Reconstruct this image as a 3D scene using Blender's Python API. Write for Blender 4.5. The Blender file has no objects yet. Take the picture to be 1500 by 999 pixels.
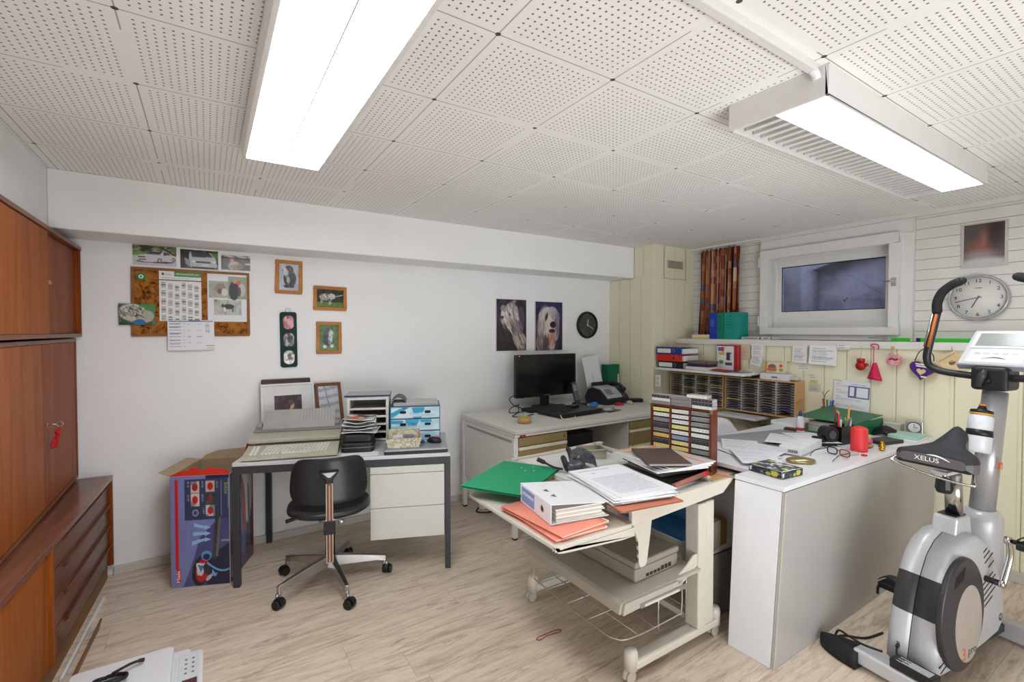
import bpy, bmesh, math, random
import numpy as np
from mathutils import Vector, Matrix, Euler
PI = math.pi
D = math.radians
S = bpy.context.scene
COL = S.collection
random.seed(7)

# ---------------------------------------------------------------- camera
cam = bpy.data.cameras.new('camera')
cam.sensor_width = 36.0
cam.lens = 36.0 * 692.6 / 1500.0
cam.clip_start = 0.02
camo = bpy.data.objects.new('camera', cam)
COL.objects.link(camo)
camo.location = (0, 0, 1.5)
camo.rotation_euler = (PI / 2 - math.atan(14 / 692.6), 0, -D(32.8))
S.camera = camo
# ---------------------------------------------------------------- world, exposure
W = bpy.data.worlds.new('world')
S.world = W
W.use_nodes = True
W.node_tree.nodes['Background'].inputs[0].default_value = (0.70, 0.74, 0.88, 1)
W.node_tree.nodes['Background'].inputs[1].default_value = 4.0
LAMP_STRENGTH = 17.0
# added area light, unseen behind the camera, aimed up to brighten the ceiling
AL = bpy.data.lights.new('fill_light', 'AREA')
AL.shape = 'RECTANGLE'; AL.size = 2.2; AL.size_y = 1.2; AL.energy = 40; AL.spread = D(120); AL.color = (0.96, 0.985, 1.03)
alo = bpy.data.objects.new('fill_light', AL)
COL.objects.link(alo)
alo.location = (1.1, -1.1, 0.45)
alo.rotation_euler = (Vector((2.5, 2.6, 2.36)) - Vector((1.1, -1.1, 0.45))).to_track_quat('-Z', 'Y').to_euler()
S.view_settings.view_transform = 'Standard'
S.view_settings.look = 'None'
S.view_settings.exposure = -0.05
S.view_settings.gamma = 1
S.view_settings.use_curve_mapping = False

# ---------------------------------------------------------------- materials
def lin(c):
    c = c / 255.0
    return c / 12.92 if c <= 0.04045 else ((c + 0.055) / 1.055) ** 2.4
def rgb(t):
    return (lin(t[0]), lin(t[1]), lin(t[2]), 1)
_M = {}
def mat(name, c=(200, 200, 200), rough=0.5, metal=0.0, var=0.06, scale=14, spec=0.4, bump=0.0, coat=0.0, trans=0.0, emit=0.0, alpha=1.0):
    """plain painted / plastic / metal surface with a little procedural mottling"""
    if name in _M:
        return _M[name]
    m = bpy.data.materials.new(name)
    m.use_nodes = True
    nt = m.node_tree
    b = nt.nodes['Principled BSDF']
    b.inputs['Roughness'].default_value = rough
    b.inputs['Metallic'].default_value = metal
    b.inputs['Specular IOR Level'].default_value = spec
    b.inputs['Coat Weight'].default_value = coat
    b.inputs['Transmission Weight'].default_value = trans
    b.inputs['Alpha'].default_value = alpha
    if emit:
        b.inputs['Emission Color'].default_value = rgb(c)
        b.inputs['Emission Strength'].default_value = emit
    b.inputs['Base Color'].default_value = rgb(c)
    if var and not trans:
        tc = nt.nodes.new('ShaderNodeTexCoord')
        n = nt.nodes.new('ShaderNodeTexNoise')
        n.inputs['Scale'].default_value = scale
        n.inputs['Detail'].default_value = 4
        nt.links.new(tc.outputs['Object'], n.inputs['Vector'])
        r = nt.nodes.new('ShaderNodeValToRGB')
        k = 1 - var
        a = rgb(c)
        r.color_ramp.elements[0].color = (a[0] * k, a[1] * k, a[2] * k, 1)
        r.color_ramp.elements[1].color = (min(1, a[0] * (2 - k)), min(1, a[1] * (2 - k)), min(1, a[2] * (2 - k)), 1)
        r.color_ramp.elements[0].position = 0.3
        r.color_ramp.elements[1].position = 0.7
        nt.links.new(n.outputs['Fac'], r.inputs['Fac'])
        nt.links.new(r.outputs['Color'], b.inputs['Base Color'])
        if bump:
            bp = nt.nodes.new('ShaderNodeBump')
            bp.inputs['Strength'].default_value = bump
            bp.inputs['Distance'].default_value = 0.004
            nt.links.new(n.outputs['Fac'], bp.inputs['Height'])
            nt.links.new(bp.outputs['Normal'], b.inputs['Normal'])
    _M[name] = m
    return m

def wood(name, dark, light, axis='z', scale=9, rough=0.4, stretch=14, coat=0.1, fine=1.0):
    """grained wood, grain along the given object axis"""
    if name in _M:
        return _M[name]
    m = bpy.data.materials.new(name)
    m.use_nodes = True
    nt = m.node_tree
    L = nt.links.new
    b = nt.nodes['Principled BSDF']
    b.inputs['Roughness'].default_value = rough
    b.inputs['Coat Weight'].default_value = coat
    b.inputs['Specular IOR Level'].default_value = 0.25
    tc = nt.nodes.new('ShaderNodeTexCoord')
    mp = nt.nodes.new('ShaderNodeMapping')
    sc = [scale, scale, scale]
    sc['xyz'.index(axis)] = scale / stretch
    mp.inputs['Scale'].default_value = sc
    L(tc.outputs['Object'], mp.inputs['Vector'])
    n1 = nt.nodes.new('ShaderNodeTexNoise')
    n1.inputs['Scale'].default_value = 1.6
    n1.inputs['Detail'].default_value = 5
    n1.inputs['Distortion'].default_value = 0.8
    n2 = nt.nodes.new('ShaderNodeTexNoise')
    n2.inputs['Scale'].default_value = 11
    n2.inputs['Detail'].default_value = 6
    n2.inputs['Roughness'].default_value = 0.7
    L(mp.outputs['Vector'], n1.inputs['Vector'])
    L(mp.outputs['Vector'], n2.inputs['Vector'])
    mx = nt.nodes.new('ShaderNodeMix')
    mx.inputs[0].default_value = 0.4 * fine
    L(n1.outputs['Fac'], mx.inputs[2])
    L(n2.outputs['Fac'], mx.inputs[3])
    r = nt.nodes.new('ShaderNodeValToRGB')
    r.color_ramp.elements[0].position = 0.33
    r.color_ramp.elements[1].position = 0.68
    r.color_ramp.elements[0].color = rgb(dark)
    r.color_ramp.elements[1].color = rgb(light)
    L(mx.outputs[0], r.inputs['Fac'])
    L(r.outputs['Color'], b.inputs['Base Color'])
    bp = nt.nodes.new('ShaderNodeBump')
    bp.inputs['Strength'].default_value = 0.08
    bp.inputs['Distance'].default_value = 0.002
    L(n2.outputs['Fac'], bp.inputs['Height'])
    L(bp.outputs['Normal'], b.inputs['Normal'])
    _M[name] = m
    return m

def print_mat(rough=0.45, coat=0.0):
    """printed surface: shows the picture stored on the mesh"""
    name = 'print_%d_%d' % (int(rough * 100), int(coat * 100))
    if name in _M:
        return _M[name]
    m = bpy.data.materials.new(name)
    m.use_nodes = True
    nt = m.node_tree
    b = nt.nodes['Principled BSDF']
    b.inputs['Roughness'].default_value = rough
    b.inputs['Coat Weight'].default_value = coat
    a = nt.nodes.new('ShaderNodeVertexColor')
    a.layer_name = 'print'
    nt.links.new(a.outputs['Color'], b.inputs['Base Color'])
    _M[name] = m
    return m

class NT:
    """short node wiring for the setting's materials"""
    def __init__(s, name, rough=0.6, spec=0.4):
        s.m = bpy.data.materials.new(name)
        s.m.use_nodes = True
        s.t = s.m.node_tree
        s.b = s.t.nodes['Principled BSDF']
        s.b.inputs['Roughness'].default_value = rough
        s.b.inputs['Specular IOR Level'].default_value = spec
        s.xyz = s.new('ShaderNodeSeparateXYZ')
        s.tc = s.new('ShaderNodeTexCoord')
        s.link(s.tc.outputs['Object'], s.xyz.inputs[0])
    def new(s, t):
        return s.t.nodes.new(t)
    def link(s, a, b):
        s.t.links.new(a, b)
    def put(s, sock, v):
        if hasattr(v, 'links') or isinstance(v, bpy.types.NodeSocket):
            s.link(v, sock)
        else:
            sock.default_value = v
    def math(s, op, a, b=0.0, c=0.0):
        n = s.new('ShaderNodeMath')
        n.operation = op
        s.put(n.inputs[0], a); s.put(n.inputs[1], b); s.put(n.inputs[2], c)
        return n.outputs[0]
    def noise(s, scale, detail=4, vec=None, rough=0.55, dist=0.0):
        n = s.new('ShaderNodeTexNoise')
        n.inputs['Scale'].default_value = scale
        n.inputs['Detail'].default_value = detail
        n.inputs['Roughness'].default_value = rough
        n.inputs['Distortion'].default_value = dist
        s.link(vec if vec is not None else s.tc.outputs['Object'], n.inputs['Vector'])
        return n.outputs['Fac']
    def comb(s, x, y, z):
        n = s.new('ShaderNodeCombineXYZ')
        s.put(n.inputs[0], x); s.put(n.inputs[1], y); s.put(n.inputs[2], z)
        return n.outputs[0]
    def ramp(s, f, stops):
        n = s.new('ShaderNodeValToRGB')
        e = n.color_ramp.elements
        while len(e) < len(stops):
            e.new(0.5)
        for q, (p, c) in zip(e, stops):
            q.position = p; q.color = rgb(c)
        s.link(f, n.inputs['Fac'])
        return n.outputs['Color']
    def mix(s, f, a, b):
        n = s.new('ShaderNodeMix')
        n.data_type = 'RGBA'
        s.put(n.inputs[0], f)
        s.put(n.inputs[6], rgb(a) if isinstance(a, tuple) else a)
        s.put(n.inputs[7], rgb(b) if isinstance(b, tuple) else b)
        return n.outputs[2]
    def color(s, c):
        s.put(s.b.inputs['Base Color'], rgb(c) if isinstance(c, tuple) else c)
    def bump(s, h, dist=0.004, strength=0.6):
        n = s.new('ShaderNodeBump')
        n.inputs['Strength'].default_value = strength
        n.inputs['Distance'].default_value = dist
        s.put(n.inputs['Height'], h)
        s.link(n.outputs['Normal'], s.b.inputs['Normal'])

# ---------------------------------------------------------------- mesh building
class MB:
    """collects shapes, then links them as ONE mesh object"""
    def __init__(s):
        s.v = []; s.f = []; s.mi = []; s.mats = []; s.sm = []
    def _m(s, m):
        if m not in s.mats:
            s.mats.append(m)
        return s.mats.index(m)
    def add(s, vs, fs, m, smooth=False, M=None):
        b = len(s.v); k = s._m(m)
        for p in vs:
            p = Vector(p)
            s.v.append(tuple(M @ p) if M is not None else tuple(p))
        for f in fs:
            s.f.append([b + i for i in f]); s.mi.append(k); s.sm.append(smooth)
        return s
    def box(s, lo, hi, m, M=None):
        x0, y0, z0 = lo; x1, y1, z1 = hi
        return s.add([(x0, y0, z0), (x1, y0, z0), (x1, y1, z0), (x0, y1, z0), (x0, y0, z1), (x1, y0, z1), (x1, y1, z1), (x0, y1, z1)],
              [(0, 3, 2, 1), (4, 5, 6, 7), (0, 1, 5, 4), (1, 2, 6, 5), (2, 3, 7, 6), (3, 0, 4, 7)], m, M=M)
    def cyl(s, p0, p1, r0, m, r1=None, n=20, cap=True, smooth=True):
        return s.tube([p0, p1], [r0, r0 if r1 is None else r1], m, n, cap, smooth)
    def tube(s, pts, r, m, n=10, cap=True, smooth=True, closed=False, flat=1.0, up=None):
        pts = [Vector(p) for p in pts]
        k = len(pts)
        rs = r if isinstance(r, (list, tuple)) else [r] * k
        vs = []
        prev = None
        for i, p in enumerate(pts):
            if closed:
                t = pts[(i + 1) % k] - pts[i - 1]
            else:
                t = pts[min(i + 1, k - 1)] - pts[max(i - 1, 0)]
            t = t.normalized() if t.length > 1e-9 else Vector((0, 0, 1))
            if prev is None:
                a = Vector(up) if up else (Vector((0, 0, 1)) if abs(t.z) < 0.9 else Vector((1, 0, 0)))
                u = t.cross(a).normalized()
            else:
                u = (prev - t * prev.dot(t)).normalized()
            prev = u
            w = t.cross(u)
            for j in range(n):
                a = 2 * PI * j / n
                vs.append(p + (u * math.cos(a) + w * math.sin(a) * flat) * rs[i])
        fs = []
        for i in range(k if closed else k - 1):
            for j in range(n):
                a = i * n + j; b = i * n + (j + 1) % n
                c = ((i + 1) % k) * n + (j + 1) % n; d = ((i + 1) % k) * n + j
                fs.append((a, b, c, d))
        s.add(vs, fs, m, smooth)
        if cap and not closed:
            s.add(vs[:n], [tuple(range(n - 1, -1, -1))], m)
            s.add(vs[-n:], [tuple(range(n))], m)
        return s
    def prism(s, poly, t0, t1, m, axis='z', M=None, smooth=False):
        """polygon (list of 2D points) extruded from t0 to t1 along axis"""
        def P(a, b, t):
            return {'z': (a, b, t), 'y': (a, t, b), 'x': (t, a, b)}[axis]
        n = len(poly)
        vs = [P(a, b, t0) for a, b in poly] + [P(a, b, t1) for a, b in poly]
        s.add(vs, [(i, (i + 1) % n, n + (i + 1) % n, n + i) for i in range(n)], m, smooth, M)
        s.add(vs, [tuple(range(n - 1, -1, -1)), tuple(range(n, 2 * n))], m, False, M)
        return s
    def lathe(s, prof, m, n=28, at=(0, 0, 0), M=None, smooth=True, ring=False):
        """profile of (radius, z) turned about z; ring: the profile closes on itself"""
        if ring:
            prof = list(prof) + [prof[0]]
        vs = []
        for r, z in prof:
            for j in range(n):
                a = 2 * PI * j / n
                vs.append((at[0] + r * math.cos(a), at[1] + r * math.sin(a), at[2] + z))
        k = len(prof)
        fs = [(i * n + j, i * n + (j + 1) % n, (i + 1) * n + (j + 1) % n, (i + 1) * n + j) for i in range(k - 1) for j in range(n)]
        s.add(vs, fs, m, smooth, M)
        if not ring:
            s.add(vs[:n], [tuple(range(n - 1, -1, -1))], m, False, M)
            s.add(vs[-n:], [tuple(range(n))], m, False, M)
        return s
    def ball(s, c, r, m, n=16, k=10, M=None):
        rx, ry, rz = r if isinstance(r, (tuple, list)) else (r, r, r)
        vs = [(c[0] + rx * math.sin(PI * i / k) * math.cos(2 * PI * j / n), c[1] + ry * math.sin(PI * i / k) * math.sin(2 * PI * j / n), c[2] - rz * math.cos(PI * i / k)) for i in range(k + 1) for j in range(n)]
        fs = [(i * n + j, i * n + (j + 1) % n, (i + 1) * n + (j + 1) % n, (i + 1) * n + j) for i in range(k) for j in range(n)]
        return s.add(vs, fs, m, True, M)
    def sheet(s, fn, nu, nv, t, m, m2=None, smooth=True):
        """curved sheet: fn(u,v)->point, thickness t downwards (given as a vector)"""
        t = Vector(t)
        top = [Vector(fn(i / nu, j / nv)) for j in range(nv + 1) for i in range(nu + 1)]
        w = nu + 1
        q = [(j * w + i, j * w + i + 1, (j + 1) * w + i + 1, (j + 1) * w + i) for j in range(nv) for i in range(nu)]
        s.add(top, q, m, smooth)
        bot = [p + t for p in top]
        s.add(bot, [f[::-1] for f in q], m2 or m, smooth)
        rim = [i for i in range(w)] + [j * w + nu for j in range(1, nv + 1)] + [nv * w + i for i in range(nu - 1, -1, -1)] + [j * w for j in range(nv - 1, 0, -1)]
        n = len(rim)
        s.add([top[i] for i in rim] + [bot[i] for i in rim], [(i, n + i, n + (i + 1) % n, (i + 1) % n) for i in range(n)], m2 or m)
        return s
    def build(s, name, parent=None, bevel=0.0, seg=2, loc=None, rot=None, subsurf=0):
        me = bpy.data.meshes.new(name)
        me.from_pydata(s.v, [], s.f)
        for m in s.mats:
            me.materials.append(m)
        me.polygons.foreach_set('material_index', s.mi)
        me.polygons.foreach_set('use_smooth', s.sm)
        me.validate()
        bm = bmesh.new()
        bm.from_mesh(me)
        bmesh.ops.remove_doubles(bm, verts=bm.verts, dist=1e-6)
        bmesh.ops.recalc_face_normals(bm, faces=bm.faces)
        bm.to_mesh(me)
        bm.free()
        o = bpy.data.objects.new(name, me)
        COL.objects.link(o)
        if parent is not None:
            o.parent = parent
        if loc is not None:
            o.location = loc
        if rot is not None:
            o.rotation_euler = rot
        if bevel:
            b = o.modifiers.new('bevel', 'BEVEL')
            b.width = bevel; b.segments = seg; b.limit_method = 'ANGLE'; b.angle_limit = D(40)
            b.harden_normals = False
        if subsurf:
            b = o.modifiers.new('sub', 'SUBSURF')
            b.levels = subsurf; b.render_levels = subsurf
        return o

def thing(name, label, cat, loc=(0, 0, 0), rz=0.0, group=None, rot=None):
    o = bpy.data.objects.new(name, None)
    COL.objects.link(o)
    o.location = loc
    o.rotation_euler = rot if rot else (0, 0, rz)
    o['label'] = label; o['category'] = cat
    if group:
        o['group'] = group
    return o
def tag(o, label, cat, group=None):
    o['label'] = label; o['category'] = cat
    if group:
        o['group'] = group
    return o
def struct(o):
    o['kind'] = 'structure'
    return o
def copy_tree(o, parent=None):
    c = o.copy()
    COL.objects.link(c)
    if parent is not None:
        c.parent = parent
    for ch in list(o.children):
        copy_tree(ch, c)
    return c
def rrect(w, h, r, n=5, cx=0.0, cy=0.0):
    """rounded rectangle outline"""
    out = []
    for k, (sx, sy) in enumerate(((1, 1), (-1, 1), (-1, -1), (1, -1))):
        for i in range(n + 1):
            a = PI / 2 * (k + i / n)
            out.append((cx + sx * (w / 2 - r) + r * math.cos(a), cy + sy * (h / 2 - r) + r * math.sin(a)))
    return out
def ellipse(rx, ry, n=32, cx=0.0, cy=0.0):
    return [(cx + rx * math.cos(2 * PI * i / n), cy + ry * math.sin(2 * PI * i / n)) for i in range(n)]
def spline(pts, n=8):
    """Catmull-Rom through the points"""
    P = [Vector(p) for p in pts]
    P = [P[0] * 2 - P[1]] + P + [P[-1] * 2 - P[-2]]
    out = []
    for i in range(1, len(P) - 2):
        for k in range(n):
            t = k / n
            a, b, c, d = P[i - 1], P[i], P[i + 1], P[i + 2]
            out.append(0.5 * ((2 * b) + (c - a) * t + (2 * a - 5 * b + 4 * c - d) * t * t + (3 * b - a - 3 * c + d) * t ** 3))
    out.append(P[-2])
    return out

def text(name, body, size, m, parent, loc, rot, align='CENTER', depth=0.0004, width=None, shear=0.0):
    """raised lettering as a mesh; text reads along local x, up local y, faces local z"""
    c = bpy.data.curves.new(name, 'FONT')
    c.body = body; c.size = size; c.align_x = align; c.align_y = 'CENTER'; c.extrude = depth; c.resolution_u = 3; c.shear = shear
    tmp = bpy.data.objects.new('tmp_text', c)
    COL.objects.link(tmp)
    dg = bpy.context.evaluated_depsgraph_get()
    me = bpy.data.meshes.new_from_object(tmp.evaluated_get(dg))
    bpy.data.objects.remove(tmp)
    bpy.data.curves.remove(c)
    me.materials.clear()
    me.materials.append(m)
    if width:
        xs = [v.co.x for v in me.vertices]
        k = width / max(1e-6, max(xs) - min(xs))
        for v in me.vertices:
            v.co.x *= k
    o = bpy.data.objects.new(name, me)
    COL.objects.link(o)
    o.parent = parent
    o.location = loc; o.rotation_euler = rot
    return o

# ---------------------------------------------------------------- printed pictures
class Pic:
    """a small picture painted into an array, later stored on a mesh as the print of a photo, poster or page. u right, v down, 0..1"""
    def __init__(s, w, h, bg, seed=1):
        s.w, s.h = w, h
        s.a = np.ones((h, w, 3)) * np.array(bg, float)
        s.u, s.vv = np.meshgrid((np.arange(w) + 0.0) / (w - 1), (np.arange(h) + 0.0) / (h - 1))
        s.r = np.random.default_rng(seed)
    def _n(s, cells):
        g = s.r.random((cells + 2, cells + 2))
        x = s.u * cells; y = s.vv * cells
        i = x.astype(int); j = y.astype(int)
        fx = x - i; fy = y - j
        fx = fx * fx * (3 - 2 * fx); fy = fy * fy * (3 - 2 * fy)
        return (g[j, i] * (1 - fx) + g[j, i + 1] * fx) * (1 - fy) + (g[j + 1, i] * (1 - fx) + g[j + 1, i + 1] * fx) * fy
    def put(s, mask, c):
        mask = np.clip(mask, 0, 1)[..., None]
        s.a = s.a * (1 - mask) + np.array(c, float) * mask
        return s
    def noise(s, c, cells=8, lo=0.5, hi=0.7, k=1.0, mask=None):
        m = np.clip((s._n(cells) - lo) / (hi - lo), 0, 1) * k
        return s.put(m if mask is None else m * mask, c)
    def m_ell(s, cx, cy, rx, ry, rot=0, soft=0.15):
        x = s.u - cx; y = s.vv - cy
        ca, sa = math.cos(rot), math.sin(rot)
        d = np.sqrt(((x * ca + y * sa) / rx) ** 2 + ((-x * sa + y * ca) / ry) ** 2)
        return np.clip((1 + soft / 2 - d) / soft, 0, 1)
    def ell(s, cx, cy, rx, ry, c, rot=0, soft=0.15, k=1.0):
        return s.put(s.m_ell(cx, cy, rx, ry, rot, soft) * k, c)
    def fur(s, cx, cy, rx, ry, ang, cols, k=60, ln=0.09, wd=0.010, fan=0.35, al=0.8):
        """many hair strokes inside an ellipse, lying along ang"""
        for _ in range(k):
            r = math.sqrt(s.r.random()); a = s.r.random() * 2 * PI
            s.ell(cx + rx * r * math.cos(a), cy + ry * r * math.sin(a), ln * (0.5 + s.r.random()), wd * (0.6 + 0.8 * s.r.random()), cols[int(s.r.random() * len(cols))], ang + fan * (s.r.random() - 0.5) * 2, 1.0, al)
        return s
    def rect(s, x0, y0, x1, y1, c, k=1.0):
        return s.put(((s.u >= x0) & (s.u <= x1) & (s.vv >= y0) & (s.vv <= y1)) * k, c)
    def poly(s, pts, c, k=1.0):
        ins = np.zeros_like(s.u, bool)
        n = len(pts)
        for i in range(n):
            x0, y0 = pts[i]; x1, y1 = pts[(i + 1) % n]
            if y0 == y1:
                continue
            t = ((y0 > s.vv) != (y1 > s.vv)) & (s.u < (x1 - x0) * (s.vv - y0) / (y1 - y0) + x0)
            ins ^= t
        return s.put(ins * k, c)
    def lines(s, x0, y0, x1, y1, n, c=(90, 90, 100), fill=0.45, ragged=0.3, k=0.75):
        for i in range(n):
            a = y0 + (y1 - y0) * i / n
            e = x1 - (x1 - x0) * ragged * s.r.random()
            m = (s.u >= x0) & (s.u <= e) & (s.vv >= a) & (s.vv <= a + (y1 - y0) / n * fill)
            s.put(m * k * (0.55 + 0.45 * (s.r.random((1, s.w)) > 0.25)), c)
        return s
    def colors(s):
        x = np.clip(s.a, 0, 255) / 255.0
        return np.where(x <= 0.04045, x / 12.92, ((x + 0.055) / 1.055) ** 2.4)

def sheet_pic(name, pic, w, h, parent=None, loc=(0, 0, 0), rot=(0, 0, 0), t=0.0006, rough=0.45, coat=0.0, bend=None, back=None, edge=None):
    """printed sheet of real thickness: lies in local XZ, faces local -Y, origin at its middle. bend(u,v)->offset along -Y"""
    nu, nv = pic.w, pic.h
    u = np.linspace(0, 1, nu); v = np.linspace(0, 1, nv)
    vs = []
    for j in range(nv):
        for i in range(nu):
            b = bend(u[i], v[j]) if bend else 0.0
            vs.append(((u[i] - 0.5) * w, -t / 2 - b, (0.5 - v[j]) * h))
    n0 = len(vs)
    fs = [(j * nu + i, (j + 1) * nu + i, (j + 1) * nu + i + 1, j * nu + i + 1) for j in range(nv - 1) for i in range(nu - 1)]
    nf = len(fs)
    rim = [i for i in range(nu)] + [j * nu + nu - 1 for j in range(1, nv)] + [(nv - 1) * nu + i for i in range(nu - 2, -1, -1)] + [j * nu for j in range(nv - 2, 0, -1)]
    if bend:
        vs2 = [(x, y + t, z) for x, y, z in vs]
        fs2 = [tuple(n0 + k for k in f[::-1]) for f in fs]
        vs += vs2; fs += fs2
        n = len(rim)
        fs += [(rim[i], rim[(i + 1) % n], n0 + rim[(i + 1) % n], n0 + rim[i]) for i in range(n)]
    else:
        vs += [(x, t / 2, z) for x, y, z in (vs[k] for k in rim)]
        n = len(rim)
        fs += [(rim[i], rim[(i + 1) % n], n0 + (i + 1) % n, n0 + i) for i in range(n)]
        fs.append(tuple(n0 + i for i in range(n)))
    me = bpy.data.meshes.new(name)
    me.from_pydata(vs, [], fs)
    ca = me.color_attributes.new('print', 'FLOAT_COLOR', 'POINT')
    cols = np.ones((len(vs), 4))
    cols[:n0, :3] = pic.colors().reshape(-1, 3)
    ca.data.foreach_set('color', cols.ravel())
    me.materials.append(print_mat(rough, coat))
    me.materials.append(back or mat('paper_white', (236, 236, 234), 0.7))
    me.polygons.foreach_set('material_index', [0] * nf + [1] * (len(fs) - nf))
    me.polygons.foreach_set('use_smooth', [bool(bend)] * len(fs))
    o = bpy.data.objects.new(name, me)
    COL.objects.link(o)
    if parent is not None:
        o.parent = parent
    o.location = loc; o.rotation_euler = rot
    return o
FLAT = lambda rz=0.0: (-PI / 2, 0, rz)          # a sheet lying face up
RIGHT = (0, 0, -PI / 2)                          # a sheet on the right wall
# ================================================================ setting
white_paint = mat('white_paint', (243, 243, 242), 0.75, var=0.02, scale=3, bump=0.05)
cream = mat('cream_paint', (236, 231, 203), 0.5, var=0.025, scale=2)
cream_groove = mat('cream_groove', (232, 227, 200), 0.5, var=0.02)
board_white = mat('board_white', (226, 224, 217), 0.5, var=0.03, scale=6)
dark_gap = mat('dark_gap', (70, 62, 52), 0.9, var=0.1)
ZC = 2.36

# floor: pale oak laminate, planks along X
n = NT('laminate_floor', 0.38, 0.45)
x, y = n.xyz.outputs[0], n.xyz.outputs[1]
row = n.math('FLOOR', n.math('DIVIDE', y, 0.192))
fy = n.math('FRACT', n.math('DIVIDE', y, 0.192))
rnd = n.math('FRACT', n.math('MULTIPLY', n.math('SINE', n.math('MULTIPLY', row, 12.9898)), 43758.5))
xs = n.math('ADD', n.math('DIVIDE', x, 1.28), n.math('MULTIPLY', rnd, 3.0))
fx = n.math('FRACT', xs)
pid = n.math('FRACT', n.math('MULTIPLY', n.math('SINE', n.math('ADD', n.math('MULTIPLY', n.math('FLOOR', xs), 7.13), n.math('MULTIPLY', row, 3.71))), 917.3))
vec = n.comb(n.math('ADD', n.math('MULTIPLY', x, 1.1), n.math('MULTIPLY', pid, 31)), n.math('ADD', n.math('MULTIPLY', y, 9.0), n.math('MULTIPLY', pid, 17)), n.math('MULTIPLY', pid, 9))
g1 = n.noise(1.6, 5, vec, 0.6, 0.9)
g2 = n.noise(7.0, 7, vec, 0.7, 0.4)
g3 = n.noise(1.9, 8, vec, 0.70, 1.5)
c = n.ramp(g1, [(0.30, (166, 146, 124)), (0.42, (210, 192, 170)), (0.55, (230, 214, 194)), (0.72, (190, 170, 147))])
c2 = n.ramp(g2, [(0.34, (140, 118, 97)), (0.50, (218, 200, 178)), (0.7, (236, 222, 204))])
c = n.mix(0.42, c, c2)
c = n.mix(n.math('MULTIPLY', n.ramp(g3, [(0.0, (255, 255, 255)), (0.36, (255, 255, 255)), (0.455, (0, 0, 0)), (1.0, (0, 0, 0))]), 0.62), c, (126, 104, 84))
tint = n.ramp(pid, [(0.0, (212, 194, 172)), (1.0, (230, 214, 194))])
c = n.mix(0.18, c, tint)
ey = n.math('MINIMUM', fy, n.math('SUBTRACT', 1.0, fy))
ex = n.math('MULTIPLY', n.math('MINIMUM', fx, n.math('SUBTRACT', 1.0, fx)), 6.7)
seam = n.math('LESS_THAN', n.math('MINIMUM', ey, ex), 0.007)
n.color(n.mix(n.math('MULTIPLY', seam, 0.4), c, (120, 98, 78)))
n.bump(n.math('SUBTRACT', n.math('MULTIPLY', g2, 0.25), seam), 0.0008, 0.5)
struct(MB().box((-1.02, -1.6, -0.1), (4.33, 3.77, 0), n.m).build('floor'))

# ceiling: square perforated acoustic tiles
n = NT('acoustic_tile', 0.8, 0.2)
T = 0.4575
tx = n.math('DIVIDE', n.math('SUBTRACT', n.xyz.outputs[0], 0.717), T)
ty = n.math('DIVIDE', n.math('SUBTRACT', n.xyz.outputs[1], 1.187), T)
fx, fy = n.math('FRACT', tx), n.math('FRACT', ty)
ex = n.math('MINIMUM', fx, n.math('SUBTRACT', 1.0, fx))
ey = n.math('MINIMUM', fy, n.math('SUBTRACT', 1.0, fy))
NH = 20.0
hx = n.math('SUBTRACT', n.math('FRACT', n.math('MULTIPLY', fx, NH)), 0.5)
hy_ = n.math('SUBTRACT', n.math('FRACT', n.math('MULTIPLY', fy, NH)), 0.5)
rr = n.math('ADD', n.math('MULTIPLY', hx, hx), n.math('MULTIPLY', hy_, hy_))
hole = n.math('MULTIPLY', n.math('LESS_THAN', rr, 0.024), n.math('GREATER_THAN', n.math('MINIMUM', ex, ey), 0.048))
seam = n.math('LESS_THAN', n.math('MINIMUM', ex, ey), 0.0045)
corner = n.math('ADD', n.math('MULTIPLY', ex, ex), n.math('MULTIPLY', ey, ey))
screw = n.math('LESS_THAN', corner, 0.00035)
blot = n.noise(1.3, 3)
base = n.ramp(blot, [(0.35, (241, 239, 236)), (0.65, (247, 245, 242))])
c = n.mix(hole, base, (136, 114, 96))
seamvar = n.noise(0.9, 2)
c = n.mix(n.math('MULTIPLY', seam, n.math('GREATER_THAN', seamvar, 0.42)), c, (178, 168, 156))
c = n.mix(screw, c, (88, 76, 66))
n.color(c)
n.bump(n.math('SUBTRACT', 1.0, n.math('MAXIMUM', hole, seam)), 0.004, 0.6)
struct(MB().box((-1.02, -1.6, ZC), (4.33, 3.77, ZC + 0.1), n.m).build('ceiling'))

struct(MB().box((-1.12, -1.6, 0), (-1.02, 3.77, ZC), white_paint).build('wall_left'))
struct(MB().box((-1.12, 3.77, 0), (4.45, 3.87, ZC), white_paint).build('wall_back'))
struct(MB().box((-1.12, -1.7, 0), (4.45, -1.6, ZC), white_paint).build('wall_rear'))
struct(MB().box((-0.70, 3.42, 2.047), (3.70, 3.77, ZC), white_paint).build('wall_back_soffit', bevel=0.006))
struct(MB().box((-1.02, -1.6, 2.047), (-0.70, 3.77, ZC), white_paint).build('wall_left_soffit', bevel=0.006))

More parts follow.
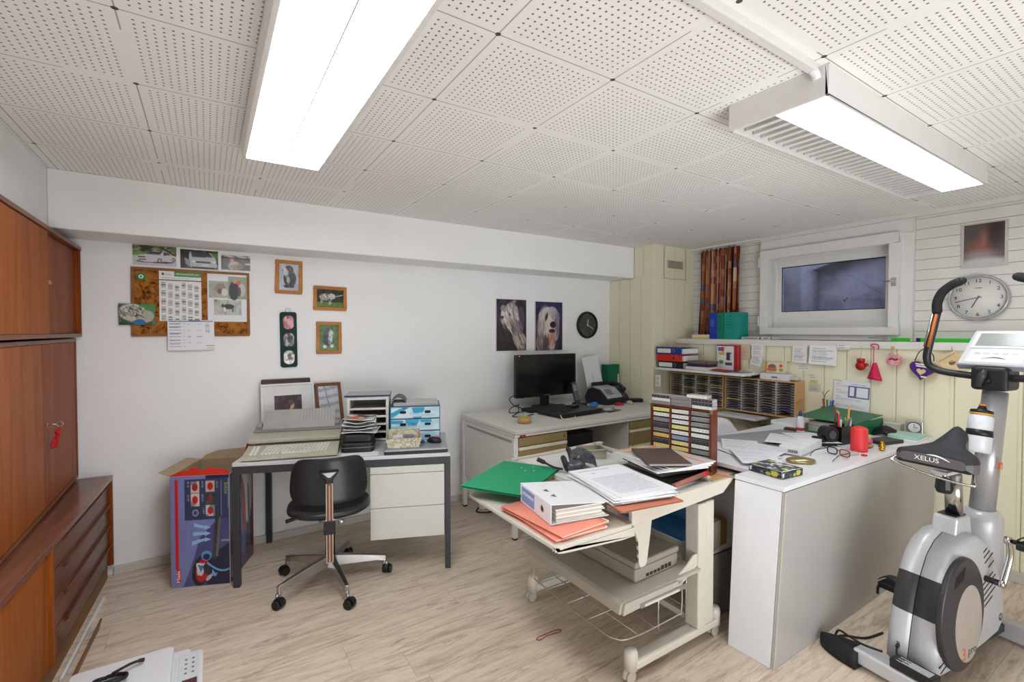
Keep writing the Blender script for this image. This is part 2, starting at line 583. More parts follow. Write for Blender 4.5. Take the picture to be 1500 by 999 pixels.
# cream boarded column in the far right corner
def boards_v(b, horiz, p0, p1, plane, out, z0, z1, w, m, gm):
    """vertical boards; horiz 'x' (facing -Y at y=plane) or 'y' (facing -X at x=plane)"""
    k = max(1, round((p1 - p0) / w)); w = (p1 - p0) / k
    for i in range(k):
        a, c = p0 + i * w + 0.003, p0 + (i + 1) * w - 0.003
        if horiz == 'x':
            b.box((a, plane - out, z0), (c, plane, z1), m)
            b.box((a + 0.012, plane - out - 0.002, z0), (a + 0.018, plane - out, z1), gm)
        else:
            b.box((plane - out, a, z0), (plane, c, z1), m)
            b.box((plane - out - 0.002, a + 0.012, z0), (plane - out, a + 0.018, z1), gm)
b = MB()
b.box((3.71, 3.18, 0), (4.33, 3.77, ZC), cream_groove)
boards_v(b, 'y', 3.175, 3.77, 3.71, 0.010, 0, 2.045, 0.15, cream, cream_groove)
boards_v(b, 'y', 3.175, 3.42, 3.71, 0.010, 2.045, ZC, 0.15, cream, cream_groove)
boards_v(b, 'x', 3.715, 4.33, 3.18, 0.010, 0, ZC, 0.155, cream, cream_groove)
b.box((3.695, 3.165, 0), (3.735, 3.205, ZC), cream)
struct(b.build('wall_column', bevel=0.0015))

# right wall: cream boarded lower part standing proud, white clapboards above
b = MB()
b.box((4.07, -1.6, 0), (4.33, 3.18, 1.40), cream_groove)
boards_v(b, 'y', -1.6, 3.168, 4.07, 0.010, 0, 1.39, 0.152, cream, cream_groove)
struct(b.build('wall_right_lower', bevel=0.0015))
b = MB()
WY0, WY1, WZ0, WZ1 = 1.40, 2.40, 1.48, 2.22
b.box((4.345, -1.6, 1.40), (4.45, WY0, ZC), dark_gap)
b.box((4.345, WY1, 1.40), (4.45, 3.77, ZC), dark_gap)
b.box((4.345, WY0, 1.40), (4.45, WY1, WZ0), dark_gap)
b.box((4.345, WY0, WZ1), (4.45, WY1, ZC), dark_gap)
z = 1.427
i = 0
while z < ZC - 0.005:
    z1 = min(z + 0.0735, ZC)
    o = 0.001 * ((i * 37) % 3)
    for a, c in ((-1.6, 1.3095), (2.436, 3.18)):
        b.box((4.331 - o, a, z + 0.0022), (4.347, c, z1), board_white)
    z = z1; i += 1
struct(b.build('wall_right', bevel=0.0015))
b = MB()
b.box((4.045, -1.6, 1.40), (4.33, 3.165, 1.425), board_white)
b.box((4.040, -1.6, 1.376), (4.060, 3.165, 1.427), board_white)
struct(b.build('trim_1', bevel=0.002))
struct(MB().box((4.29, -1.6, 2.325), (4.33, 3.165, ZC), board_white).build('trim_2', bevel=0.003))
struct(MB().box((-0.50, 3.745, 0), (3.69, 3.77, 0.052), mat('skirting_grey', (205, 200, 190), 0.5)).build('baseboard_back', bevel=0.004))
struct(MB().box((4.035, -1.6, 0), (4.06, 3.165, 0.065), mat('skirting_grey')).build('baseboard_right', bevel=0.004))

# window: painted casing, opening sash, deep recess, outer pane and the concrete light well behind
frame_white = mat('window_white', (231, 230, 226), 0.4, var=0.02)
reveal = mat('reveal_white', (216, 217, 222), 0.5, var=0.03)
def ring(b, x0, x1, y0, y1, z0, z1, wy, wz, m, wz0=None):
    wz0 = wz if wz0 is None else wz0
    b.box((x0, y0, z0), (x1, y1, z0 + wz0), m)
    b.box((x0, y0, z1 - wz), (x1, y1, z1), m)
    b.box((x0, y0, z0 + wz0), (x1, y0 + wy, z1 - wz), m)
    b.box((x0, y1 - wy, z0 + wz0), (x1, y1, z1 - wz), m)
win = bpy.data.objects.new('window_1', None)
COL.objects.link(win); struct(win)
b = MB(); ring(b, 4.295, 4.345, 1.31, 2.435, 1.429, 2.324, 0.085, 0.10, frame_white, 0.052)
b.build('window_casing', win, bevel=0.003)
b = MB(); ring(b, 4.255, 4.30, 1.378, 2.418, 1.472, 2.232, 0.068, 0.075, frame_white, 0.058)
b.build('window_sash', win, bevel=0.004)
b = MB()
ring(b, 4.30, 4.44, 1.40, 2.40, 1.49, 2.215, 0.04, 0.05, reveal, 0.04)
ring(b, 4.385, 4.43, 1.44, 2.36, 1.53, 2.165, 0.068, 0.088, frame_white, 0.145)
ring(b, 4.375, 4.39, 1.44, 2.36, 1.53, 2.165, 0.03, 0.03, frame_white, 0.05)
b.build('window_inner_frame', win, bevel=0.003)
b = MB(); ring(b, 4.398, 4.402, 1.506, 2.294, 1.673, 2.079, 0.008, 0.008, mat('seal_black', (25, 26, 30), 0.6))
b.build('window_seal', win)
gl = bpy.data.materials.new('window_glass'); gl.use_nodes = True
nt = gl.node_tree; nt.nodes.clear()
tr = nt.nodes.new('ShaderNodeBsdfTransparent'); tr.inputs[0].default_value = (0.90, 0.91, 0.95, 1)
gs = nt.nodes.new('ShaderNodeBsdfGlossy'); gs.inputs['Roughness'].default_value = 0.02
fr = nt.nodes.new('ShaderNodeFresnel'); fr.inputs[0].default_value = 1.45
mx = nt.nodes.new('ShaderNodeMixShader'); ou = nt.nodes.new('ShaderNodeOutputMaterial')
nt.links.new(fr.outputs[0], mx.inputs[0]); nt.links.new(tr.outputs[0], mx.inputs[1]); nt.links.new(gs.outputs[0], mx.inputs[2]); nt.links.new(mx.outputs[0], ou.inputs[0])
MB().box((4.405, 1.50, 1.67), (4.411, 2.30, 2.085), gl).build('window_pane', win)
steel = mat('steel', (190, 190, 192), 0.3, 1.0, var=0.04)
b = MB()
b.cyl((4.245, 1.40, 1.87), (4.245, 1.47, 1.875), 0.006, steel, n=10)
b.box((4.247, 1.395, 1.835), (4.256, 1.425, 1.895), steel)
b.cyl((4.240, 1.41, 1.845), (4.256, 1.41, 1.845), 0.009, steel, n=10)
b.build('window_catch', win)
b = MB()
b.cyl((4.248, 1.46, 1.452), (4.248, 1.56, 1.452), 0.005, steel, n=8)
b.ball((4.248, 1.455, 1.452), 0.008, steel, 8, 6)
b.box((4.248, 1.46, 1.446), (4.296, 1.475, 1.458), steel)
b.build('window_bolt', win)
b = MB()
for zz in (2.08, 1.55):
    b.cyl((4.250, 2.424, zz), (4.250, 2.424, zz + 0.09), 0.007, frame_white, n=8)
b.build('window_hinge', win)
n = NT('well_concrete', 0.9, 0.1)
c = n.ramp(n.noise(3.2, 6, None, 0.65), [(0.35, (118, 120, 132)), (0.5, (150, 152, 166)), (0.7, (172, 174, 186))])
c = n.mix(n.math('GREATER_THAN', n.noise(7, 3), 0.72), c, (112, 112, 120))
n.color(c); n.bump(n.noise(9, 5), 0.01, 0.6)
b = MB()
b.box((5.05, 0.9, 1.2), (5.2, 2.9, 2.7), n.m)
b.box((4.45, 2.75, 1.2), (5.05, 2.9, 2.7), n.m)
b.box((4.45, 0.9, 1.2), (5.05, 1.05, 2.7), n.m)
b.box((4.45, 0.9, 1.1), (5.2, 2.9, 1.35), n.m)
b.box((4.72, 2.28, 1.35), (5.05, 2.75, 2.7), n.m)
b.prism([(1.05 + 1.25 * i / 16, 2.20 - 0.10 * (2 * i / 16 - 1) ** 2 * 1.2) for i in range(17)] + [(2.3, 2.36), (1.05, 2.36)], 4.93, 5.05, n.m, 'x')
struct(b.build('wall_light_well', bevel=0.01))

# ---------------------------------------------------------------- ceiling lamps
lamp_white = mat('lamp_white', (226, 224, 220), 0.45, var=0.015)
glow = bpy.data.materials.new('lamp_glow'); glow.use_nodes = True
gb = glow.node_tree.nodes['Principled BSDF']
gb.inputs['Base Color'].default_value = (0.9, 0.9, 0.9, 1)
gb.inputs['Emission Color'].default_value = (0.96, 0.985, 1.03, 1)
gb.inputs['Emission Strength'].default_value = LAMP_STRENGTH
t = thing('ceiling_light', 'long bright twin-panel fluorescent ceiling light over the left side of the room', 'ceiling light', (0.30, 1.55, ZC))
b = MB()
b.box((-0.165, -0.86, -0.10), (-0.148, 0.845, 0), lamp_white)
b.box((0.148, -0.86, -0.10), (0.165, 0.845, 0), lamp_white)
b.box((-0.165, -0.86, -0.10), (0.165, -0.845, 0), lamp_white)
b.box((-0.165, 0.835, -0.10), (0.165, 0.85, 0), lamp_white)
b.box((-0.15, -0.85, -0.012), (0.15, 0.84, 0), lamp_white)
b.box((-0.0024, -0.845, -0.102), (0.0024, 0.835, -0.012), mat('lamp_seam', (150, 150, 150), 0.6))
b.build('housing', t, bevel=0.002)
for s in (-1, 1):
    MB().box((min(s * 0.0028, s * 0.147), -0.842, -0.1005), (max(s * 0.0028, s * 0.147), 0.834, -0.085), glow).build('diffuser', t)
t = thing('ceiling_light', 'white louvred ceiling light near the window, only one half lit', 'ceiling light', (2.535, 0.908, ZC))
b = MB()
b.box((-0.855, -0.172, -0.10), (0.855, -0.160, 0), lamp_white)
b.box((-0.855, 0.160, -0.10), (0.855, 0.172, 0), lamp_white)
b.box((-0.855, -0.172, -0.10), (-0.843, 0.172, 0), lamp_white)
b.box((0.843, -0.172, -0.10), (0.855, 0.172, 0), lamp_white)
b.box((-0.85, -0.17, -0.008), (0.85, 0.17, 0), lamp_white)
b.build('housing', t, bevel=0.002)
MB().box((-0.80, -0.158, -0.085), (0.842, 0.002, -0.06), glow).build('diffuser', t)
b = MB()
b.box((-0.843, 0.004, -0.098), (0.843, 0.008, -0.012), lamp_white)
b.sheet(lambda u, v: (-0.842 + 1.684 * u, 0.010 + 0.148 * v, -0.022 - 0.05 * (2 * v - 1) ** 2), 1, 8, (0, 0, 0.002), lamp_white)
for i in range(30):
    xx = -0.82 + i * 0.0565
    b.add([(xx - 0.012, 0.012, -0.086), (xx + 0.012, 0.012, -0.086), (xx, 0.012, -0.024), (xx - 0.012, 0.156, -0.086), (xx + 0.012, 0.156, -0.086), (xx, 0.156, -0.024)],
          [(0, 1, 2), (3, 5, 4), (0, 3, 4, 1), (1, 4, 5, 2), (0, 2, 5, 3)], lamp_white)
b.build('louvre', t)
b = MB()
b.box((0.30, 0.755, 2.334), (1.655, 0.785, ZC), lamp_white)
o = b.build('cable_duct', bevel=0.004)
tag(o, 'narrow white cable duct on the ceiling leading to the half lit light', 'cable duct')
MB().tube(spline([(1.64, 0.77, 2.345), (1.665, 0.77, 2.335), (1.675, 0.77, 2.32)], 5), 0.014, mat('cable_white', (236, 236, 234), 0.35), 12).build('cable_end', o)

# vent and socket on the column
t = thing('vent_grille', 'slotted vent grille high on the cream column', 'vent', (4.02, 3.168, 2.18))
b = MB(); b.prism([(-0.115, -0.037), (0.115, -0.037), (0.115, 0.037), (-0.115, 0.037)], -0.004, 0.0, mat('vent_grey', (120, 116, 104), 0.6), 'y'); b.build('backing', t)
b = MB()
for lo, hi in (((-0.17, -0.0035, -0.148), (0.17, -0.002, -0.145)), ((-0.17, -0.0035, -0.145), (-0.167, -0.002, 0.17)), ((0.167, -0.0035, -0.145), (0.17, -0.002, 0.17))):
    b.box(lo, hi, mat('vent_grey'))
b.build('hatch_edge', t)
b = MB()
for i in range(7):
    z = -0.03 + i * 0.01
    b.box((-0.112, -0.012, z - 0.002), (0.112, -0.004, z + 0.003), mat('vent_slat', (196, 190, 168), 0.5))
b.box((-0.118, -0.012, -0.04), (-0.110, 0, 0.04), mat('vent_slat')); b.box((0.110, -0.012, -0.04), (0.118, 0, 0.04), mat('vent_slat'))
b.build('slats', t)
t = thing('wall_socket', 'white double socket on the side of the cream column by the hanging shelf', 'socket', (3.698, 3.10, 1.02))
MB().box((-0.010, -0.032, -0.055), (0, 0.032, 0.055), mat('socket_white', (232, 230, 220), 0.35)).build('plate', t, bevel=0.003)
for z in (-0.025, 0.025):
    MB().cyl((-0.012, 0, z), (-0.009, 0, z), 0.018, mat('socket_inner', (205, 202, 192), 0.4)).build('outlet', t)
# ================================================================ teak wall units on the left
teak_v = wood('teak_upright', (122, 58, 12), (174, 96, 28), 'z', 8, 0.5, coat=0.0)
teak_v2 = wood('teak_upright_dark', (106, 44, 4), (160, 78, 14), 'z', 8, 0.5, coat=0.0)
teak_h = wood('teak_lengthwise', (82, 42, 28), (122, 72, 48), 'y', 8, 0.32)
teak_top = wood('teak_pale_top', (98, 56, 40), (140, 92, 70), 'y', 4, 0.25, coat=0.2)  # paler, glossier teak for the sideboard top
teak_edge = wood('teak_edge', (92, 48, 24), (134, 76, 40), 'y', 8, 0.35)
teak_ply = wood('plinth_wood', (120, 84, 50), (160, 120, 78), 'y', 8, 0.6)
brass = mat('brass', (190, 158, 92), 0.3, 1.0)
Y0, Y1 = -1.345, 0.0
def door(t, y0, y1, z0, z1, x, m):
    return MB().box((x - 0.018, y0, z0), (x, y1, z1), m).build('door', t, bevel=0.0015)
t = thing('wall_cabinet', 'teak wall cabinet with two sliding doors, topmost of the units on the left wall', 'cabinet', (-0.625, 3.742, 1.468))
b = MB()
H = 0.528
b.box((-0.385, Y0, 0), (0, Y1, 0.018), teak_edge)
b.box((-0.385, Y0, H - 0.02), (0.004, Y1, H), teak_edge)
b.box((-0.385, Y0, 0.018), (0, Y0 + 0.018, H - 0.02), teak_v2)
b.box((-0.385, Y1 - 0.018, 0.018), (0, Y1, H - 0.02), teak_v2)
b.box((-0.385, Y0 + 0.018, 0.018), (-0.375, Y1 - 0.018, H - 0.02), teak_v2)
b.build('carcass', t, bevel=0.0015)
d = door(t, Y0 + 0.02, -0.665, 0.02, H - 0.022, -0.004, teak_v)
d = door(t, -0.690, Y1 - 0.02, 0.02, H - 0.022, -0.026, teak_v2)
b = MB(); b.prism(ellipse(0.030, 0.007, 20), 0.0, 0.010, brass, 'x', Matrix.Translation((-0.026, -0.59, 0.27)))
b.tube([Vector((-0.016, -0.59 + 0.03 * math.cos(a), 0.27 + 0.008 * math.sin(a))) for a in np.linspace(0, 2 * PI, 20)[:-1]], 0.003, brass, 6, closed=True)
b.build('handle', d)
t = thing('tall_cabinet', 'tall teak cabinet with two flush doors standing on the long sideboard', 'cabinet', (-0.652, 3.742, 0.636))
H = 0.822
b = MB()
b.box((-0.355, Y0, 0), (0, Y1, 0.02), teak_edge)
b.box((-0.355, Y0, H - 0.018), (0, Y1, H), teak_edge)
b.box((-0.355, Y0, 0.02), (0, Y0 + 0.018, H - 0.018), teak_v2)
b.box((-0.355, Y1 - 0.018, 0.02), (0, Y1, H - 0.018), teak_v2)
b.box((-0.355, Y0 + 0.018, 0.02), (-0.345, Y1 - 0.018, H - 0.018), teak_v2)
b.build('carcass', t, bevel=0.0015)
door(t, Y0 + 0.02, -0.672, 0.022, H - 0.02, -0.003, teak_v)
d = door(t, -0.670, Y1 - 0.02, 0.022, H - 0.02, -0.003, teak_v2)
b = MB()
b.cyl((-0.003, -0.628, 0.415), (0.002, -0.628, 0.415), 0.010, brass)
b.build('lock', d)
b = MB()
b.cyl((0.001, -0.628, 0.415), (0.035, -0.628, 0.415), 0.0028, steel, n=8)
b.tube([Vector((0.045 + 0.012 * math.cos(a), -0.628, 0.415 + 0.012 * math.sin(a))) for a in np.linspace(0, 2 * PI, 16)[:-1]], 0.002, steel, 6, closed=True)
o = b.build('key', loc=(-0.652, 3.742, 0.636)); tag(o, 'small steel key left in the tall cabinet lock', 'key')
red_cord = mat('red_cord', (190, 22, 34), 0.7)
b = MB()
pts = spline([(0.045, -0.628, 0.402), (0.046, -0.632, 0.39), (0.040, -0.630, 0.365), (0.030, -0.625, 0.345)], 6)
b.tube(pts, [0.003 + 0.006 * i / len(pts) for i in range(len(pts))], red_cord, 8)
for k in (-1, 0, 1):
    b.tube(spline([(0.030, -0.625, 0.352), (0.026 + 0.006 * k, -0.625 + 0.010 * k, 0.33), (0.022 + 0.004 * k, -0.625 + 0.014 * k, 0.30)], 4), 0.005, red_cord, 6)
b.ball((0.038, -0.628, 0.375), (0.012, 0.014, 0.012), red_cord, 10, 8)
o = b.build('key_tassel', loc=(-0.652, 3.742, 0.636)); tag(o, 'red tassel hanging from the key in the tall cabinet', 'tassel')

t = thing('sideboard', 'long low teak sideboard with four drawers at its far end', 'sideboard', (-0.512, 3.742, 0), -D(2.9))
H = 0.622; Yn = -1.66
b = MB()
b.box((-0.40, Yn, 0.075), (-0.02, 0, 0.095), teak_edge)
b.box((-0.40, Yn, H - 0.026), (0.018, 0, H), teak_top)
b.box((-0.40, -0.02, 0.075), (0.016, 0, H - 0.026), teak_v2)
b.box((-0.40, -1.06, 0.095), (0.010, -1.03, H - 0.026), teak_v)
b.box((-0.40, Yn, 0.095), (0, Yn + 0.02, H - 0.026), teak_v2)
b.box((-0.40, Yn, 0.095), (-0.39, 0, H - 0.026), teak_v2)
b.build('carcass', t, bevel=0.002)
MB().box((-0.36, Yn + 0.02, 0), (-0.012, -0.02, 0.075), teak_ply).build('plinth', t)
z0, dz = 0.097, 0.1245
for i in range(4):
    d = MB().box((-0.02, -1.027, z0 + i * dz + 0.002), (-0.002, -0.022, z0 + (i + 1) * dz - 0.002), teak_h).build('drawer', t, bevel=0.0015)
    b = MB()
    zt = z0 + (i + 1) * dz - 0.030
    b.prism([(-0.004, zt - 0.014), (0.009, zt + 0.002), (0.013, zt + 0.010), (0.008, zt + 0.012), (-0.004, zt + 0.012)], -0.86, -0.024, teak_h, 'y')
    b.build('handle', d, bevel=0.001)
d = MB().box((-0.02, Yn + 0.022, 0.097), (-0.002, -1.062, H - 0.028), teak_v).build('door', t, bevel=0.0015)
MB().tube([Vector((0.003, -1.31 + 0.016 * math.cos(a), 0.135 + 0.016 * math.sin(a))) for a in np.linspace(0, 2 * PI, 20)[:-1]], 0.0035, steel, 6, closed=True).build('handle', d)
b = MB(); b.box((-0.006, -0.36, -0.010), (0.006, 0.36, 0.010), mat('trunking_white', (232, 232, 230), 0.4))
o = b.build('cable_trunking', loc=(-0.520, 3.07, 0.0105), rot=(0, 0, -D(3.2)), bevel=0.002); tag(o, 'thin white trunking strip on the floor along the sideboard foot', 'trunking')
b = MB(); b.box((-0.004, -0.24, -0.028), (0.004, 0.24, 0.028), wood('loose_strip', (96, 56, 30), (150, 100, 56), 'y', 8, 0.5))
o = b.build('wood_strip', loc=(-0.484, 2.86, 0.0285), rot=(0, D(14), -D(3.2)), bevel=0.001); tag(o, 'loose brown wood strip leaning beside the white trunking', 'wood strip')
# ================================================================ things on the long white wall
WALL = 3.77
paper = mat('paper_white', (236, 236, 234), 0.7, var=0.02)
def pin_pic(name, label, cat, pic, x0, x1, z0, z1, y=WALL - 0.002, rough=0.35, coat=0.1, group=None, tilt=0.0, bend=None, t=0.0008):
    o = sheet_pic(name, pic, x1 - x0, z1 - z0, None, ((x0 + x1) / 2, y, (z0 + z1) / 2), (0, tilt, 0), t=t, rough=rough, coat=coat, bend=bend)
    return tag(o, label, cat, group)
# cork board
t = thing('cork_board', 'cork pin board in a thin wooden frame under the car photos', 'pin board', (-0.073, WALL, 1.686))
n = NT('cork', 0.9, 0.1)
c = n.ramp(n.noise(16, 5, None, 0.7, 1.5), [(0.38, (74, 40, 16)), (0.47, (148, 92, 40)), (0.6, (178, 118, 58)), (0.75, (140, 84, 36))])
n.color(c); n.bump(n.noise(30, 4), 0.002, 0.6)
MB().box((-0.310, -0.008, -0.205), (0.310, 0, 0.205), n.m).build('cork_panel', t)
fw = wood('board_frame', (128, 80, 34), (168, 112, 54), 'x', 12, 0.5)
b = MB()
b.box((-0.322, -0.016, 0.202), (0.322, 0, 0.218), fw); b.box((-0.322, -0.016, -0.218), (0.322, 0, -0.202), fw)
b.box((-0.322, -0.016, -0.202), (-0.306, 0, 0.202), fw); b.box((0.306, -0.016, -0.202), (0.322, 0, 0.202), fw)
b.build('board_frame', t, bevel=0.002)
b = MB()
b.cyl((0, 0, 0), (0, -0.004, 0), 0.024, mat('badge_green', (40, 130, 70), 0.5), n=18)
b.cyl((0, -0.004, 0), (0, -0.006, 0), 0.013, mat('badge_white', (222, 226, 218), 0.5), n=14)
b.prism([(0.009 * math.cos(a) * (1 if i % 2 else 0.45), 0.009 * math.sin(a) * (1 if i % 2 else 0.45)) for i, a in enumerate(np.linspace(0, 2 * PI, 13)[:-1])], -0.0072, -0.006, mat('badge_green'), 'y')
o = b.build('badge', loc=(-0.345, WALL - 0.0082, 1.845)); tag(o, 'round green badge pinned near the upper corner of the cork board', 'badge')
# car photos
p = Pic(56, 34, (96, 112, 74), 3)
p.noise((44, 62, 34), 9, 0.4, 0.6).noise((150, 160, 110), 12, 0.6, 0.75).rect(0, 0.46, 1, 1, (196, 196, 198)).rect(0, 0.36, 0.3, 0.52, (120, 150, 70))
p.ell(0.5, 0.80, 0.42, 0.07, (58, 58, 62))
p.poly([(0.08, 0.62), (0.12, 0.50), (0.30, 0.44), (0.45, 0.26), (0.74, 0.24), (0.92, 0.44), (0.98, 0.50), (0.98, 0.68), (0.88, 0.76), (0.30, 0.84), (0.10, 0.76)], (206, 206, 208))
p.poly([(0.30, 0.44), (0.42, 0.28), (0.68, 0.27), (0.62, 0.44)], (66, 74, 92)).poly([(0.70, 0.28), (0.80, 0.32), (0.88, 0.44), (0.70, 0.46)], (70, 78, 94))
p.rect(0.12, 0.56, 0.28, 0.63, (60, 60, 66)).rect(0.14, 0.69, 0.30, 0.73, (90, 90, 96)).ell(0.61, 0.74, 0.055, 0.12, (44, 44, 48)).ell(0.61, 0.74, 0.035, 0.08, (184, 184, 188)).ell(0.93, 0.66, 0.04, 0.11, (44, 44, 48)).ell(0.93, 0.66, 0.025, 0.07, (180, 180, 184))
pin_pic('car_photo', 'photo of a silver saloon car in side view, leftmost above the cork board', 'photo', p, -0.387, -0.163, 1.918, 2.045, group='photos pinned around the cork board')
p = Pic(52, 34, (70, 84, 56), 4)
p.noise((30, 40, 26), 8, 0.4, 0.6).rect(0, 0.78, 1, 1, (92, 92, 96)).rect(0.78, 0.1, 1, 0.4, (80, 130, 50)).poly([(0.0, 0.5), (0.22, 0.4), (0.2, 0.9), (0, 1)], (52, 52, 56))
p.poly([(0.24, 0.12), (0.78, 0.10), (0.94, 0.44), (0.97, 0.84), (0.90, 0.96), (0.28, 0.96), (0.24, 0.82), (0.22, 0.46)], (190, 192, 194)).poly([(0.28, 0.12), (0.76, 0.11), (0.86, 0.36), (0.30, 0.37)], (58, 70, 84))
p.rect(0.40, 0.58, 0.80, 0.68, (70, 72, 78)).ell(0.34, 0.62, 0.05, 0.05, (228, 228, 232)).ell(0.88, 0.60, 0.05, 0.05, (228, 228, 232)).rect(0.55, 0.74, 0.75, 0.82, (214, 214, 210)).rect(0.28, 0.88, 0.92, 0.95, (56, 56, 60)).poly([(0.10, 0.42), (0.24, 0.56), (0.26, 0.94), (0.14, 0.78)], (150, 152, 156))
pin_pic('car_photo', 'photo of a silver car seen head on with its door open, above the cork board', 'photo', p, -0.142, 0.067, 1.915, 2.038, group='photos pinned around the cork board')
p = Pic(46, 28, (70, 66, 64), 5)
p.noise((58, 54, 52), 7, 0.4, 0.6).rect(0, 0, 1, 0.16, (206, 206, 204)).poly([(0, 0.1), (0.5, 0.2), (0.2, 0.55), (0, 0.6)], (62, 58, 56)).ell(0.45, 0.72, 0.22, 0.30, (176, 158, 148)).ell(0.36, 0.36, 0.07, 0.12, (190, 110, 110)).ell(0.62, 0.72, 0.12, 0.25, (120, 104, 96)).rect(0.8, 0.5, 1, 0.62, (190, 188, 184)).noise((56, 50, 48), 12, 0.55, 0.7, 0.6).ell(0.42, 0.66, 0.16, 0.22, (186, 168, 160), 0.4, 0.6).ell(0.36, 0.34, 0.06, 0.11, (196, 120, 112)).fur(0.5, 0.78, 0.25, 0.18, 0.5, [(120, 100, 92), (150, 130, 122), (84, 74, 70)], 40, 0.06, 0.02)
pin_pic('person_photo', 'small photo of a sitting person in pale clothes, rightmost above the cork board', 'photo', p, 0.085, 0.257, 1.921, 2.022, group='photos pinned around the cork board')
# tiger print
p = Pic(54, 40, (96, 112, 100), 6)
p.noise((52, 84, 56), 6, 0.4, 0.6).rect(0.6, 0, 1, 0.35, (60, 140, 70)).ell(0.36, 0.40, 0.36, 0.40, (212, 214, 206)).ell(0.72, 0.58, 0.26, 0.3, (176, 172, 160))
for i in range(9):
    p.ell(0.12 + 0.065 * i, 0.30 + 0.10 * math.sin(i * 1.7), 0.012, 0.12, (44, 50, 48), 0.5 * math.sin(i * 2.3))
p.fur(0.36, 0.40, 0.32, 0.34, 1.2, [(60, 66, 62), (230, 230, 222), (90, 96, 88), (206, 206, 198)], 110, 0.10, 0.014, 0.9)
p.ell(0.56, 0.86, 0.16, 0.14, (36, 110, 170)).ell(0.30, 0.70, 0.14, 0.08, (196, 190, 180)).ell(0.48, 0.55, 0.04, 0.04, (40, 40, 40)).rect(0, 0.88, 0.4, 1, (50, 60, 56))
pin_pic('tiger_photo', 'small print of a white tiger sticking out left of the cork board', 'photo', p, -0.456, -0.277, 1.540, 1.672, y=WALL - 0.020, bend=lambda u, v: 0.006 * u * (1 - u), group='photos pinned around the cork board')
# calendar sheet
p = Pic(76, 104, (232, 233, 230), 7)
p.rect(0.36, 0.0, 1, 0.10, (74, 140, 62)).ell(0.09, 0.06, 0.03, 0.025, (36, 70, 44)).rect(0.0, 0.17, 1, 0.19, (52, 56, 58)).lines(0.14, 0.04, 0.34, 0.09, 3, (150, 150, 150))
p.lines(0.05, 0.13, 0.9, 0.16, 1, (120, 120, 120))
for cx in range(6):
    for cy in range(5):
        yy = 0.22 + 0.165 * cy + (cx % 3) * 0.028
        p.lines(0.05 + 0.157 * cx, yy, 0.05 + 0.157 * cx + 0.105, min(0.99, yy + 0.12), 7, (84, 88, 92), 0.6, 0.1, 0.8)
o = pin_pic('waste_calendar', 'year planner sheet with a green header pinned on the cork board', 'calendar', p, -0.255, -0.030, 1.567, 1.888, y=WALL - 0.0095)
text('header_lettering', 'ABFALLKALENDER 2014', 0.016, mat('print_white', (240, 242, 238), 0.6), o, (0.038, -0.0012, 0.144), (PI / 2, 0, 0), width=0.125, depth=0.0002)
p = Pic(80, 62, (232, 233, 236), 8)
p.rect(0.03, 0.03, 0.97, 0.055, (96, 116, 160)).rect(0.45, 0, 0.7, 0.02, (120, 130, 150))
for i in range(8):
    yy = 0.10 + i * 0.108
    p.rect(0.04, yy, 0.28, yy + 0.022, (120, 140, 186)).lines(0.04, yy + 0.03, 0.28, yy + 0.055, 1, (110, 110, 120)).lines(0.32, yy, 0.38, yy + 0.04, 1, (160, 130, 140))
    if i % 2 == 0:
        p.lines(0.42, yy, 0.50, yy + 0.05, 2, (130, 130, 140)).lines(0.62, yy, 0.74, yy + 0.05, 2, (130, 130, 140))
p.lines(0.8, 0.09, 0.92, 0.45, 8, (130, 130, 140)).rect(0.82, 0.84, 0.99, 0.87, (200, 160, 80)).rect(0.82, 0.92, 0.99, 0.95, (200, 160, 80))
pin_pic('timetable_sheet', 'white timetable sheet hanging below the year planner', 'paper sheet', p, -0.215, 0.040, 1.377, 1.574, y=WALL - 0.0185, tilt=D(-0.6), bend=lambda u, v: 0.006 * v * v)
p = Pic(76, 104, (228, 229, 232), 9)
def grass(p, x0, y0, x1, y1, c=(168, 174, 156)):
    p.rect(x0, y0, x1, y1, c).noise((140, 146, 128), 16, 0.5, 0.7, 0.5, ((p.u >= x0) & (p.u <= x1) & (p.vv >= y0) & (p.vv <= y1)) * 1.0)
grass(p, 0.04, 0.15, 0.52, 0.50)
p.ell(0.32, 0.30, 0.13, 0.11, (150, 130, 118)).ell(0.42, 0.38, 0.08, 0.08, (214, 208, 200)).ell(0.30, 0.36, 0.05, 0.06, (96, 84, 76))
grass(p, 0.52, 0.04, 0.98, 0.52, (150, 160, 132))
p.ell(0.66, 0.34, 0.13, 0.20, (34, 30, 32)).ell(0.68, 0.13, 0.06, 0.06, (190, 150, 130)).ell(0.78, 0.17, 0.06, 0.05, (200, 90, 60)).ell(0.86, 0.32, 0.09, 0.14, (196, 192, 186)).ell(0.80, 0.36, 0.04, 0.10, (70, 66, 66))
grass(p, 0.15, 0.54, 0.85, 0.86, (190, 192, 184))
p.ell(0.52, 0.68, 0.14, 0.055, (40, 42, 44)).ell(0.37, 0.66, 0.03, 0.035, (52, 52, 52)).ell(0.42, 0.74, 0.03, 0.05, (226, 224, 220)).ell(0.62, 0.75, 0.02, 0.05, (60, 60, 60)).ell(0.20, 0.56, 0.04, 0.03, (120, 126, 116))
pin_pic('dog_photo_sheet', 'sheet with three dog photos pinned on the right of the cork board', 'photo sheet', p, 0.004, 0.236, 1.566, 1.888, y=WALL - 0.0095)
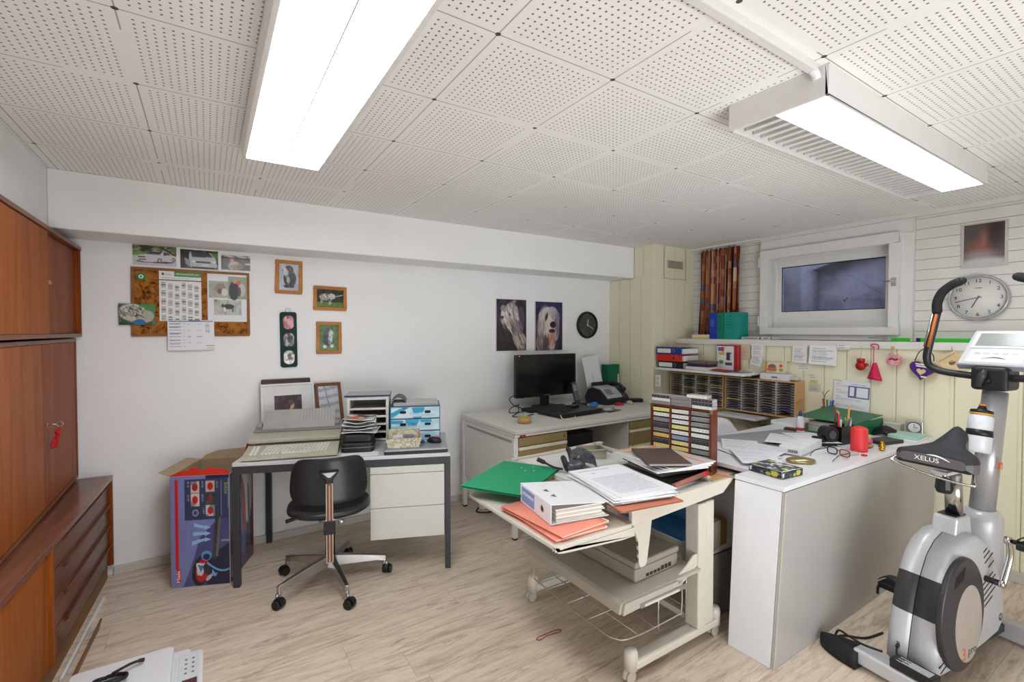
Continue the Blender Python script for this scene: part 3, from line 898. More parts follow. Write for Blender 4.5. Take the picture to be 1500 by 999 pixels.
# three small wooden frames
oak = wood('frame_oak', (168, 104, 44), (206, 142, 72), 'x', 10, 0.45)
def frame(name, label, w, h, bw, pic, loc, rot=(0, 0, 0), m=oak, depth=0.016, mount=None, mw=0.0, group=None, cat='picture frame', glass=True):
    t = thing(name, label, cat, loc, group=group, rot=rot)
    b = MB()
    for (x0, x1, z0, z1) in ((-w / 2, w / 2, h / 2 - bw, h / 2), (-w / 2, w / 2, -h / 2, -h / 2 + bw), (-w / 2, -w / 2 + bw, -h / 2 + bw, h / 2 - bw), (w / 2 - bw, w / 2, -h / 2 + bw, h / 2 - bw)):
        b.box((x0, -depth, z0), (x1, 0, z1), m)
    b.build('frame', t, bevel=min(0.003, bw * 0.25))
    if mount:
        MB().box((-w / 2 + bw, -0.007, -h / 2 + bw), (w / 2 - bw, -0.002, h / 2 - bw), mount).build('mount', t)
    sheet_pic('photo', pic, w - 2 * bw - 2 * mw, h - 2 * bw - 2 * mw, t, (0, -0.0085 if mount else -0.006, 0), t=0.002, rough=0.2, coat=0.3)
    return t
p = Pic(46, 62, (196, 202, 210), 10)
p.noise((176, 184, 196), 5, 0.4, 0.7).ell(0.55, 0.55, 0.32, 0.30, (62, 64, 66)).ell(0.50, 0.24, 0.22, 0.18, (72, 74, 76)).ell(0.34, 0.30, 0.12, 0.16, (214, 214, 214)).ell(0.45, 0.58, 0.10, 0.12, (204, 204, 204)).ell(0.19, 0.25, 0.03, 0.03, (20, 20, 22)).ell(0.40, 0.84, 0.16, 0.06, (66, 66, 70)).ell(0.66, 0.84, 0.12, 0.05, (66, 66, 70))
p.fur(0.55, 0.60, 0.27, 0.26, 1.4, [(52, 54, 56), (84, 86, 88), (120, 122, 124), (66, 68, 70)], 120, 0.07, 0.013, 0.5).fur(0.52, 0.26, 0.18, 0.14, 1.0, [(60, 62, 64), (96, 98, 100), (130, 132, 134)], 60, 0.06, 0.013).fur(0.36, 0.34, 0.09, 0.13, 1.3, [(226, 226, 226), (196, 196, 196)], 40, 0.06, 0.013).fur(0.46, 0.60, 0.08, 0.10, 1.5, [(220, 220, 220), (170, 170, 170)], 26, 0.06, 0.013)
frame('dog_picture', 'oak framed portrait picture of a grey and white sitting dog, highest of the small frames', 0.178, 0.240, 0.024, p, (0.502, WALL, 1.892), (0, D(1), 0), group='small oak frames')
p = Pic(62, 44, (52, 58, 46), 11)
p.noise((36, 42, 34), 8, 0.4, 0.6).rect(0, 0.72, 1, 1, (98, 120, 58)).noise((120, 140, 70), 14, 0.5, 0.7, 0.7, (p.vv > 0.7) * 1.0).ell(0.32, 0.42, 0.22, 0.18, (196, 192, 184)).ell(0.56, 0.38, 0.13, 0.16, (214, 210, 204)).rect(0.14, 0.5, 0.22, 0.78, (200, 196, 190)).rect(0.46, 0.5, 0.53, 0.82, (206, 202, 196)).poly([(0.68, 0.36), (1, 0.24), (1, 0.28), (0.7, 0.42)], (180, 180, 172)).ell(0.66, 0.42, 0.03, 0.03, (24, 24, 24))
p.noise((104, 100, 96), 16, 0.55, 0.7, 0.8, p.m_ell(0.32, 0.42, 0.22, 0.18)).fur(0.33, 0.42, 0.22, 0.17, 1.4, [(206, 202, 196), (120, 116, 112), (230, 226, 220), (90, 86, 84)], 90, 0.05, 0.014, 0.6).fur(0.56, 0.38, 0.11, 0.13, 1.0, [(226, 222, 216), (180, 174, 168)], 40, 0.05, 0.014).fur(0.5, 0.66, 0.05, 0.16, 1.57, [(216, 212, 206), (60, 58, 56)], 24, 0.08, 0.014).fur(0.2, 0.64, 0.05, 0.14, 1.57, [(206, 202, 196), (110, 106, 102)], 20, 0.08, 0.014)
frame('dog_picture', 'oak framed landscape picture of a speckled standing dog', 0.238, 0.182, 0.024, p, (0.786, WALL, 1.749), (0, D(1), 0), group='small oak frames')
p = Pic(46, 62, (98, 132, 84), 12)
p.noise((82, 116, 70), 9, 0.4, 0.6).ell(0.46, 0.56, 0.28, 0.24, (64, 62, 74)).ell(0.48, 0.30, 0.26, 0.17, (92, 92, 100)).ell(0.60, 0.36, 0.14, 0.16, (220, 220, 222)).ell(0.56, 0.58, 0.14, 0.18, (214, 214, 218)).ell(0.28, 0.84, 0.10, 0.07, (224, 222, 222)).ell(0.66, 0.82, 0.10, 0.07, (224, 222, 222)).fur(0.44, 0.58, 0.24, 0.20, 1.4, [(52, 50, 62), (84, 82, 94), (110, 108, 118)], 80, 0.06, 0.013).fur(0.44, 0.30, 0.20, 0.13, 1.2, [(70, 70, 80), (120, 120, 128)], 50, 0.06, 0.013).fur(0.60, 0.44, 0.10, 0.22, 1.5, [(228, 228, 230), (196, 196, 202)], 60, 0.06, 0.013).ell(0.70, 0.40, 0.03, 0.025, (30, 30, 34))
frame('dog_picture', 'oak framed picture of a puppy on green grass, lowest of the small frames', 0.180, 0.242, 0.024, p, (0.775, WALL, 1.452), (0, D(0.5), 0), group='small oak frames')
# dark green hanging frame with three ovals
t = thing('oval_picture_holder', 'narrow dark green hanging holder with three oval photos', 'picture holder', (0.496, WALL, 1.440), rot=(0, D(-0.6), 0))
gfelt = mat('green_felt', (22, 56, 52), 0.8, bump=0.2)
MB().prism(rrect(0.112, 0.40, 0.018), -0.016, 0, gfelt, 'y').build('panel', t, bevel=0.003)
for k, (zc, cols) in enumerate(((0.125, ((196, 120, 130), (222, 176, 180), (150, 70, 84))), (0.0, ((190, 188, 182), (60, 60, 58), (120, 118, 112))), (-0.128, ((196, 192, 186), (50, 44, 40), (226, 222, 216))))):
    b = MB(); b.prism(rrect(0.078, 0.106, 0.034, 6), -0.0185, -0.0155, mat('oval_rim', (16, 40, 38), 0.5), 'y', Matrix.Translation((0, 0, zc)))
    b.build('oval_rim', t)
    p = Pic(24, 30, cols[0], 20 + k)
    p.noise(cols[1], 4, 0.4, 0.6).noise(cols[2], 5, 0.5, 0.65).ell(0.5, 0.4, 0.18, 0.25, cols[1])
    # keep the oval outline: build the print as an oval of rings
    nA, nR = 28, 6
    vs = [(0, 0)]; 
    for r in range(1, nR + 1):
        for (a, c_) in rrect(0.070 * r / nR, 0.098 * r / nR, 0.031 * r / nR, 6):
            vs.append((a, c_))
    m_ = len(rrect(1, 1, 0.2, 6))
    fs = [(0, 1 + j, 1 + (j + 1) % m_) for j in range(m_)]
    for r in range(nR - 1):
        fs += [(1 + r * m_ + j, 1 + (r + 1) * m_ + j, 1 + (r + 1) * m_ + (j + 1) % m_, 1 + r * m_ + (j + 1) % m_) for j in range(m_)]
    me = bpy.data.meshes.new('oval_photo'); me.from_pydata([(a, 0, c_) for a, c_ in vs], [], [f[::-1] for f in fs])
    ca = me.color_attributes.new('print', 'FLOAT_COLOR', 'POINT')
    cc = p.colors(); arr = np.ones((len(vs), 4))
    for q, (a, c_) in enumerate(vs):
        arr[q, :3] = cc[int((0.5 - c_ / 0.1) * 29 * 0.98), int((a / 0.072 + 0.5) * 23 * 0.98)]
    ca.data.foreach_set('color', arr.ravel()); me.materials.append(print_mat(0.2, 0.4))
    o = bpy.data.objects.new('oval_photo', me); COL.objects.link(o); o.parent = t; o.location = (0, -0.0188, zc)
b = MB(); b.tube([(-0.017, -0.004, 0.197), (-0.017, -0.004, 0.222), (-0.012, -0.004, 0.226), (0.012, -0.004, 0.226), (0.017, -0.004, 0.222), (0.017, -0.004, 0.197)], 0.0022, steel, 6)
b.build('hanger', t)
# two big dog posters
p = Pic(76, 110, (62, 52, 78), 31)
p.noise((40, 34, 46), 5, 0.35, 0.6).rect(0, 0.62, 1, 1, (46, 40, 46), 0.7)
hair = lambda p, c, m, cells=18: p.noise(c, cells, 0.5, 0.7, 0.7, m)
p.ell(0.30, 0.66, 0.22, 0.36, (44, 38, 42), 0.2).ell(0.80, 0.42, 0.14, 0.3, (84, 70, 92), 0.1)
p.ell(0.50, 0.28, 0.24, 0.20, (206, 198, 192), 0.5).ell(0.48, 0.12, 0.20, 0.06, (140, 126, 134), -0.6).ell(0.22, 0.18, 0.09, 0.07, (150, 138, 142)).ell(0.62, 0.26, 0.09, 0.20, (180, 170, 168), -0.5)
p.ell(0.30, 0.40, 0.22, 0.09, (214, 206, 198), 0.85).ell(0.48, 0.56, 0.30, 0.06, (208, 198, 190), 0.9).ell(0.64, 0.52, 0.30, 0.05, (136, 118, 112), 0.9).ell(0.74, 0.80, 0.30, 0.14, (196, 182, 172), 0.9)
p.ell(0.66, 0.22, 0.015, 0.09, (70, 58, 62), -0.6).ell(0.56, 0.27, 0.015, 0.08, (78, 66, 70), -0.3).ell(0.42, 0.28, 0.02, 0.05, (60, 50, 54)).ell(0.195, 0.35, 0.035, 0.03, (26, 22, 26)).ell(0.70, 0.66, 0.2, 0.02, (100, 86, 84), 0.9).ell(0.86, 0.94, 0.12, 0.1, (110, 78, 66))
p.fur(0.52, 0.28, 0.20, 0.17, 1.1, [(226, 220, 214), (190, 180, 176), (120, 106, 108), (236, 232, 226)], 150, 0.07, 0.009, 0.5).fur(0.40, 0.46, 0.24, 0.10, 0.9, [(230, 224, 216), (206, 196, 188), (150, 134, 128)], 110, 0.08, 0.009, 0.4).fur(0.66, 0.55, 0.20, 0.12, 0.9, [(120, 100, 98), (160, 146, 140), (86, 70, 74)], 90, 0.09, 0.009, 0.3).fur(0.78, 0.80, 0.20, 0.14, 0.9, [(214, 202, 194), (176, 160, 152), (120, 100, 94)], 90, 0.08, 0.009, 0.4).fur(0.26, 0.72, 0.16, 0.22, 1.3, [(52, 46, 50), (70, 62, 66)], 60, 0.08, 0.009).ell(0.195, 0.35, 0.035, 0.03, (26, 22, 26)).ell(0.43, 0.29, 0.02, 0.035, (50, 42, 46))
t = thing('dog_poster', 'dark poster of a long-haired dog in profile above the monitor', 'poster', (2.418, WALL, 1.560))
MB().box((-0.168, -0.012, -0.243), (0.168, 0, 0.243), mat('canvas_edge', (196, 190, 196), 0.6)).build('panel', t)
sheet_pic('print', p, 0.332, 0.482, t, (0, -0.0125, 0), rough=0.4)
p = Pic(76, 110, (46, 42, 86), 32)
p.noise((38, 34, 62), 4, 0.4, 0.6).rect(0.85, 0.5, 1, 1, (36, 30, 40), 0.8)
p.ell(0.44, 0.56, 0.42, 0.44, (120, 98, 104)).ell(0.24, 0.50, 0.14, 0.36, (186, 174, 170), 0.15).ell(0.80, 0.45, 0.08, 0.28, (130, 112, 124), -0.15).ell(0.36, 0.24, 0.26, 0.12, (206, 198, 192), -0.3).ell(0.66, 0.22, 0.18, 0.12, (176, 168, 176), 0.4)
p.ell(0.52, 0.48, 0.20, 0.18, (212, 202, 196)).ell(0.42, 0.62, 0.12, 0.2, (206, 190, 182), 0.2).ell(0.76, 0.60, 0.08, 0.2, (190, 172, 166)).ell(0.40, 0.30, 0.05, 0.12, (52, 42, 50), 0.5).ell(0.62, 0.28, 0.05, 0.06, (90, 78, 88))
p.ell(0.64, 0.47, 0.12, 0.07, (30, 26, 36)).ell(0.60, 0.60, 0.12, 0.05, (44, 32, 36)).ell(0.56, 0.63, 0.06, 0.02, (150, 84, 80)).ell(0.60, 0.76, 0.12, 0.14, (186, 120, 96)).ell(0.60, 0.90, 0.12, 0.10, (216, 200, 190)).ell(0.14, 0.86, 0.12, 0.16, (150, 132, 130)).ell(0.34, 0.84, 0.10, 0.16, (80, 60, 62))
p.fur(0.26, 0.46, 0.14, 0.32, 1.75, [(214, 206, 200), (176, 164, 164), (140, 124, 130)], 130, 0.10, 0.009, 0.25).fur(0.40, 0.26, 0.22, 0.10, 2.3, [(226, 220, 214), (190, 180, 176)], 80, 0.08, 0.009, 0.4).fur(0.70, 0.26, 0.16, 0.10, 0.8, [(196, 188, 194), (150, 142, 156)], 60, 0.08, 0.009, 0.4).fur(0.80, 0.48, 0.07, 0.26, 1.4, [(150, 134, 146), (110, 94, 110)], 60, 0.09, 0.009, 0.2).fur(0.48, 0.54, 0.14, 0.20, 1.7, [(226, 216, 210), (200, 186, 180)], 90, 0.08, 0.009, 0.3).fur(0.20, 0.84, 0.16, 0.14, 1.6, [(170, 150, 150), (120, 100, 106), (90, 72, 80)], 70, 0.08, 0.009).fur(0.40, 0.86, 0.12, 0.12, 1.6, [(110, 88, 90), (70, 54, 58)], 40, 0.08, 0.009).fur(0.60, 0.82, 0.11, 0.15, 1.57, [(206, 150, 126), (224, 200, 188), (180, 120, 100)], 60, 0.08, 0.009, 0.2)
p.ell(0.64, 0.47, 0.11, 0.065, (30, 26, 36)).ell(0.60, 0.60, 0.11, 0.04, (44, 32, 36)).ell(0.40, 0.31, 0.04, 0.09, (52, 42, 50), 0.5, 0.5)
t = thing('dog_poster', 'dark blue poster of a shaggy dog face, beside the black wall clock', 'poster', (2.862, WALL, 1.553))
MB().box((-0.169, -0.012, -0.241), (0.169, 0, 0.241), mat('canvas_edge')).build('panel', t)
sheet_pic('print', p, 0.333, 0.478, t, (0, -0.0125, 0), rough=0.4)
# black wall clock
black = mat('black_plastic', (30, 30, 32), 0.4)
t = thing('wall_clock', 'black round wall clock on the white wall beside the column', 'clock', (3.366, WALL, 1.568))
RX = Matrix.Rotation(PI / 2, 4, 'X')
b = MB(); b.lathe([(0.140, 0), (0.143, 0.012), (0.138, 0.026), (0.126, 0.030), (0.120, 0.024), (0.119, 0.002)], mat('clock_rim', (20, 22, 20), 0.3), 48, M=RX, ring=True); b.build('rim', t)
b = MB(); b.lathe([(0.0, 0.010), (0.121, 0.010), (0.121, 0.013), (0.0, 0.013)][1:3] , mat('clock_dial', (70, 68, 62), 0.5), 48, M=RX); b.build('dial', t)
b = MB()
for k in range(12):
    a = k * PI / 6
    M = Matrix.Rotation(a, 4, 'Y')
    b.box((-0.0015, -0.0142, 0.094), (0.0015, -0.013, 0.112 if k % 3 == 0 else 0.104), mat('dial_mark', (150, 160, 140), 0.5), M)
b.build('dial_marking', t)
text('numerals', '2', 0.030, mat('dial_numeral', (120, 124, 108), 0.5), t, (0.055, -0.0135, -0.058), (PI / 2, 0, 0))
text('numerals', '0', 0.030, mat('dial_numeral'), t, (-0.055, -0.0135, -0.058), (PI / 2, 0, 0))
hand = mat('clock_hand', (216, 218, 210), 0.4)
MB().box((-0.004, -0.0165, -0.012), (0.004, -0.0155, 0.060), hand, Matrix.Rotation(D(8), 4, 'Y')).build('hour_hand', t)
MB().box((-0.0028, -0.0185, -0.014), (0.0028, -0.0175, 0.088), hand, Matrix.Rotation(D(118), 4, 'Y')).build('minute_hand', t)
# ================================================================ typewriter desk, chair, vacuum cleaner box
D1 = Matrix.Translation((0.112, 3.176, 0)) @ Matrix.Rotation(-D(21.86), 4, 'Z')
A1 = -D(21.86)
def d1(x, y, z):
    return D1 @ Vector((x, y, z))
Z1 = 0.735
charcoal = mat('charcoal_metal', (58, 58, 62), 0.45)
lgrey_top = mat('desk_top_grey', (206, 206, 208), 0.4, var=0.03)
dgrey = mat('drawer_grey', (204, 204, 196), 0.45, var=0.02)
t = thing('typewriter_desk', 'grey topped desk with charcoal legs and a drawer pedestal, standing askew by the long wall', 'desk', (0.112, 3.176, 0), A1)
MB().box((0, -0.002, Z1 - 0.022), (1.26, 0.63, Z1), lgrey_top).build('desktop', t, bevel=0.003)
b = MB()
b.box((0.0, 0.0, Z1 - 0.066), (1.26, 0.03, Z1 - 0.023), charcoal); b.box((0.0, 0.60, Z1 - 0.066), (1.26, 0.63, Z1 - 0.023), charcoal)
b.box((0.0, 0.03, Z1 - 0.066), (0.03, 0.60, Z1 - 0.023), charcoal); b.box((1.23, 0.03, Z1 - 0.066), (1.26, 0.60, Z1 - 0.023), charcoal)
b.build('apron', t, bevel=0.001)
for (x, y) in ((0, 0), (1.226, 0), (0, 0.596), (1.226, 0.596)):
    MB().box((x, y, 0), (x + 0.034, y + 0.034, Z1 - 0.066), charcoal).build('leg', t, bevel=0.002)
ped = MB().box((0.776, 0.022, 0.235), (1.218, 0.58, 0.667), dgrey).build('pedestal', t, bevel=0.002)
for z0, z1 in ((0.622, 0.666), (0.412, 0.619), (0.216, 0.409)):
    MB().box((0.772, 0.0, z0), (1.222, 0.021, z1), dgrey).build('drawer', ped, bevel=0.002)
# framed pictures leaning on the wall behind the typewriter
p = Pic(52, 36, (46, 28, 40), 41)
p.noise((30, 18, 30), 5, 0.4, 0.6).ell(0.62, 0.55, 0.10, 0.20, (206, 150, 120)).ell(0.64, 0.30, 0.07, 0.14, (222, 180, 160)).ell(0.60, 0.22, 0.10, 0.10, (90, 50, 40)).ell(0.70, 0.80, 0.12, 0.2, (190, 150, 110)).rect(0.34, 0.76, 0.52, 0.92, (200, 196, 206)).noise((96, 40, 50), 9, 0.6, 0.75, 0.7)
white_frame = mat('frame_white', (222, 222, 220), 0.4)
frame('wall_picture', 'white framed picture with a dark photo leaning behind the typewriter', 0.345, 0.40, 0.012, p, (0.478, 3.665, 0.932), (-D(14), 0, 0), white_frame, 0.018, mat('mount_white', (214, 214, 212), 0.6), 0.072)
p = Pic(30, 44, (200, 204, 208), 42)
for i in range(6):
    p.poly([(0, 0.06 + i * 0.17), (1, 0.0 + i * 0.17), (1, 0.06 + i * 0.17), (0, 0.13 + i * 0.17)], (158, 164, 172))
p.poly([(0.3, 0.0), (0.36, 0), (0.75, 1), (0.66, 1)], (150, 150, 152))
brown_frame = wood('frame_brown', (92, 56, 32), (134, 86, 52), 'z', 10, 0.4)
frame('wall_picture', 'brown framed picture with a pale striped image leaning between typewriter and letter trays', 0.185, 0.40, 0.022, p, (0.752, 3.655, 0.925), (-D(21), 0, 0), brown_frame, 0.018)
dark_frame = wood('frame_dark', (40, 26, 20), (78, 46, 32), 'x', 10, 0.4)
p = Pic(8, 8, (60, 50, 44), 43)
frame('wall_picture', 'dark brown frame hidden behind the white framed picture, only its top showing', 0.32, 0.425, 0.02, p, (0.475, 3.708, 0.949), (-D(12), 0, 0), dark_frame, 0.014)

# typewriter
tw = mat('typewriter_beige', (182, 178, 158), 0.55, bump=0.05, scale=60)
twg = mat('typewriter_grey', (146, 145, 142), 0.55)
twl = mat('typewriter_lid', (160, 158, 153), 0.5)
t = thing('typewriter', 'beige electronic typewriter with its grey paper lid raised', 'typewriter', tuple(d1(0.048, -0.004, Z1 + 0.001)), A1 + D(5))
w = 0.53
b = MB()
b.prism([(0, 0.006), (0, 0.018), (0.02, 0.026), (0.172, 0.058), (0.178, 0.03), (0.40, 0.03), (0.40, 0.0), (0.03, 0.0)], 0, w, tw, 'x')
b.build('base', t, bevel=0.003)
b = MB(); b.box((0.002, 0.1735, 0.03), (w - 0.002, 0.1795, 0.064), mat('gap_dark', (70, 68, 60), 0.7)); b.build('body_gap', t)
b = MB()
b.prism([(0.180, 0.066), (0.176, 0.088), (0.19, 0.094), (0.305, 0.108), (0.415, 0.138), (0.43, 0.13), (0.43, 0.032)], -0.004, w + 0.004, tw, 'x')
b.build('cover', t, bevel=0.004)
b = MB()
b.prism([(0.305, 0.110), (0.415, 0.142), (0.42, 0.150), (0.30, 0.118)], -0.002, w + 0.002, twg, 'x')
b.build('carriage_deck', t, bevel=0.002)
b = MB()
b.prism([(0.315, 0.128), (0.324, 0.118), (0.345, 0.152), (0.392, 0.238), (0.384, 0.242), (0.338, 0.160)], 0.05, w - 0.04, twl, 'x')
for i in range(12):
    xx = 0.27 + i * 0.019
    b.prism([(0.338, 0.160), (0.3355, 0.163), (0.3805, 0.243), (0.384, 0.242)], xx, xx + 0.002, twg, 'x')
b.build('paper_lid', t, bevel=0.0015)
MB().cyl((0.045, 0.36, 0.140), (w - 0.045, 0.36, 0.140), 0.016, mat('rubber_black', (26, 26, 28), 0.6), n=16).build('platen', t)
for xx in (0.012, w - 0.042):
    MB().cyl((xx, 0.36, 0.145), (xx + 0.03, 0.36, 0.145), 0.020, twg, n=16).build('platen_knob', t, bevel=0.002)
keyc = mat('key_ivory', (224, 223, 212), 0.5)
b = MB()
sl = 0.032 / 0.152
for r in range(5):
    yy = 0.034 + r * 0.0235
    zz = 0.029 + (yy - 0.02) * sl
    for k in range(2):
        b.prism(rrect(0.016, 0.017, 0.003, 2, 0.045 + k * 0.021, yy + 0.008), zz - 0.002, zz + 0.007, keyc)
    for k in range(18):
        if r == 0 and 4 < k < 13:
            continue
        b.prism(rrect(0.0165, 0.017, 0.003, 2, 0.105 + k * 0.0205 + r * 0.004, yy + 0.008), zz - 0.002, zz + 0.007, keyc)
b.prism(rrect(0.16, 0.017, 0.003, 2, 0.29, 0.042), 0.028, 0.038, keyc)
b.build('keys', t)

# letter tray rack
rk = mat('rack_white', (210, 208, 198), 0.5)
inner = mat('rack_inner', (176, 172, 158), 0.6)
x0, x1 = 0.588, 0.862
t = thing('letter_rack', 'white letter tray rack with open compartments on the grey desk', 'letter rack', tuple(d1(x0, 0.345, Z1 + 0.001)), A1)
w, dp, h = x1 - x0, 0.26, 0.318
b = MB()
b.box((0, 0, 0), (0.018, dp, h), rk); b.box((w - 0.018, 0, 0), (w, dp, h), rk); b.box((0.018, 0, h - 0.02), (w - 0.018, dp, h), rk); b.box((0.018, dp - 0.006, 0), (w - 0.018, dp, h - 0.02), inner); b.box((0.018, 0, 0), (w - 0.018, dp - 0.006, 0.012), rk)
b.build('case', t, bevel=0.0015)
for i in range(5):
    z = 0.018 + i * 0.053
    b = MB()
    b.box((0.019, 0.004, z), (w - 0.019, dp - 0.008, z + 0.004), inner)
    b.box((0.019, 0.0, z), (w - 0.019, 0.006, z + 0.014), rk)
    b.build('tray', t, bevel=0.001)
for i, zz in ((4, 0), (3, 0)):
    pass
b = MB(); b.box((0, 0, 0), (0.30, 0.235, 0.004), mat('folder_blue', (40, 42, 96), 0.4)); b.box((0, -0.001, 0.0), (0.30, 0.006, 0.0115), mat('folder_blue')); b.box((0.004, 0.006, 0.004), (0.296, 0.232, 0.011), mat('folder_grey', (168, 168, 168), 0.4))
o = b.build('flat_folder', loc=d1(0.572, 0.338, Z1 + 0.3205), rot=(0, 0, A1 + D(1)), bevel=0.001); tag(o, 'grey folder with a blue edge lying on top of the letter rack', 'folder')
# cardboard drawer box, aqua
aq = [(196, 224, 230), (40, 150, 194), (226, 238, 240)]
x0 = 0.874
t = thing('drawer_box', 'pale aqua cardboard box with three drawers beside the letter rack', 'drawer box', tuple(d1(x0, 0.30, Z1 + 0.001)), A1)
w, dp, h = 0.335, 0.27, 0.252
side_blue = mat('carton_blue', (52, 112, 150), 0.6)
b = MB()
b.box((0, 0.002, 0), (0.004, dp, h), side_blue); b.box((w - 0.004, 0.002, 0), (w, dp, h), side_blue); b.box((0.004, dp - 0.004, 0), (w - 0.004, dp, h), side_blue); b.box((0.004, 0.002, h - 0.004), (w - 0.004, dp - 0.004, h), side_blue); b.box((0.004, 0.002, 0), (w - 0.004, dp - 0.004, 0.003), side_blue)
for k in (1, 2):
    b.box((0.004, 0.002, k * 0.0835), (w - 0.004, dp - 0.004, k * 0.0835 + 0.002), side_blue)
b.build('carton', t)
for k in range(3):
    p = Pic(90, 24, (206, 228, 232), 50 + k)
    p.noise((178, 214, 224), 4, 0.4, 0.6)
    if k == 2:
        p.poly([(0, 0.5), (0.18, 0.1), (0.30, 0.2), (0.02, 0.95), (0, 0.95)], (44, 152, 196)).poly([(0.42, 0.05), (0.70, 0.0), (0.66, 0.5), (0.46, 0.55)], (44, 152, 196)).poly([(0.2, 0.0), (0.38, 0), (0.26, 0.3)], (30, 130, 180)).rect(0.46, 0.9, 0.62, 1, (44, 140, 190)).lines(0.38, 0.62, 0.6, 0.75, 2, (150, 180, 190))
    elif k == 1:
        p.rect(0, 0.05, 0.24, 0.35, (44, 152, 196)).poly([(0.28, 0.0), (0.6, 0.0), (0.52, 0.6), (0.36, 0.55)], (60, 170, 208)).rect(0.6, 0.02, 0.84, 0.28, (44, 152, 196)).poly([(0.2, 0.95), (0.35, 0.7), (0.62, 0.8), (0.6, 1)], (230, 236, 238)).noise((30, 120, 170), 20, 0.6, 0.7, 0.6, (p.u > 0.3) * (p.u < 0.55) * (p.vv < 0.5))
    else:
        p.poly([(0.5, 0.1), (0.8, 0.2), (0.7, 0.9), (0.4, 0.8)], (150, 200, 216))
    d = MB().box((0.005, 0.004, k * 0.0835 + 0.004), (w - 0.005, dp - 0.006, k * 0.0835 + 0.0795), mat('carton_pale', (204, 224, 228), 0.6)).build('drawer', t)
    sheet_pic('drawer_print', p, w - 0.012, 0.074, d, (w / 2, 0.0025, k * 0.0835 + 0.042), t=0.002, rough=0.5)
    for xx in (0.085, 0.25):
        b = MB()
        b.prism(rrect(0.042, 0.018, 0.008, 4), 0.0, 0.003, mat('hole_black', (18, 18, 20), 0.6), 'y', Matrix.Translation((xx, -0.001, k * 0.0835 + 0.046)))
        b.build('finger_hole', d)
b = MB()
for i, (c_, dx, dz) in enumerate((((160, 160, 156), 0, 0.0), ((196, 190, 172), 0.004, 0.005), ((140, 142, 144), -0.003, 0.010), ((190, 192, 190), 0.002, 0.014))):
    b.box((0.0 + dx, 0.0, dz), (0.30 + dx, 0.22, dz + 0.0042), mat('stack_%d' % i, c_, 0.6))
o = b.build('paper_folders', loc=d1(0.895, 0.315, Z1 + 0.2545), rot=(0, 0, A1 + D(2))); tag(o, 'thin stack of grey folders on top of the aqua drawer box', 'folders')
b = MB(); b.sheet(lambda u, v: (0.10 * u, 0.20 * v, 0.035 * math.sin(u * PI) ** 0.7), 10, 2, (0, 0, -0.002), mat('cap_grey', (92, 94, 98), 0.6))
o = b.build('plastic_cover', loc=d1(0.877, 0.34, Z1 + 0.2765), rot=(0, 0, A1)); tag(o, 'curved dark grey plastic cover at the back of the folders on the aqua box', 'cover')

# laptop, mouse, gem, newspaper basket, bag, papers
lap = mat('laptop_silver', (158, 160, 164), 0.35, 0.2)
t = thing('closed_laptop', 'closed grey laptop lying at the corner of the grey desk', 'laptop', tuple(d1(0.853, 0.008, Z1 + 0.001)), A1 + D(1))
MB().prism(rrect(0.392, 0.275, 0.012, 4, 0.196, 0.1375), 0, 0.016, black).build('base', t, bevel=0.002)
MB().prism(rrect(0.392, 0.275, 0.012, 4, 0.196, 0.1375), 0.018, 0.030, lap).build('lid', t, bevel=0.002)
MB().box((0.05, 0.262, 0.013), (0.342, 0.272, 0.02), black).build('hinge', t)
t = thing('computer_mouse', 'black mouse with a pink wheel on the closed grey laptop', 'mouse', tuple(d1(1.165, 0.17, Z1 + 0.032)), A1 - D(25))
MB().lathe([(0.001, 0.0), (0.046, 0.0), (0.05, 0.008), (0.046, 0.022), (0.032, 0.034), (0.012, 0.038), (0.001, 0.038)], black, 20, M=Matrix.Diagonal((1, 0.62, 1, 1))).build('body', t)
MB().ball((0.016, 0.004, 0.034), (0.016, 0.012, 0.010), mat('pink', (222, 60, 150), 0.4), 12, 8).build('wheel', t)
b = MB(); b.ball((0, 0, 0.012), (0.022, 0.018, 0.012), mat('gem_blue', (40, 70, 150), 0.1, var=0.4, scale=90, coat=0.5), 7, 5); b.ball((0.02, 0.006, 0.009), (0.012, 0.01, 0.009), mat('gem_clear', (190, 205, 215), 0.1, var=0.2), 6, 4)
o = b.build('glass_gem', loc=d1(1.085, 0.155, Z1 + 0.0325)); tag(o, 'small blue glass ornament on the closed grey laptop', 'ornament')
news = NT('woven_newsprint', 0.7, 0.2)
c = news.ramp(news.noise(90, 2), [(0.42, (206, 200, 176)), (0.5, (188, 180, 156)), (0.62, (160, 152, 134))])
news.color(news.mix(news.math('GREATER_THAN', news.noise(24, 2), 0.6), c, (210, 206, 190)))
t = thing('paper_basket', 'small open basket woven from newsprint, filled with papers, on the closed grey laptop', 'basket', tuple(d1(0.862, 0.036, Z1 + 0.032)), A1 + D(2))
b = MB()
B0 = [(0.015, 0.0), (0.205, 0.0), (0.200, 0.15), (0.02, 0.15)]
B1 = [(0.0, -0.004), (0.222, -0.004), (0.214, 0.175), (0.004, 0.175)]
zt = [0.062, 0.062, 0.088, 0.088]
vs = [(x, y, 0) for x, y in B0] + [(x, y, z) for (x, y), z in zip(B1, zt)]
ins = lambda q, k: [(0.11 + (x - 0.11) * k, 0.085 + (y - 0.085) * k) for x, y in q]
vs += [(x, y, z) for (x, y), z in zip(ins(B1, 0.95), zt)] + [(x, y, 0.004) for x, y in ins(B0, 0.95)]
fs = [(0, 3, 2, 1)]
for i in range(4):
    j = (i + 1) % 4
    fs += [(i, j, 4 + j, 4 + i), (4 + i, 4 + j, 8 + j, 8 + i), (8 + i, 8 + j, 12 + j, 12 + i)]
fs.append((12, 13, 14, 15))
b.add(vs, fs, news.m); b.build('basket', t, bevel=0.002)
rs = random.Random(3)
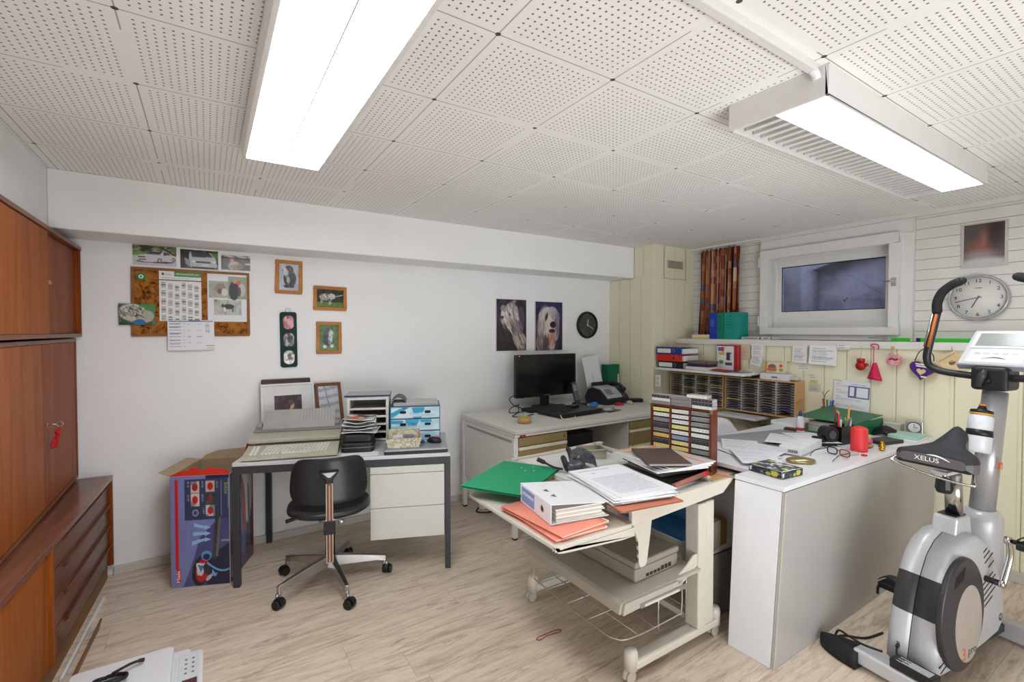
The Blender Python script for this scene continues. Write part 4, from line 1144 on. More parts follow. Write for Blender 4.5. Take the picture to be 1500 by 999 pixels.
p = Pic(30, 20, (210, 210, 208), 60).noise((110, 110, 112), 6, 0.5, 0.6).lines(0.1, 0.1, 0.9, 0.9, 8)
for k in range(5):
    o = sheet_pic('note', p, 0.10 + 0.03 * (k % 2), 0.055, None, tuple(d1(0.862 + 0.11, 0.052 + 0.022 * k, Z1 + 0.072)), (-D(8 + 6 * k), 0, A1 + D(rs.uniform(-5, 5))), t=0.001, rough=0.5)
    tag(o, 'loose note slip standing in the newsprint basket on the grey desk', 'note', 'note slips in the newsprint basket')
leather = mat('bag_black', (34, 34, 36), 0.5, bump=0.2)
t = thing('organiser_bag', 'black zipped organiser bag under the crumpled newspapers', 'bag', tuple(d1(0.585, 0.085, Z1 + 0.001)), A1 + D(2))
MB().prism(rrect(0.20, 0.22, 0.03, 4, 0.10, 0.12), 0.0, 0.062, leather).build('lower_body', t, bevel=0.012, seg=3)
MB().prism(rrect(0.19, 0.21, 0.03, 4, 0.10, 0.125), 0.063, 0.112, leather).build('flap', t, bevel=0.012, seg=3)
MB().tube([(x + 0.10, y + 0.12, 0.034) for x, y in rrect(0.206, 0.226, 0.032, 4)], 0.003, mat('zip', (110, 110, 112), 0.4, 0.6), 6, closed=True).build('zip', t)
for k in range(5):
    p = Pic(34, 26, (196, 196, 196), 70 + k)
    p.noise((120, 120, 124), 5, 0.45, 0.6).noise((238, 238, 238), 4, 0.5, 0.65).lines(0.05, 0.1, 0.95, 0.95, 12, (90, 90, 92))
    if k == 4:
        p.poly([(0.02, 0.6), (0.3, 0.2), (0.62, 0.35), (0.4, 0.9)], (206, 108, 52)).noise((230, 190, 160), 8, 0.6, 0.7, 0.7, p.m_ell(0.35, 0.55, 0.3, 0.3)).rect(0.35, 0.1, 0.75, 0.25, (50, 50, 54))
    a1, a2 = rs.uniform(1.5, 4), rs.uniform(0, 3)
    o = sheet_pic('newspaper', p, 0.215 - 0.008 * k, 0.19, None, tuple(d1(0.690 + rs.uniform(-0.01, 0.012), 0.20, Z1 + 0.127 + k * 0.0205)), (-PI / 2, 0, A1 + D(rs.uniform(-9, 9))), t=0.003, rough=0.6,
              bend=lambda u, v, a1=a1, a2=a2: 0.006 * math.sin(u * a1 * 2 + a2) + 0.003 * math.sin(v * 5 + a2))
    tag(o, 'crumpled newspaper with an orange picture, topmost on the black bag' if k == 4 else 'folded grey newspaper in the heap on the black bag', 'newspaper', None if k == 4 else 'newspapers heaped on the black bag')
b = MB(); b.box((0, 0, 0), (0.22, 0.11, 0.0016), paper)
o = b.build('envelope', loc=d1(0.60, 0.004, Z1 + 0.001), rot=(0, 0, A1 + D(4))); tag(o, 'white envelope lying on the grey desk in front of the black bag', 'envelope')
b = MB(); b.box((0, 0, 0), (0.10, 0.18, 0.0014), mat('card_grey', (190, 192, 198), 0.5))
o = b.build('card', loc=d1(0.76, 0.125, Z1 + 0.003), rot=(0, 0, A1 - D(6))); tag(o, 'pale grey card between the black bag and the newsprint basket', 'card')

# swivel chair
chrome = mat('chrome', (205, 203, 200), 0.18, 1.0, var=0.03)
alu = mat('brushed_alu', (178, 176, 174), 0.3, 1.0, var=0.05)
shell = mat('chair_shell', (36, 36, 38), 0.32, var=0.15, scale=30)
t = thing('swivel_chair', 'black shell swivel chair on a five-star aluminium base before the grey desk', 'chair', (0.604, 2.944, 0), -D(12))
b = MB()
sd = lambda u, v: (0.232 * (2 * u - 1) * (1 - 0.10 * v), -0.20 + 0.41 * v, 0.0)
seat_o = [(0.227 * abs(math.cos(a)) ** 0.75 * (1 if math.cos(a) >= 0 else -1), -0.055 + 0.205 * abs(math.sin(a)) ** 0.75 * (1 if math.sin(a) >= 0 else -1)) for a in np.linspace(0, 2 * PI, 41)[:-1]]
k = len(seat_o)
vs = []
for s_, z in ((0.55, 0.478), (0.9, 0.484), (1.0, 0.500), (1.0, 0.512), (0.95, 0.524), (0.6, 0.520), (0.2, 0.514)):
    vs += [(x * s_, -0.045 + (y + 0.045) * s_, z - 0.018 + 0.10 * (abs(x) * s_) ** 2) for x, y in seat_o]
fs = [(i * k + j, i * k + (j + 1) % k, (i + 1) * k + (j + 1) % k, (i + 1) * k + j) for i in range(6) for j in range(k)] + [tuple(range(k - 1, -1, -1)), tuple(range(6 * k, 7 * k))]
b.add(vs, fs, shell, True); b.build('seat', t)
b = MB()
def bk(u, v):
    a = (2 * u - 1)
    hw = 0.203 * (0.965 + 0.04 * math.sin(v * PI * 0.62 + 0.6)) * (1.03 - 0.07 * v)
    cz = 0.5 + (v - 0.5) * (1 - 0.06 * a * a - 0.20 * abs(a) ** 10)
    return (a * hw * (1 - 0.06 * (2 * v - 1) ** 4), -0.215 + 0.075 * a * a + 0.03 * v - 0.03, 0.548 + 0.250 * cz)
b.sheet(bk, 18, 10, (0, 0.014, 0), shell); b.build('backrest', t, bevel=0.004)
b = MB()
b.prism([(-0.052, 0.735), (0.052, 0.735), (0.046, 0.725), (0.020, 0.690), (0.019, 0.655), (-0.019, 0.655), (-0.020, 0.690), (-0.046, 0.725)], -0.262, -0.222, black, 'y'); b.build('back_bracket', t, bevel=0.006)
b = MB(); b.prism([(-0.034, 0.731), (0.034, 0.731), (0.006, 0.705), (-0.006, 0.705)], -0.265, -0.26, mat('badge_silver', (190, 192, 196), 0.4), 'y'); b.build('bracket_plate', t)
b = MB()
b.box((-0.019, -0.262, 0.235), (0.019, -0.246, 0.672), chrome)
b.box((-0.013, -0.2635, 0.24), (-0.003, -0.2615, 0.668), mat('spine_brown', (122, 66, 40), 0.4))
b.box((0.003, -0.2635, 0.24), (0.013, -0.2615, 0.668), mat('spine_brown'))
b.build('spine_bar', t, bevel=0.001)
b = MB(); b.box((-0.030, -0.275, 0.395), (0.030, -0.235, 0.465), black); b.box((-0.012, -0.24, 0.43), (0.012, 0.0, 0.465), black)
b.build('clamp', t, bevel=0.004)
b = MB(); b.cyl((-0.055, -0.255, 0.468), (0.06, -0.255, 0.468), 0.007, steel); b.cyl((0.045, -0.255, 0.452), (0.075, -0.255, 0.452), 0.012, steel); b.build('clamp_screw', t)
b = MB(); b.box((-0.09, -0.10, 0.455), (0.09, 0.10, 0.478), black); b.cyl((0, 0, 0.16), (0, 0, 0.33), 0.028, black, n=18); b.cyl((0, 0, 0.32), (0, 0, 0.46), 0.016, chrome, n=14); b.build('column', t)
b = MB(); b.tube([(0.02, -0.02, 0.462), (-0.14, -0.10, 0.455), (-0.19, -0.125, 0.452)], [0.005, 0.005, 0.005], steel, 8); b.tube([(-0.16, -0.11, 0.453), (-0.225, -0.142, 0.450)], [0.008, 0.011], black, 10); b.build('lever', t)
b = MB(); b.lathe([(0.030, 0.10), (0.040, 0.105), (0.044, 0.15), (0.034, 0.172), (0.03, 0.172)], alu, 20); b.build('hub', t)
for i in range(5):
    a = D(58 + 72 * i + 12)
    M = Matrix.Rotation(a, 4, 'Z')
    b = MB()
    pr_ = [(0.03, 0.026, 0.105, 0.168), (0.15, 0.021, 0.100, 0.150), (0.27, 0.016, 0.094, 0.128), (0.322, 0.014, 0.082, 0.118)]
    vs = []
    for x, hw, za, zb in pr_:
        vs += [(x, -hw, za), (x, hw, za), (x, hw * 0.7, zb), (x, -hw * 0.7, zb)]
    fs = [(0, 3, 2, 1), (12, 13, 14, 15)]
    for q in range(3):
        for e in range(4):
            fs.append((4 * q + e, 4 * q + (e + 1) % 4, 4 * q + 4 + (e + 1) % 4, 4 * q + 4 + e))
    b.add(vs, fs, alu, False, M)
    b.lathe([(0.012, 0.062), (0.0125, 0.085)], alu, 12, at=(0.312, 0, 0), M=M)
    leg = b.build('base_arm', t, bevel=0.004)
    b = MB()
    M2 = M @ Matrix.Translation((0.326, 0, 0.0)) @ Matrix.Rotation(D(35 * (i % 3 - 1) + 70), 4, 'Z')
    for s_ in (-1, 1):
        b.cyl((0.012, s_ * 0.011, 0.0255), (0.012, s_ * 0.026, 0.0255), 0.025, mat('caster_black', (24, 24, 26), 0.4), n=18)
    b.prism([(0.012 + 0.030 * math.cos(q), 0.027 + 0.030 * math.sin(q)) for q in np.linspace(-0.3, PI + 0.4, 12)], -0.010, 0.010, mat('caster_black'), 'y')
    b.cyl((0, 0, 0.05), (0, 0, 0.075), 0.008, steel, n=8)
    nv = [M2 @ Vector(q) for q in b.v]; b.v = [tuple(q) for q in nv]
    b.build('caster', leg)

# vacuum cleaner box
BA = -D(22.3)
w, dp, h = 0.315, 0.39, 0.655
t = thing('vacuum_cleaner_box', 'tall printed vacuum cleaner carton with open flaps beside the grey desk', 'box', (-0.192, 3.372, 0), BA)
kraft = mat('carton_kraft', (176, 156, 128), 0.8)
redc = mat('carton_red', (206, 52, 36), 0.45)
b = MB()
for lo, hi in (((0, 0, 0), (w, 0.004, h)), ((0, dp - 0.004, 0), (w, dp, h)), ((0, 0.004, 0), (0.004, dp - 0.004, h)), ((w - 0.004, 0.004, 0), (w, dp - 0.004, h)), ((0.004, 0.004, 0), (w - 0.004, dp - 0.004, 0.004))):
    b.box(lo, hi, kraft)
b.build('carton', t)
p = Pic(104, 210, (122, 130, 184), 80)
p.poly([(0.5, 0.55), (1, 0.3), (1, 1), (0.2, 1), (0.35, 0.8)], (58, 56, 100), 0.7).poly([(0.62, 0.75), (1, 0.62), (1, 1), (0.45, 1)], (30, 28, 52), 0.8).noise((128, 136, 190), 4, 0.5, 0.8, 0.6, (p.u < 0.6) * 1.0)
p.rect(0.24, 0.03, 0.98, 0.40, (58, 66, 96)).rect(0.60, 0.0, 1, 0.03, (40, 42, 74)).rect(0.86, 0.05, 0.87, 0.37, (130, 140, 170))
for (x0, y0, x1, y1, c_, c2) in ((0.34, 0.05, 0.49, 0.155, (200, 190, 176), (170, 40, 40)), (0.34, 0.16, 0.49, 0.275, (214, 200, 196), (206, 30, 44)), (0.60, 0.05, 0.75, 0.15, (196, 176, 170), (176, 40, 40)), (0.60, 0.16, 0.75, 0.265, (60, 66, 60), (150, 40, 44)), (0.60, 0.27, 0.75, 0.37, (206, 196, 192), (196, 40, 40))):
    p.rect(x0, y0, x1, y1, c_).ell((x0 + x1) / 2, (y0 + y1) / 2, 0.05, 0.035, c2).noise((90, 90, 90), 16, 0.6, 0.7, 0.6, ((p.u > x0) & (p.u < x1) & (p.vv > y0) & (p.vv < y1)) * 1.0)
for x0, y0, y1 in ((0.29, 0.05, 0.10), (0.29, 0.17, 0.23), (0.53, 0.05, 0.11), (0.53, 0.17, 0.24), (0.55, 0.29, 0.35), (0.78, 0.06, 0.12)):
    p.lines(x0, y0, x0 + 0.03, y1, 9, (170, 178, 200), 0.6, 0.2)
p.ell(0.42, 0.335, 0.055, 0.032, (150, 158, 180)).ell(0.42, 0.335, 0.035, 0.02, (70, 78, 104))
p.lines(0.275, 0.43, 0.295, 0.62, 24, (150, 158, 200), 0.5, 0.1)
arrow = (150, 190, 230)
for k, yy in enumerate((0.47, 0.53, 0.59)):
    q = (0, 0.015, 0.03)[k]
    y0 = 0.465 + 0.055 * k; c0 = (-0.030, 0.0, 0.030)[k]
    p.poly([(0.39 - 0.02 * k, y0 + c0 - 0.012), (0.48, y0 + c0 * 0.4 - 0.010), (0.58, y0 - 0.004), (0.58, y0 - 0.014), (0.68, y0 + 0.008), (0.58, y0 + 0.028), (0.58, y0 + 0.018), (0.48, y0 + c0 * 0.4 + 0.018), (0.39 - 0.02 * k, y0 + c0 + 0.026)], arrow)
p.poly([(0.70, 0.75), (0.76, 0.36), (0.83, 0.35), (0.85, 0.38), (0.80, 0.74), (0.74, 0.77)], (64, 60, 60)).poly([(0.76, 0.74), (0.81, 0.4), (0.85, 0.38), (0.80, 0.74)], (110, 104, 100)).rect(0.86, 0.59, 1.0, 0.61, (130, 150, 170))
p.ell(0.51, 0.86, 0.17, 0.125, (28, 26, 34), -0.55).ell(0.53, 0.86, 0.13, 0.10, (186, 30, 44), -0.55).poly([(0.42, 0.79), (0.60, 0.80), (0.52, 0.91), (0.44, 0.90)], (206, 206, 214)).poly([(0.45, 0.81), (0.56, 0.82), (0.50, 0.88)], (66, 120, 170)).ell(0.60, 0.85, 0.06, 0.05, (50, 50, 60), 0.5).ell(0.64, 0.93, 0.06, 0.02, (190, 190, 200), -0.4)
for i in range(30):
    a = i / 29
    p.ell(0.62 + 0.38 * a, 0.80 + 0.075 * math.sin(a * 2.2), 0.016, 0.009, (110, 164, 214))
p.ell(0.60, 0.73, 0.09, 0.045, (90, 150, 210)).ell(0.60, 0.74, 0.06, 0.028, (40, 44, 70)).poly([(0.70, 0.86), (0.76, 0.90), (0.80, 0.885), (0.75, 0.925), (0.68, 0.91)], (110, 164, 214))
p.rect(0.07, 0.03, 0.13, 0.84, (216, 44, 36)).rect(0.095, 0.03, 0.105, 0.84, (150, 30, 40), 0.5).rect(0.09, 0.84, 0.16, 0.965, (206, 40, 40))
sheet_pic('front_print', p, w - 0.002, h - 0.002, t, (w / 2, -0.0006, h / 2), t=0.001, rough=0.3, coat=0.2)
text('brand_lettering', 'Miele', 0.026, mat('print_white'), t, (w * 0.126, -0.0016, h * 0.098), (PI / 2, -PI / 2, 0), align='CENTER', width=0.068, depth=0.0003)
text('brand_lettering', 'EcoLine', 0.026, mat('print_lime', (150, 190, 60), 0.5), t, (w * 0.945, -0.0016, h * 0.875), (PI / 2, PI / 2, 0), align='CENTER', width=0.065, depth=0.0003)
p = Pic(110, 150, (40, 34, 58), 81)
p.poly([(0.0, 0), (0.3, 0), (0.25, 1), (0, 1)], (30, 26, 40)).ell(0.42, 0.72, 0.24, 0.42, (92, 100, 160), 0.1, 0.6).noise((30, 26, 44), 4, 0.5, 0.8, 0.6).ell(0.72, 0.16, 0.22, 0.46, (176, 170, 164), -0.12).ell(0.62, 0.20, 0.10, 0.40, (206, 200, 192), -0.15).ell(0.56, 0.40, 0.08, 0.28, (150, 40, 46), -0.2).ell(0.78, 0.42, 0.04, 0.2, (60, 56, 60), -0.1).rect(0.94, 0, 1, 1, (150, 36, 44)).ell(0.22, 0.64, 0.06, 0.03, (150, 190, 60)).ell(0.22, 0.64, 0.035, 0.015, (40, 34, 58)).lines(0.2, 0.72, 0.3, 0.95, 6, (96, 104, 130))
sheet_pic('side_print', p, dp - 0.002, h - 0.002, t, (w + 0.0006, dp / 2, h / 2), (0, 0, PI / 2), t=0.001, rough=0.25, coat=0.3)
b = MB()
fl = [(0.0, 0)] + [(0.0, 0.006), (0.06, 0.030), (0.09, 0.030), (0.115, 0.052), (0.165, 0.028), (0.215, 0.048), (0.24, 0.036), (0.30, 0.028), (0.315, 0.012), (0.315, 0)]
b.prism(fl, 0.0, 0.003, redc, 'y', Matrix.Translation((0, 0.001, h)) @ Matrix.Rotation(D(-6), 4, 'X'))
b.build('front_flap', t)
b = MB(); b.prism([(0, 0), (-0.075, 0.02), (-0.075, 0.36), (0, 0.38)], 0, 0.003, kraft, 'z', Matrix.Translation((0.001, 0.004, h)) @ Matrix.Rotation(D(14), 4, 'Y')); b.build('side_flap', t)
b = MB(); b.prism([(0, 0), (w, 0), (w - 0.012, 0.07), (0.10, 0.055), (0.03, 0.03)], 0, 0.003, kraft, 'y', Matrix.Translation((0, dp - 0.004, h)) @ Matrix.Rotation(-D(18), 4, 'X')); b.build('back_flap', t)
b = MB(); b.prism([(0.20, 0), (0.34, 0.0), (0.37, 0.12), (0.33, 0.135), (0.27, 0.11)], 0, 0.003, redc, 'x', Matrix.Translation((w - 0.004, 0, h)) @ Matrix.Rotation(D(4), 4, 'Y')); b.build('side_flap', t)
# ================================================================ white office desk in the far corner and what lies on it
Z2 = 0.79
ow = mat('desk_offwhite', (214, 212, 204), 0.42, var=0.02)
khaki = mat('drawer_khaki', (142, 124, 82), 0.45, var=0.04)
lip = mat('drawer_lip', (212, 206, 182), 0.45)
t = thing('office_desk', 'off-white office desk with khaki drawers in the far corner beside the column', 'desk', (1.83, 2.80, 0))
W2, DP = 1.85, 0.845
b = MB(); b.box((0, 0, Z2 - 0.028), (W2, DP, Z2), ow); b.box((0.006, 0.006, Z2 - 0.05), (W2 - 0.006, DP - 0.006, Z2 - 0.030), ow); b.build('desktop', t, bevel=0.004)
for x, y in ((0.0, 0.012), (0.0, DP - 0.046), (W2 - 0.036, 0.012), (W2 - 0.036, DP - 0.046)):
    MB().box((x, y, 0.012), (x + 0.036, y + 0.036, Z2 - 0.051), ow).build('leg', t, bevel=0.003)
    MB().box((x + 0.002, y + 0.002, 0), (x + 0.034, y + 0.034, 0.011), black).build('foot', t)
b = MB(); b.box((0.008, 0.05, 0.27), (0.022, DP - 0.05, Z2 - 0.052), ow); b.build('side_panel', t)
MB().box((0.004, 0.06, 0.695), (0.010, DP - 0.10, 0.712), mat('slot_grey', (150, 146, 138), 0.5)).build('grip_slot', t, bevel=0.002)
MB().box((0.05, DP - 0.06, 0.30), (W2 - 0.05, DP - 0.048, Z2 - 0.052), mat('desk_back', (170, 150, 112), 0.6)).build('modesty_panel', t)
for x0, x1 in ((0.036, 0.485), (1.165, 1.80)):
    pd = MB().box((x0, 0.028, 0.235), (x1, 0.74, Z2 - 0.052), mat('pedestal_brown', (146, 126, 96), 0.6) if x0 < 0.1 else ow).build('pedestal', t, bevel=0.002)
    for z0, z1 in ((0.672, 0.733), (0.535, 0.640), (0.385, 0.505), (0.24, 0.355)):
        d = MB().box((x0 + 0.004, 0.006, z0), (x1 - 0.004, 0.027, z1), khaki).build('drawer', pd, bevel=0.002)
        if z1 < 0.7:
            MB().box((x0 + 0.004, 0.002, z1 + 0.002), (x1 - 0.004, 0.020, z1 + 0.026), lip).build('drawer_lip', pd, bevel=0.003)
b = MB(); b.cyl((0.45, 0.006, 0.705), (0.45, 0.0, 0.705), 0.011, steel, n=16); b.build('lock', t)
b = MB(); b.box((0.046, 0.001, Z2 - 0.052), (0.095, 0.006, Z2 - 0.036), black); b.box((0.054, -0.001, Z2 - 0.050), (0.088, 0.001, Z2 - 0.038), mat('badge_red', (200, 40, 30), 0.5)); b.build('maker_plate', t)
def on2(z=0.001):
    return Z2 + z
tape_m = mat('tape_brown', (192, 148, 100), 0.35, var=0.05)
t = thing('tape_roll', 'roll of brown parcel tape standing flat on the off-white desk', 'tape roll', (2.06, 3.02, on2()))
b = MB(); b.lathe([(0.038, 0), (0.052, 0), (0.052, 0.05), (0.038, 0.05)], tape_m, 36, ring=True); b.build('tape', t)
MB().lathe([(0.033, 0.001), (0.0375, 0.001), (0.0375, 0.053), (0.033, 0.053)], mat('core_green', (150, 180, 70), 0.6), 30, ring=True).build('core', t)
# monitor
t = thing('computer_monitor', 'black flat computer monitor on the off-white desk below the dog posters', 'monitor', (2.675, 3.545, on2()))
b = MB(); b.box((-0.345, 0, 0.105), (0.345, 0.045, 0.495), mat('monitor_shell', (32, 32, 34), 0.35)); b.build('shell', t, bevel=0.006)
b = MB(); ring_ = MB()
for lo, hi in (((-0.345, -0.006, 0.105), (0.345, 0.0, 0.127)), ((-0.345, -0.006, 0.474), (0.345, 0.0, 0.495)), ((-0.345, -0.006, 0.127), (-0.325, 0.0, 0.474)), ((0.325, -0.006, 0.127), (0.345, 0.0, 0.474))):
    ring_.box(lo, hi, mat('bezel_black', (24, 24, 26), 0.25))
ring_.build('bezel', t, bevel=0.002)
MB().box((-0.325, -0.002, 0.127), (0.325, 0.0, 0.474), mat('screen_black', (14, 14, 15), 0.12, var=0)).build('screen', t)
b = MB(); b.box((-0.05, 0.03, 0.01), (0.05, 0.05, 0.25), black); b.build('neck', t, bevel=0.004)
MB().prism(rrect(0.26, 0.145, 0.05, 6, 0, 0.028), 0, 0.014, black).build('foot', t, bevel=0.003)
b = MB()
for i in range(5):
    b.cyl((-0.03 + i * 0.015, -0.008, 0.116), (-0.03 + i * 0.015, -0.005, 0.116), 0.004, steel, n=8)
b.build('buttons', t)
b = MB(); b.box((-0.322, -0.0075, 0.480), (-0.310, -0.006, 0.490), mat('sticker_white', (210, 210, 210), 0.5)); b.build('sticker', t)
# keyboard
def keyboard(name, label, w, d, loc, rz, body, keys):
    t = thing(name, label, 'keyboard', loc, rz)
    MB().prism([(0, 0), (d, 0), (d, 0.026), (0, 0.014)], 0, w, body, 'x').build('body', t, bevel=0.003)
    b = MB()
    for r in range(6):
        for k in range(21):
            x = 0.014 + k * (w - 0.03) / 21
            y = 0.018 + r * (d - 0.03) / 6
            z = 0.014 + 0.012 * y / d
            b.box((x, y, z), (x + (w - 0.03) / 21 * 0.86, y + (d - 0.03) / 6 * 0.84, z + 0.007), keys)
    b.build('keys', t)
    return t
keyboard('computer_keyboard', 'black computer keyboard lying behind the closed black laptop', 0.47, 0.145, (2.345, 3.350, on2()), D(-1), black, mat('key_black', (58, 58, 61), 0.45))
b = MB(); b.prism([(0, 0), (0.72, 0.0), (0.72, 0.20), (0, 0.20)], 0, 0.002, mat('pad_brown', (112, 104, 84), 0.5, var=0.2))
o = b.build('desk_mat', loc=(2.415, 2.985, on2(0.0006)), rot=(0, 0, D(4))); tag(o, 'thin brownish mat showing under the closed black laptop', 'desk mat')
t = thing('closed_laptop', 'closed black laptop in front of the monitor on the off-white desk', 'laptop', (2.40, 2.995, on2(0.007)), D(5))
MB().prism(rrect(0.50, 0.30, 0.015, 4, 0.25, 0.15), 0, 0.019, black).build('base', t, bevel=0.002)
MB().prism(rrect(0.50, 0.30, 0.015, 4, 0.25, 0.15), 0.021, 0.034, mat('laptop_dark', (58, 58, 60), 0.3, 0.2)).build('lid', t, bevel=0.002)
b = MB(); b.box((0, 0, 0), (0.10, 0.065, 0.016), black); b.box((0.055, 0.02, 0.0155), (0.075, 0.04, 0.0175), mat('button_yellow', (206, 190, 50), 0.5)); b.box((0.008, 0.01, 0.0155), (0.04, 0.05, 0.017), mat('button_grey', (60, 60, 64), 0.5))
o = b.build('memory_holder', loc=(2.66, 3.16, on2(0.043)), rot=(0, 0, D(12)), bevel=0.003); tag(o, 'small black gadget with a yellow square on the closed black laptop', 'gadget')
wcab = mat('cable_cream', (220, 216, 196), 0.5); bcab = mat('cable_black', (24, 24, 26), 0.5)
b = MB(); b.tube(spline([(2.40, 3.0, 0.82), (2.385, 2.95, 0.80), (2.41, 2.915, 0.796), (2.47, 2.925, 0.796), (2.52, 2.96, 0.80), (2.535, 2.975, 0.805)], 6), 0.004, wcab, 8)
o = b.build('white_cable', loc=(0, 0, 0)); tag(o, 'short cream cable looping in front of the black laptop', 'cable')
rc = random.Random(5)
for k, pts in enumerate((
    [(2.34, 3.53, 0.84), (2.30, 3.46, 0.80), (2.20, 3.36, 0.794), (2.12, 3.28, 0.794), (2.20, 3.24, 0.794), (2.33, 3.28, 0.796)],
    [(2.40, 3.60, 0.83), (2.28, 3.54, 0.82), (2.20, 3.46, 0.806), (2.17, 3.40, 0.806), (2.22, 3.36, 0.806), (2.335, 3.39, 0.806)],
    [(2.46, 3.62, 0.88), (2.36, 3.62, 0.91), (2.28, 3.58, 0.89), (2.27, 3.50, 0.85), (2.325, 3.45, 0.822)])):
    b = MB(); b.tube(spline(pts, 7), 0.0042, bcab, 7)
    o = b.build('black_cable'); tag(o, ('outermost black cable loop left of the monitor', 'middle black cable loop left of the monitor', 'black cable rising behind the left end of the keyboard')[k], 'cable', 'cables beside the monitor')
def mouse(label, loc, rz, m, m2, s=1.0):
    t = thing('computer_mouse', label, 'mouse', loc, rz)
    MB().lathe([(0.001, 0.0), (0.052 * s, 0.0), (0.056 * s, 0.009), (0.050 * s, 0.024 * s), (0.034 * s, 0.036 * s), (0.012 * s, 0.040 * s), (0.001, 0.040 * s)], m, 20, M=Matrix.Diagonal((1, 0.62, 1, 1))).build('body', t)
    MB().box((0.012 * s, -0.004, 0.030 * s), (0.038 * s, 0.004, 0.0385 * s), m2).build('wheel', t, bevel=0.002)
    return t
mouse('bright blue mouse between the phone and the fax machine', (3.085, 3.345, on2()), D(200), mat('mouse_blue', (40, 130, 196), 0.35), black)
mouse('silver and black mouse at the right end of the black laptop', (2.985, 3.06, on2(0.003)), D(150), mat('mouse_silver', (150, 152, 156), 0.3, 0.4), black, 1.1)
mouse('small grey mouse on the off-white desk in front of the power adapter', (3.46, 3.25, on2()), D(80), mat('mouse_grey', (186, 186, 182), 0.4), mat('button_grey'), 0.85)
b = MB(); b.box((0, 0, 0), (0.17, 0.14, 0.0025), mat('mat_dark', (70, 62, 54), 0.6))
o = b.build('mouse_mat', loc=(2.945, 2.99, on2(0.0)), rot=(0, 0, D(14))); tag(o, 'small dark mouse mat under the silver and black mouse', 'mouse mat')
# cordless phone
t = thing('cordless_phone', 'black cordless phone upright in its charging cradle right of the monitor', 'phone', (2.985, 3.44, on2()), D(-20))
MB().prism(rrect(0.13, 0.085, 0.02, 4), 0, 0.03, black).build('cradle', t, bevel=0.006)
M = Matrix.Translation((-0.02, 0.0, 0.024)) @ Matrix.Rotation(D(-8), 4, 'X') @ Matrix.Rotation(D(-10), 4, 'Y')
b = MB(); b.box((-0.026, -0.013, 0), (0.026, 0.013, 0.205), mat('phone_dark', (58, 58, 62), 0.35), M); h_ = b.build('handset', t, bevel=0.006)
b = MB(); b.box((-0.017, -0.0145, 0.115), (0.019, -0.013, 0.18), mat('phone_screen', (130, 138, 140), 0.2), M); b.build('display', h_)
b = MB()
for r in range(4):
    for k in range(3):
        b.box((-0.018 + k * 0.013, -0.0148, 0.035 + r * 0.018), (-0.008 + k * 0.013, -0.013, 0.046 + r * 0.018), mat('phone_key', (120, 122, 124), 0.5), M)
b.build('keys', h_)
b = MB(); b.box((0, 0, 0), (0.10, 0.07, 0.004), mat('box_blue', (44, 74, 120), 0.5)); o = b.build('blue_card', loc=(3.10, 3.48, on2()), rot=(0, 0, D(10))); tag(o, 'flat dark blue card beside the phone cradle', 'card')
# fax machine
fx_s = mat('fax_silver', (186, 188, 192), 0.35, 0.2); fx_d = mat('fax_dark', (40, 41, 46), 0.4)
t = thing('fax_machine', 'silver and black fax machine with a handset on the off-white desk', 'fax', (3.205, 3.298, on2()), D(4))
b = MB(); b.prism([(0, 0), (0.28, 0), (0.30, 0.05), (0.26, 0.13), (0.20, 0.155), (0.10, 0.14), (0.02, 0.075), (0, 0.05)], 0, 0.33, fx_d, 'x'); b.build('body', t, bevel=0.008)
b = MB(); b.prism([(0.008, 0.062), (0.030, 0.090), (0.105, 0.150), (0.20, 0.166), (0.24, 0.155), (0.20, 0.152), (0.10, 0.137), (0.02, 0.070)], 0.02, 0.24, fx_s, 'x'); b.build('control_panel', t, bevel=0.003)
b = MB()
for r in range(4):
    for k in range(4):
        q = Vector((0.05 + k * 0.024, 0.030 + r * 0.016, 0.099 + r * 0.0125))
        b.box(q, q + Vector((0.015, 0.009, 0.006)), mat('phone_key'))
b.build('keys', t)
b = MB(); b.prism([(0.0, 0), (0.10, -0.01), (0.30, 0.0)], 0, 0, fx_s, 'x') if False else None
b = MB(); b.tube(spline([(0.285, 0.03, 0.125), (0.287, 0.08, 0.165), (0.287, 0.15, 0.185), (0.287, 0.22, 0.175)], 5), [0.026] * 3 + [0.019] * 10 + [0.026] * 3, fx_d, 12); b.build('handset', t, bevel=0.004)
b = MB(); b.box((0.03, 0.225, 0.150), (0.255, 0.232, 0.20), fx_d, None); b.build('paper_tray', t)
p = Pic(30, 44, (230, 232, 236), 90); p.rect(0.48, 0.56, 0.96, 0.575, (170, 176, 186)).rect(0.48, 0.56, 0.49, 0.98, (170, 176, 186))
o = sheet_pic('fax_paper', p, 0.225, 0.30, None, (3.295, 3.605, 1.095), (-D(10), D(-6), D(3)), t=0.002, bend=lambda u, v: 0.006 * (u - 0.5) ** 2 * 4); tag(o, 'white sheet of paper standing up in the back of the fax machine', 'paper')
t = thing('lever_arch_file', 'dark green lever arch file standing behind the fax machine', 'file', (3.60, 3.60, on2()), D(0))
gr = mat('file_green', (12, 104, 72), 0.5, var=0.05)
b = MB(); b.box((-0.085, 0, 0), (-0.078, 0.10, 0.36), gr); b.box((0.068, 0, 0), (0.075, 0.10, 0.36), gr); b.box((-0.078, 0, 0), (0.068, 0.006, 0.36), gr); b.build('cover', t, bevel=0.002)
MB().box((-0.0775, 0.008, 0.005), (0.0675, 0.095, 0.356), gr).build('pages', t)
MB().box((0.052, -0.0012, 0.10), (0.07, 0, 0.26), mat('label_white', (224, 224, 218), 0.6)).build('label', t)
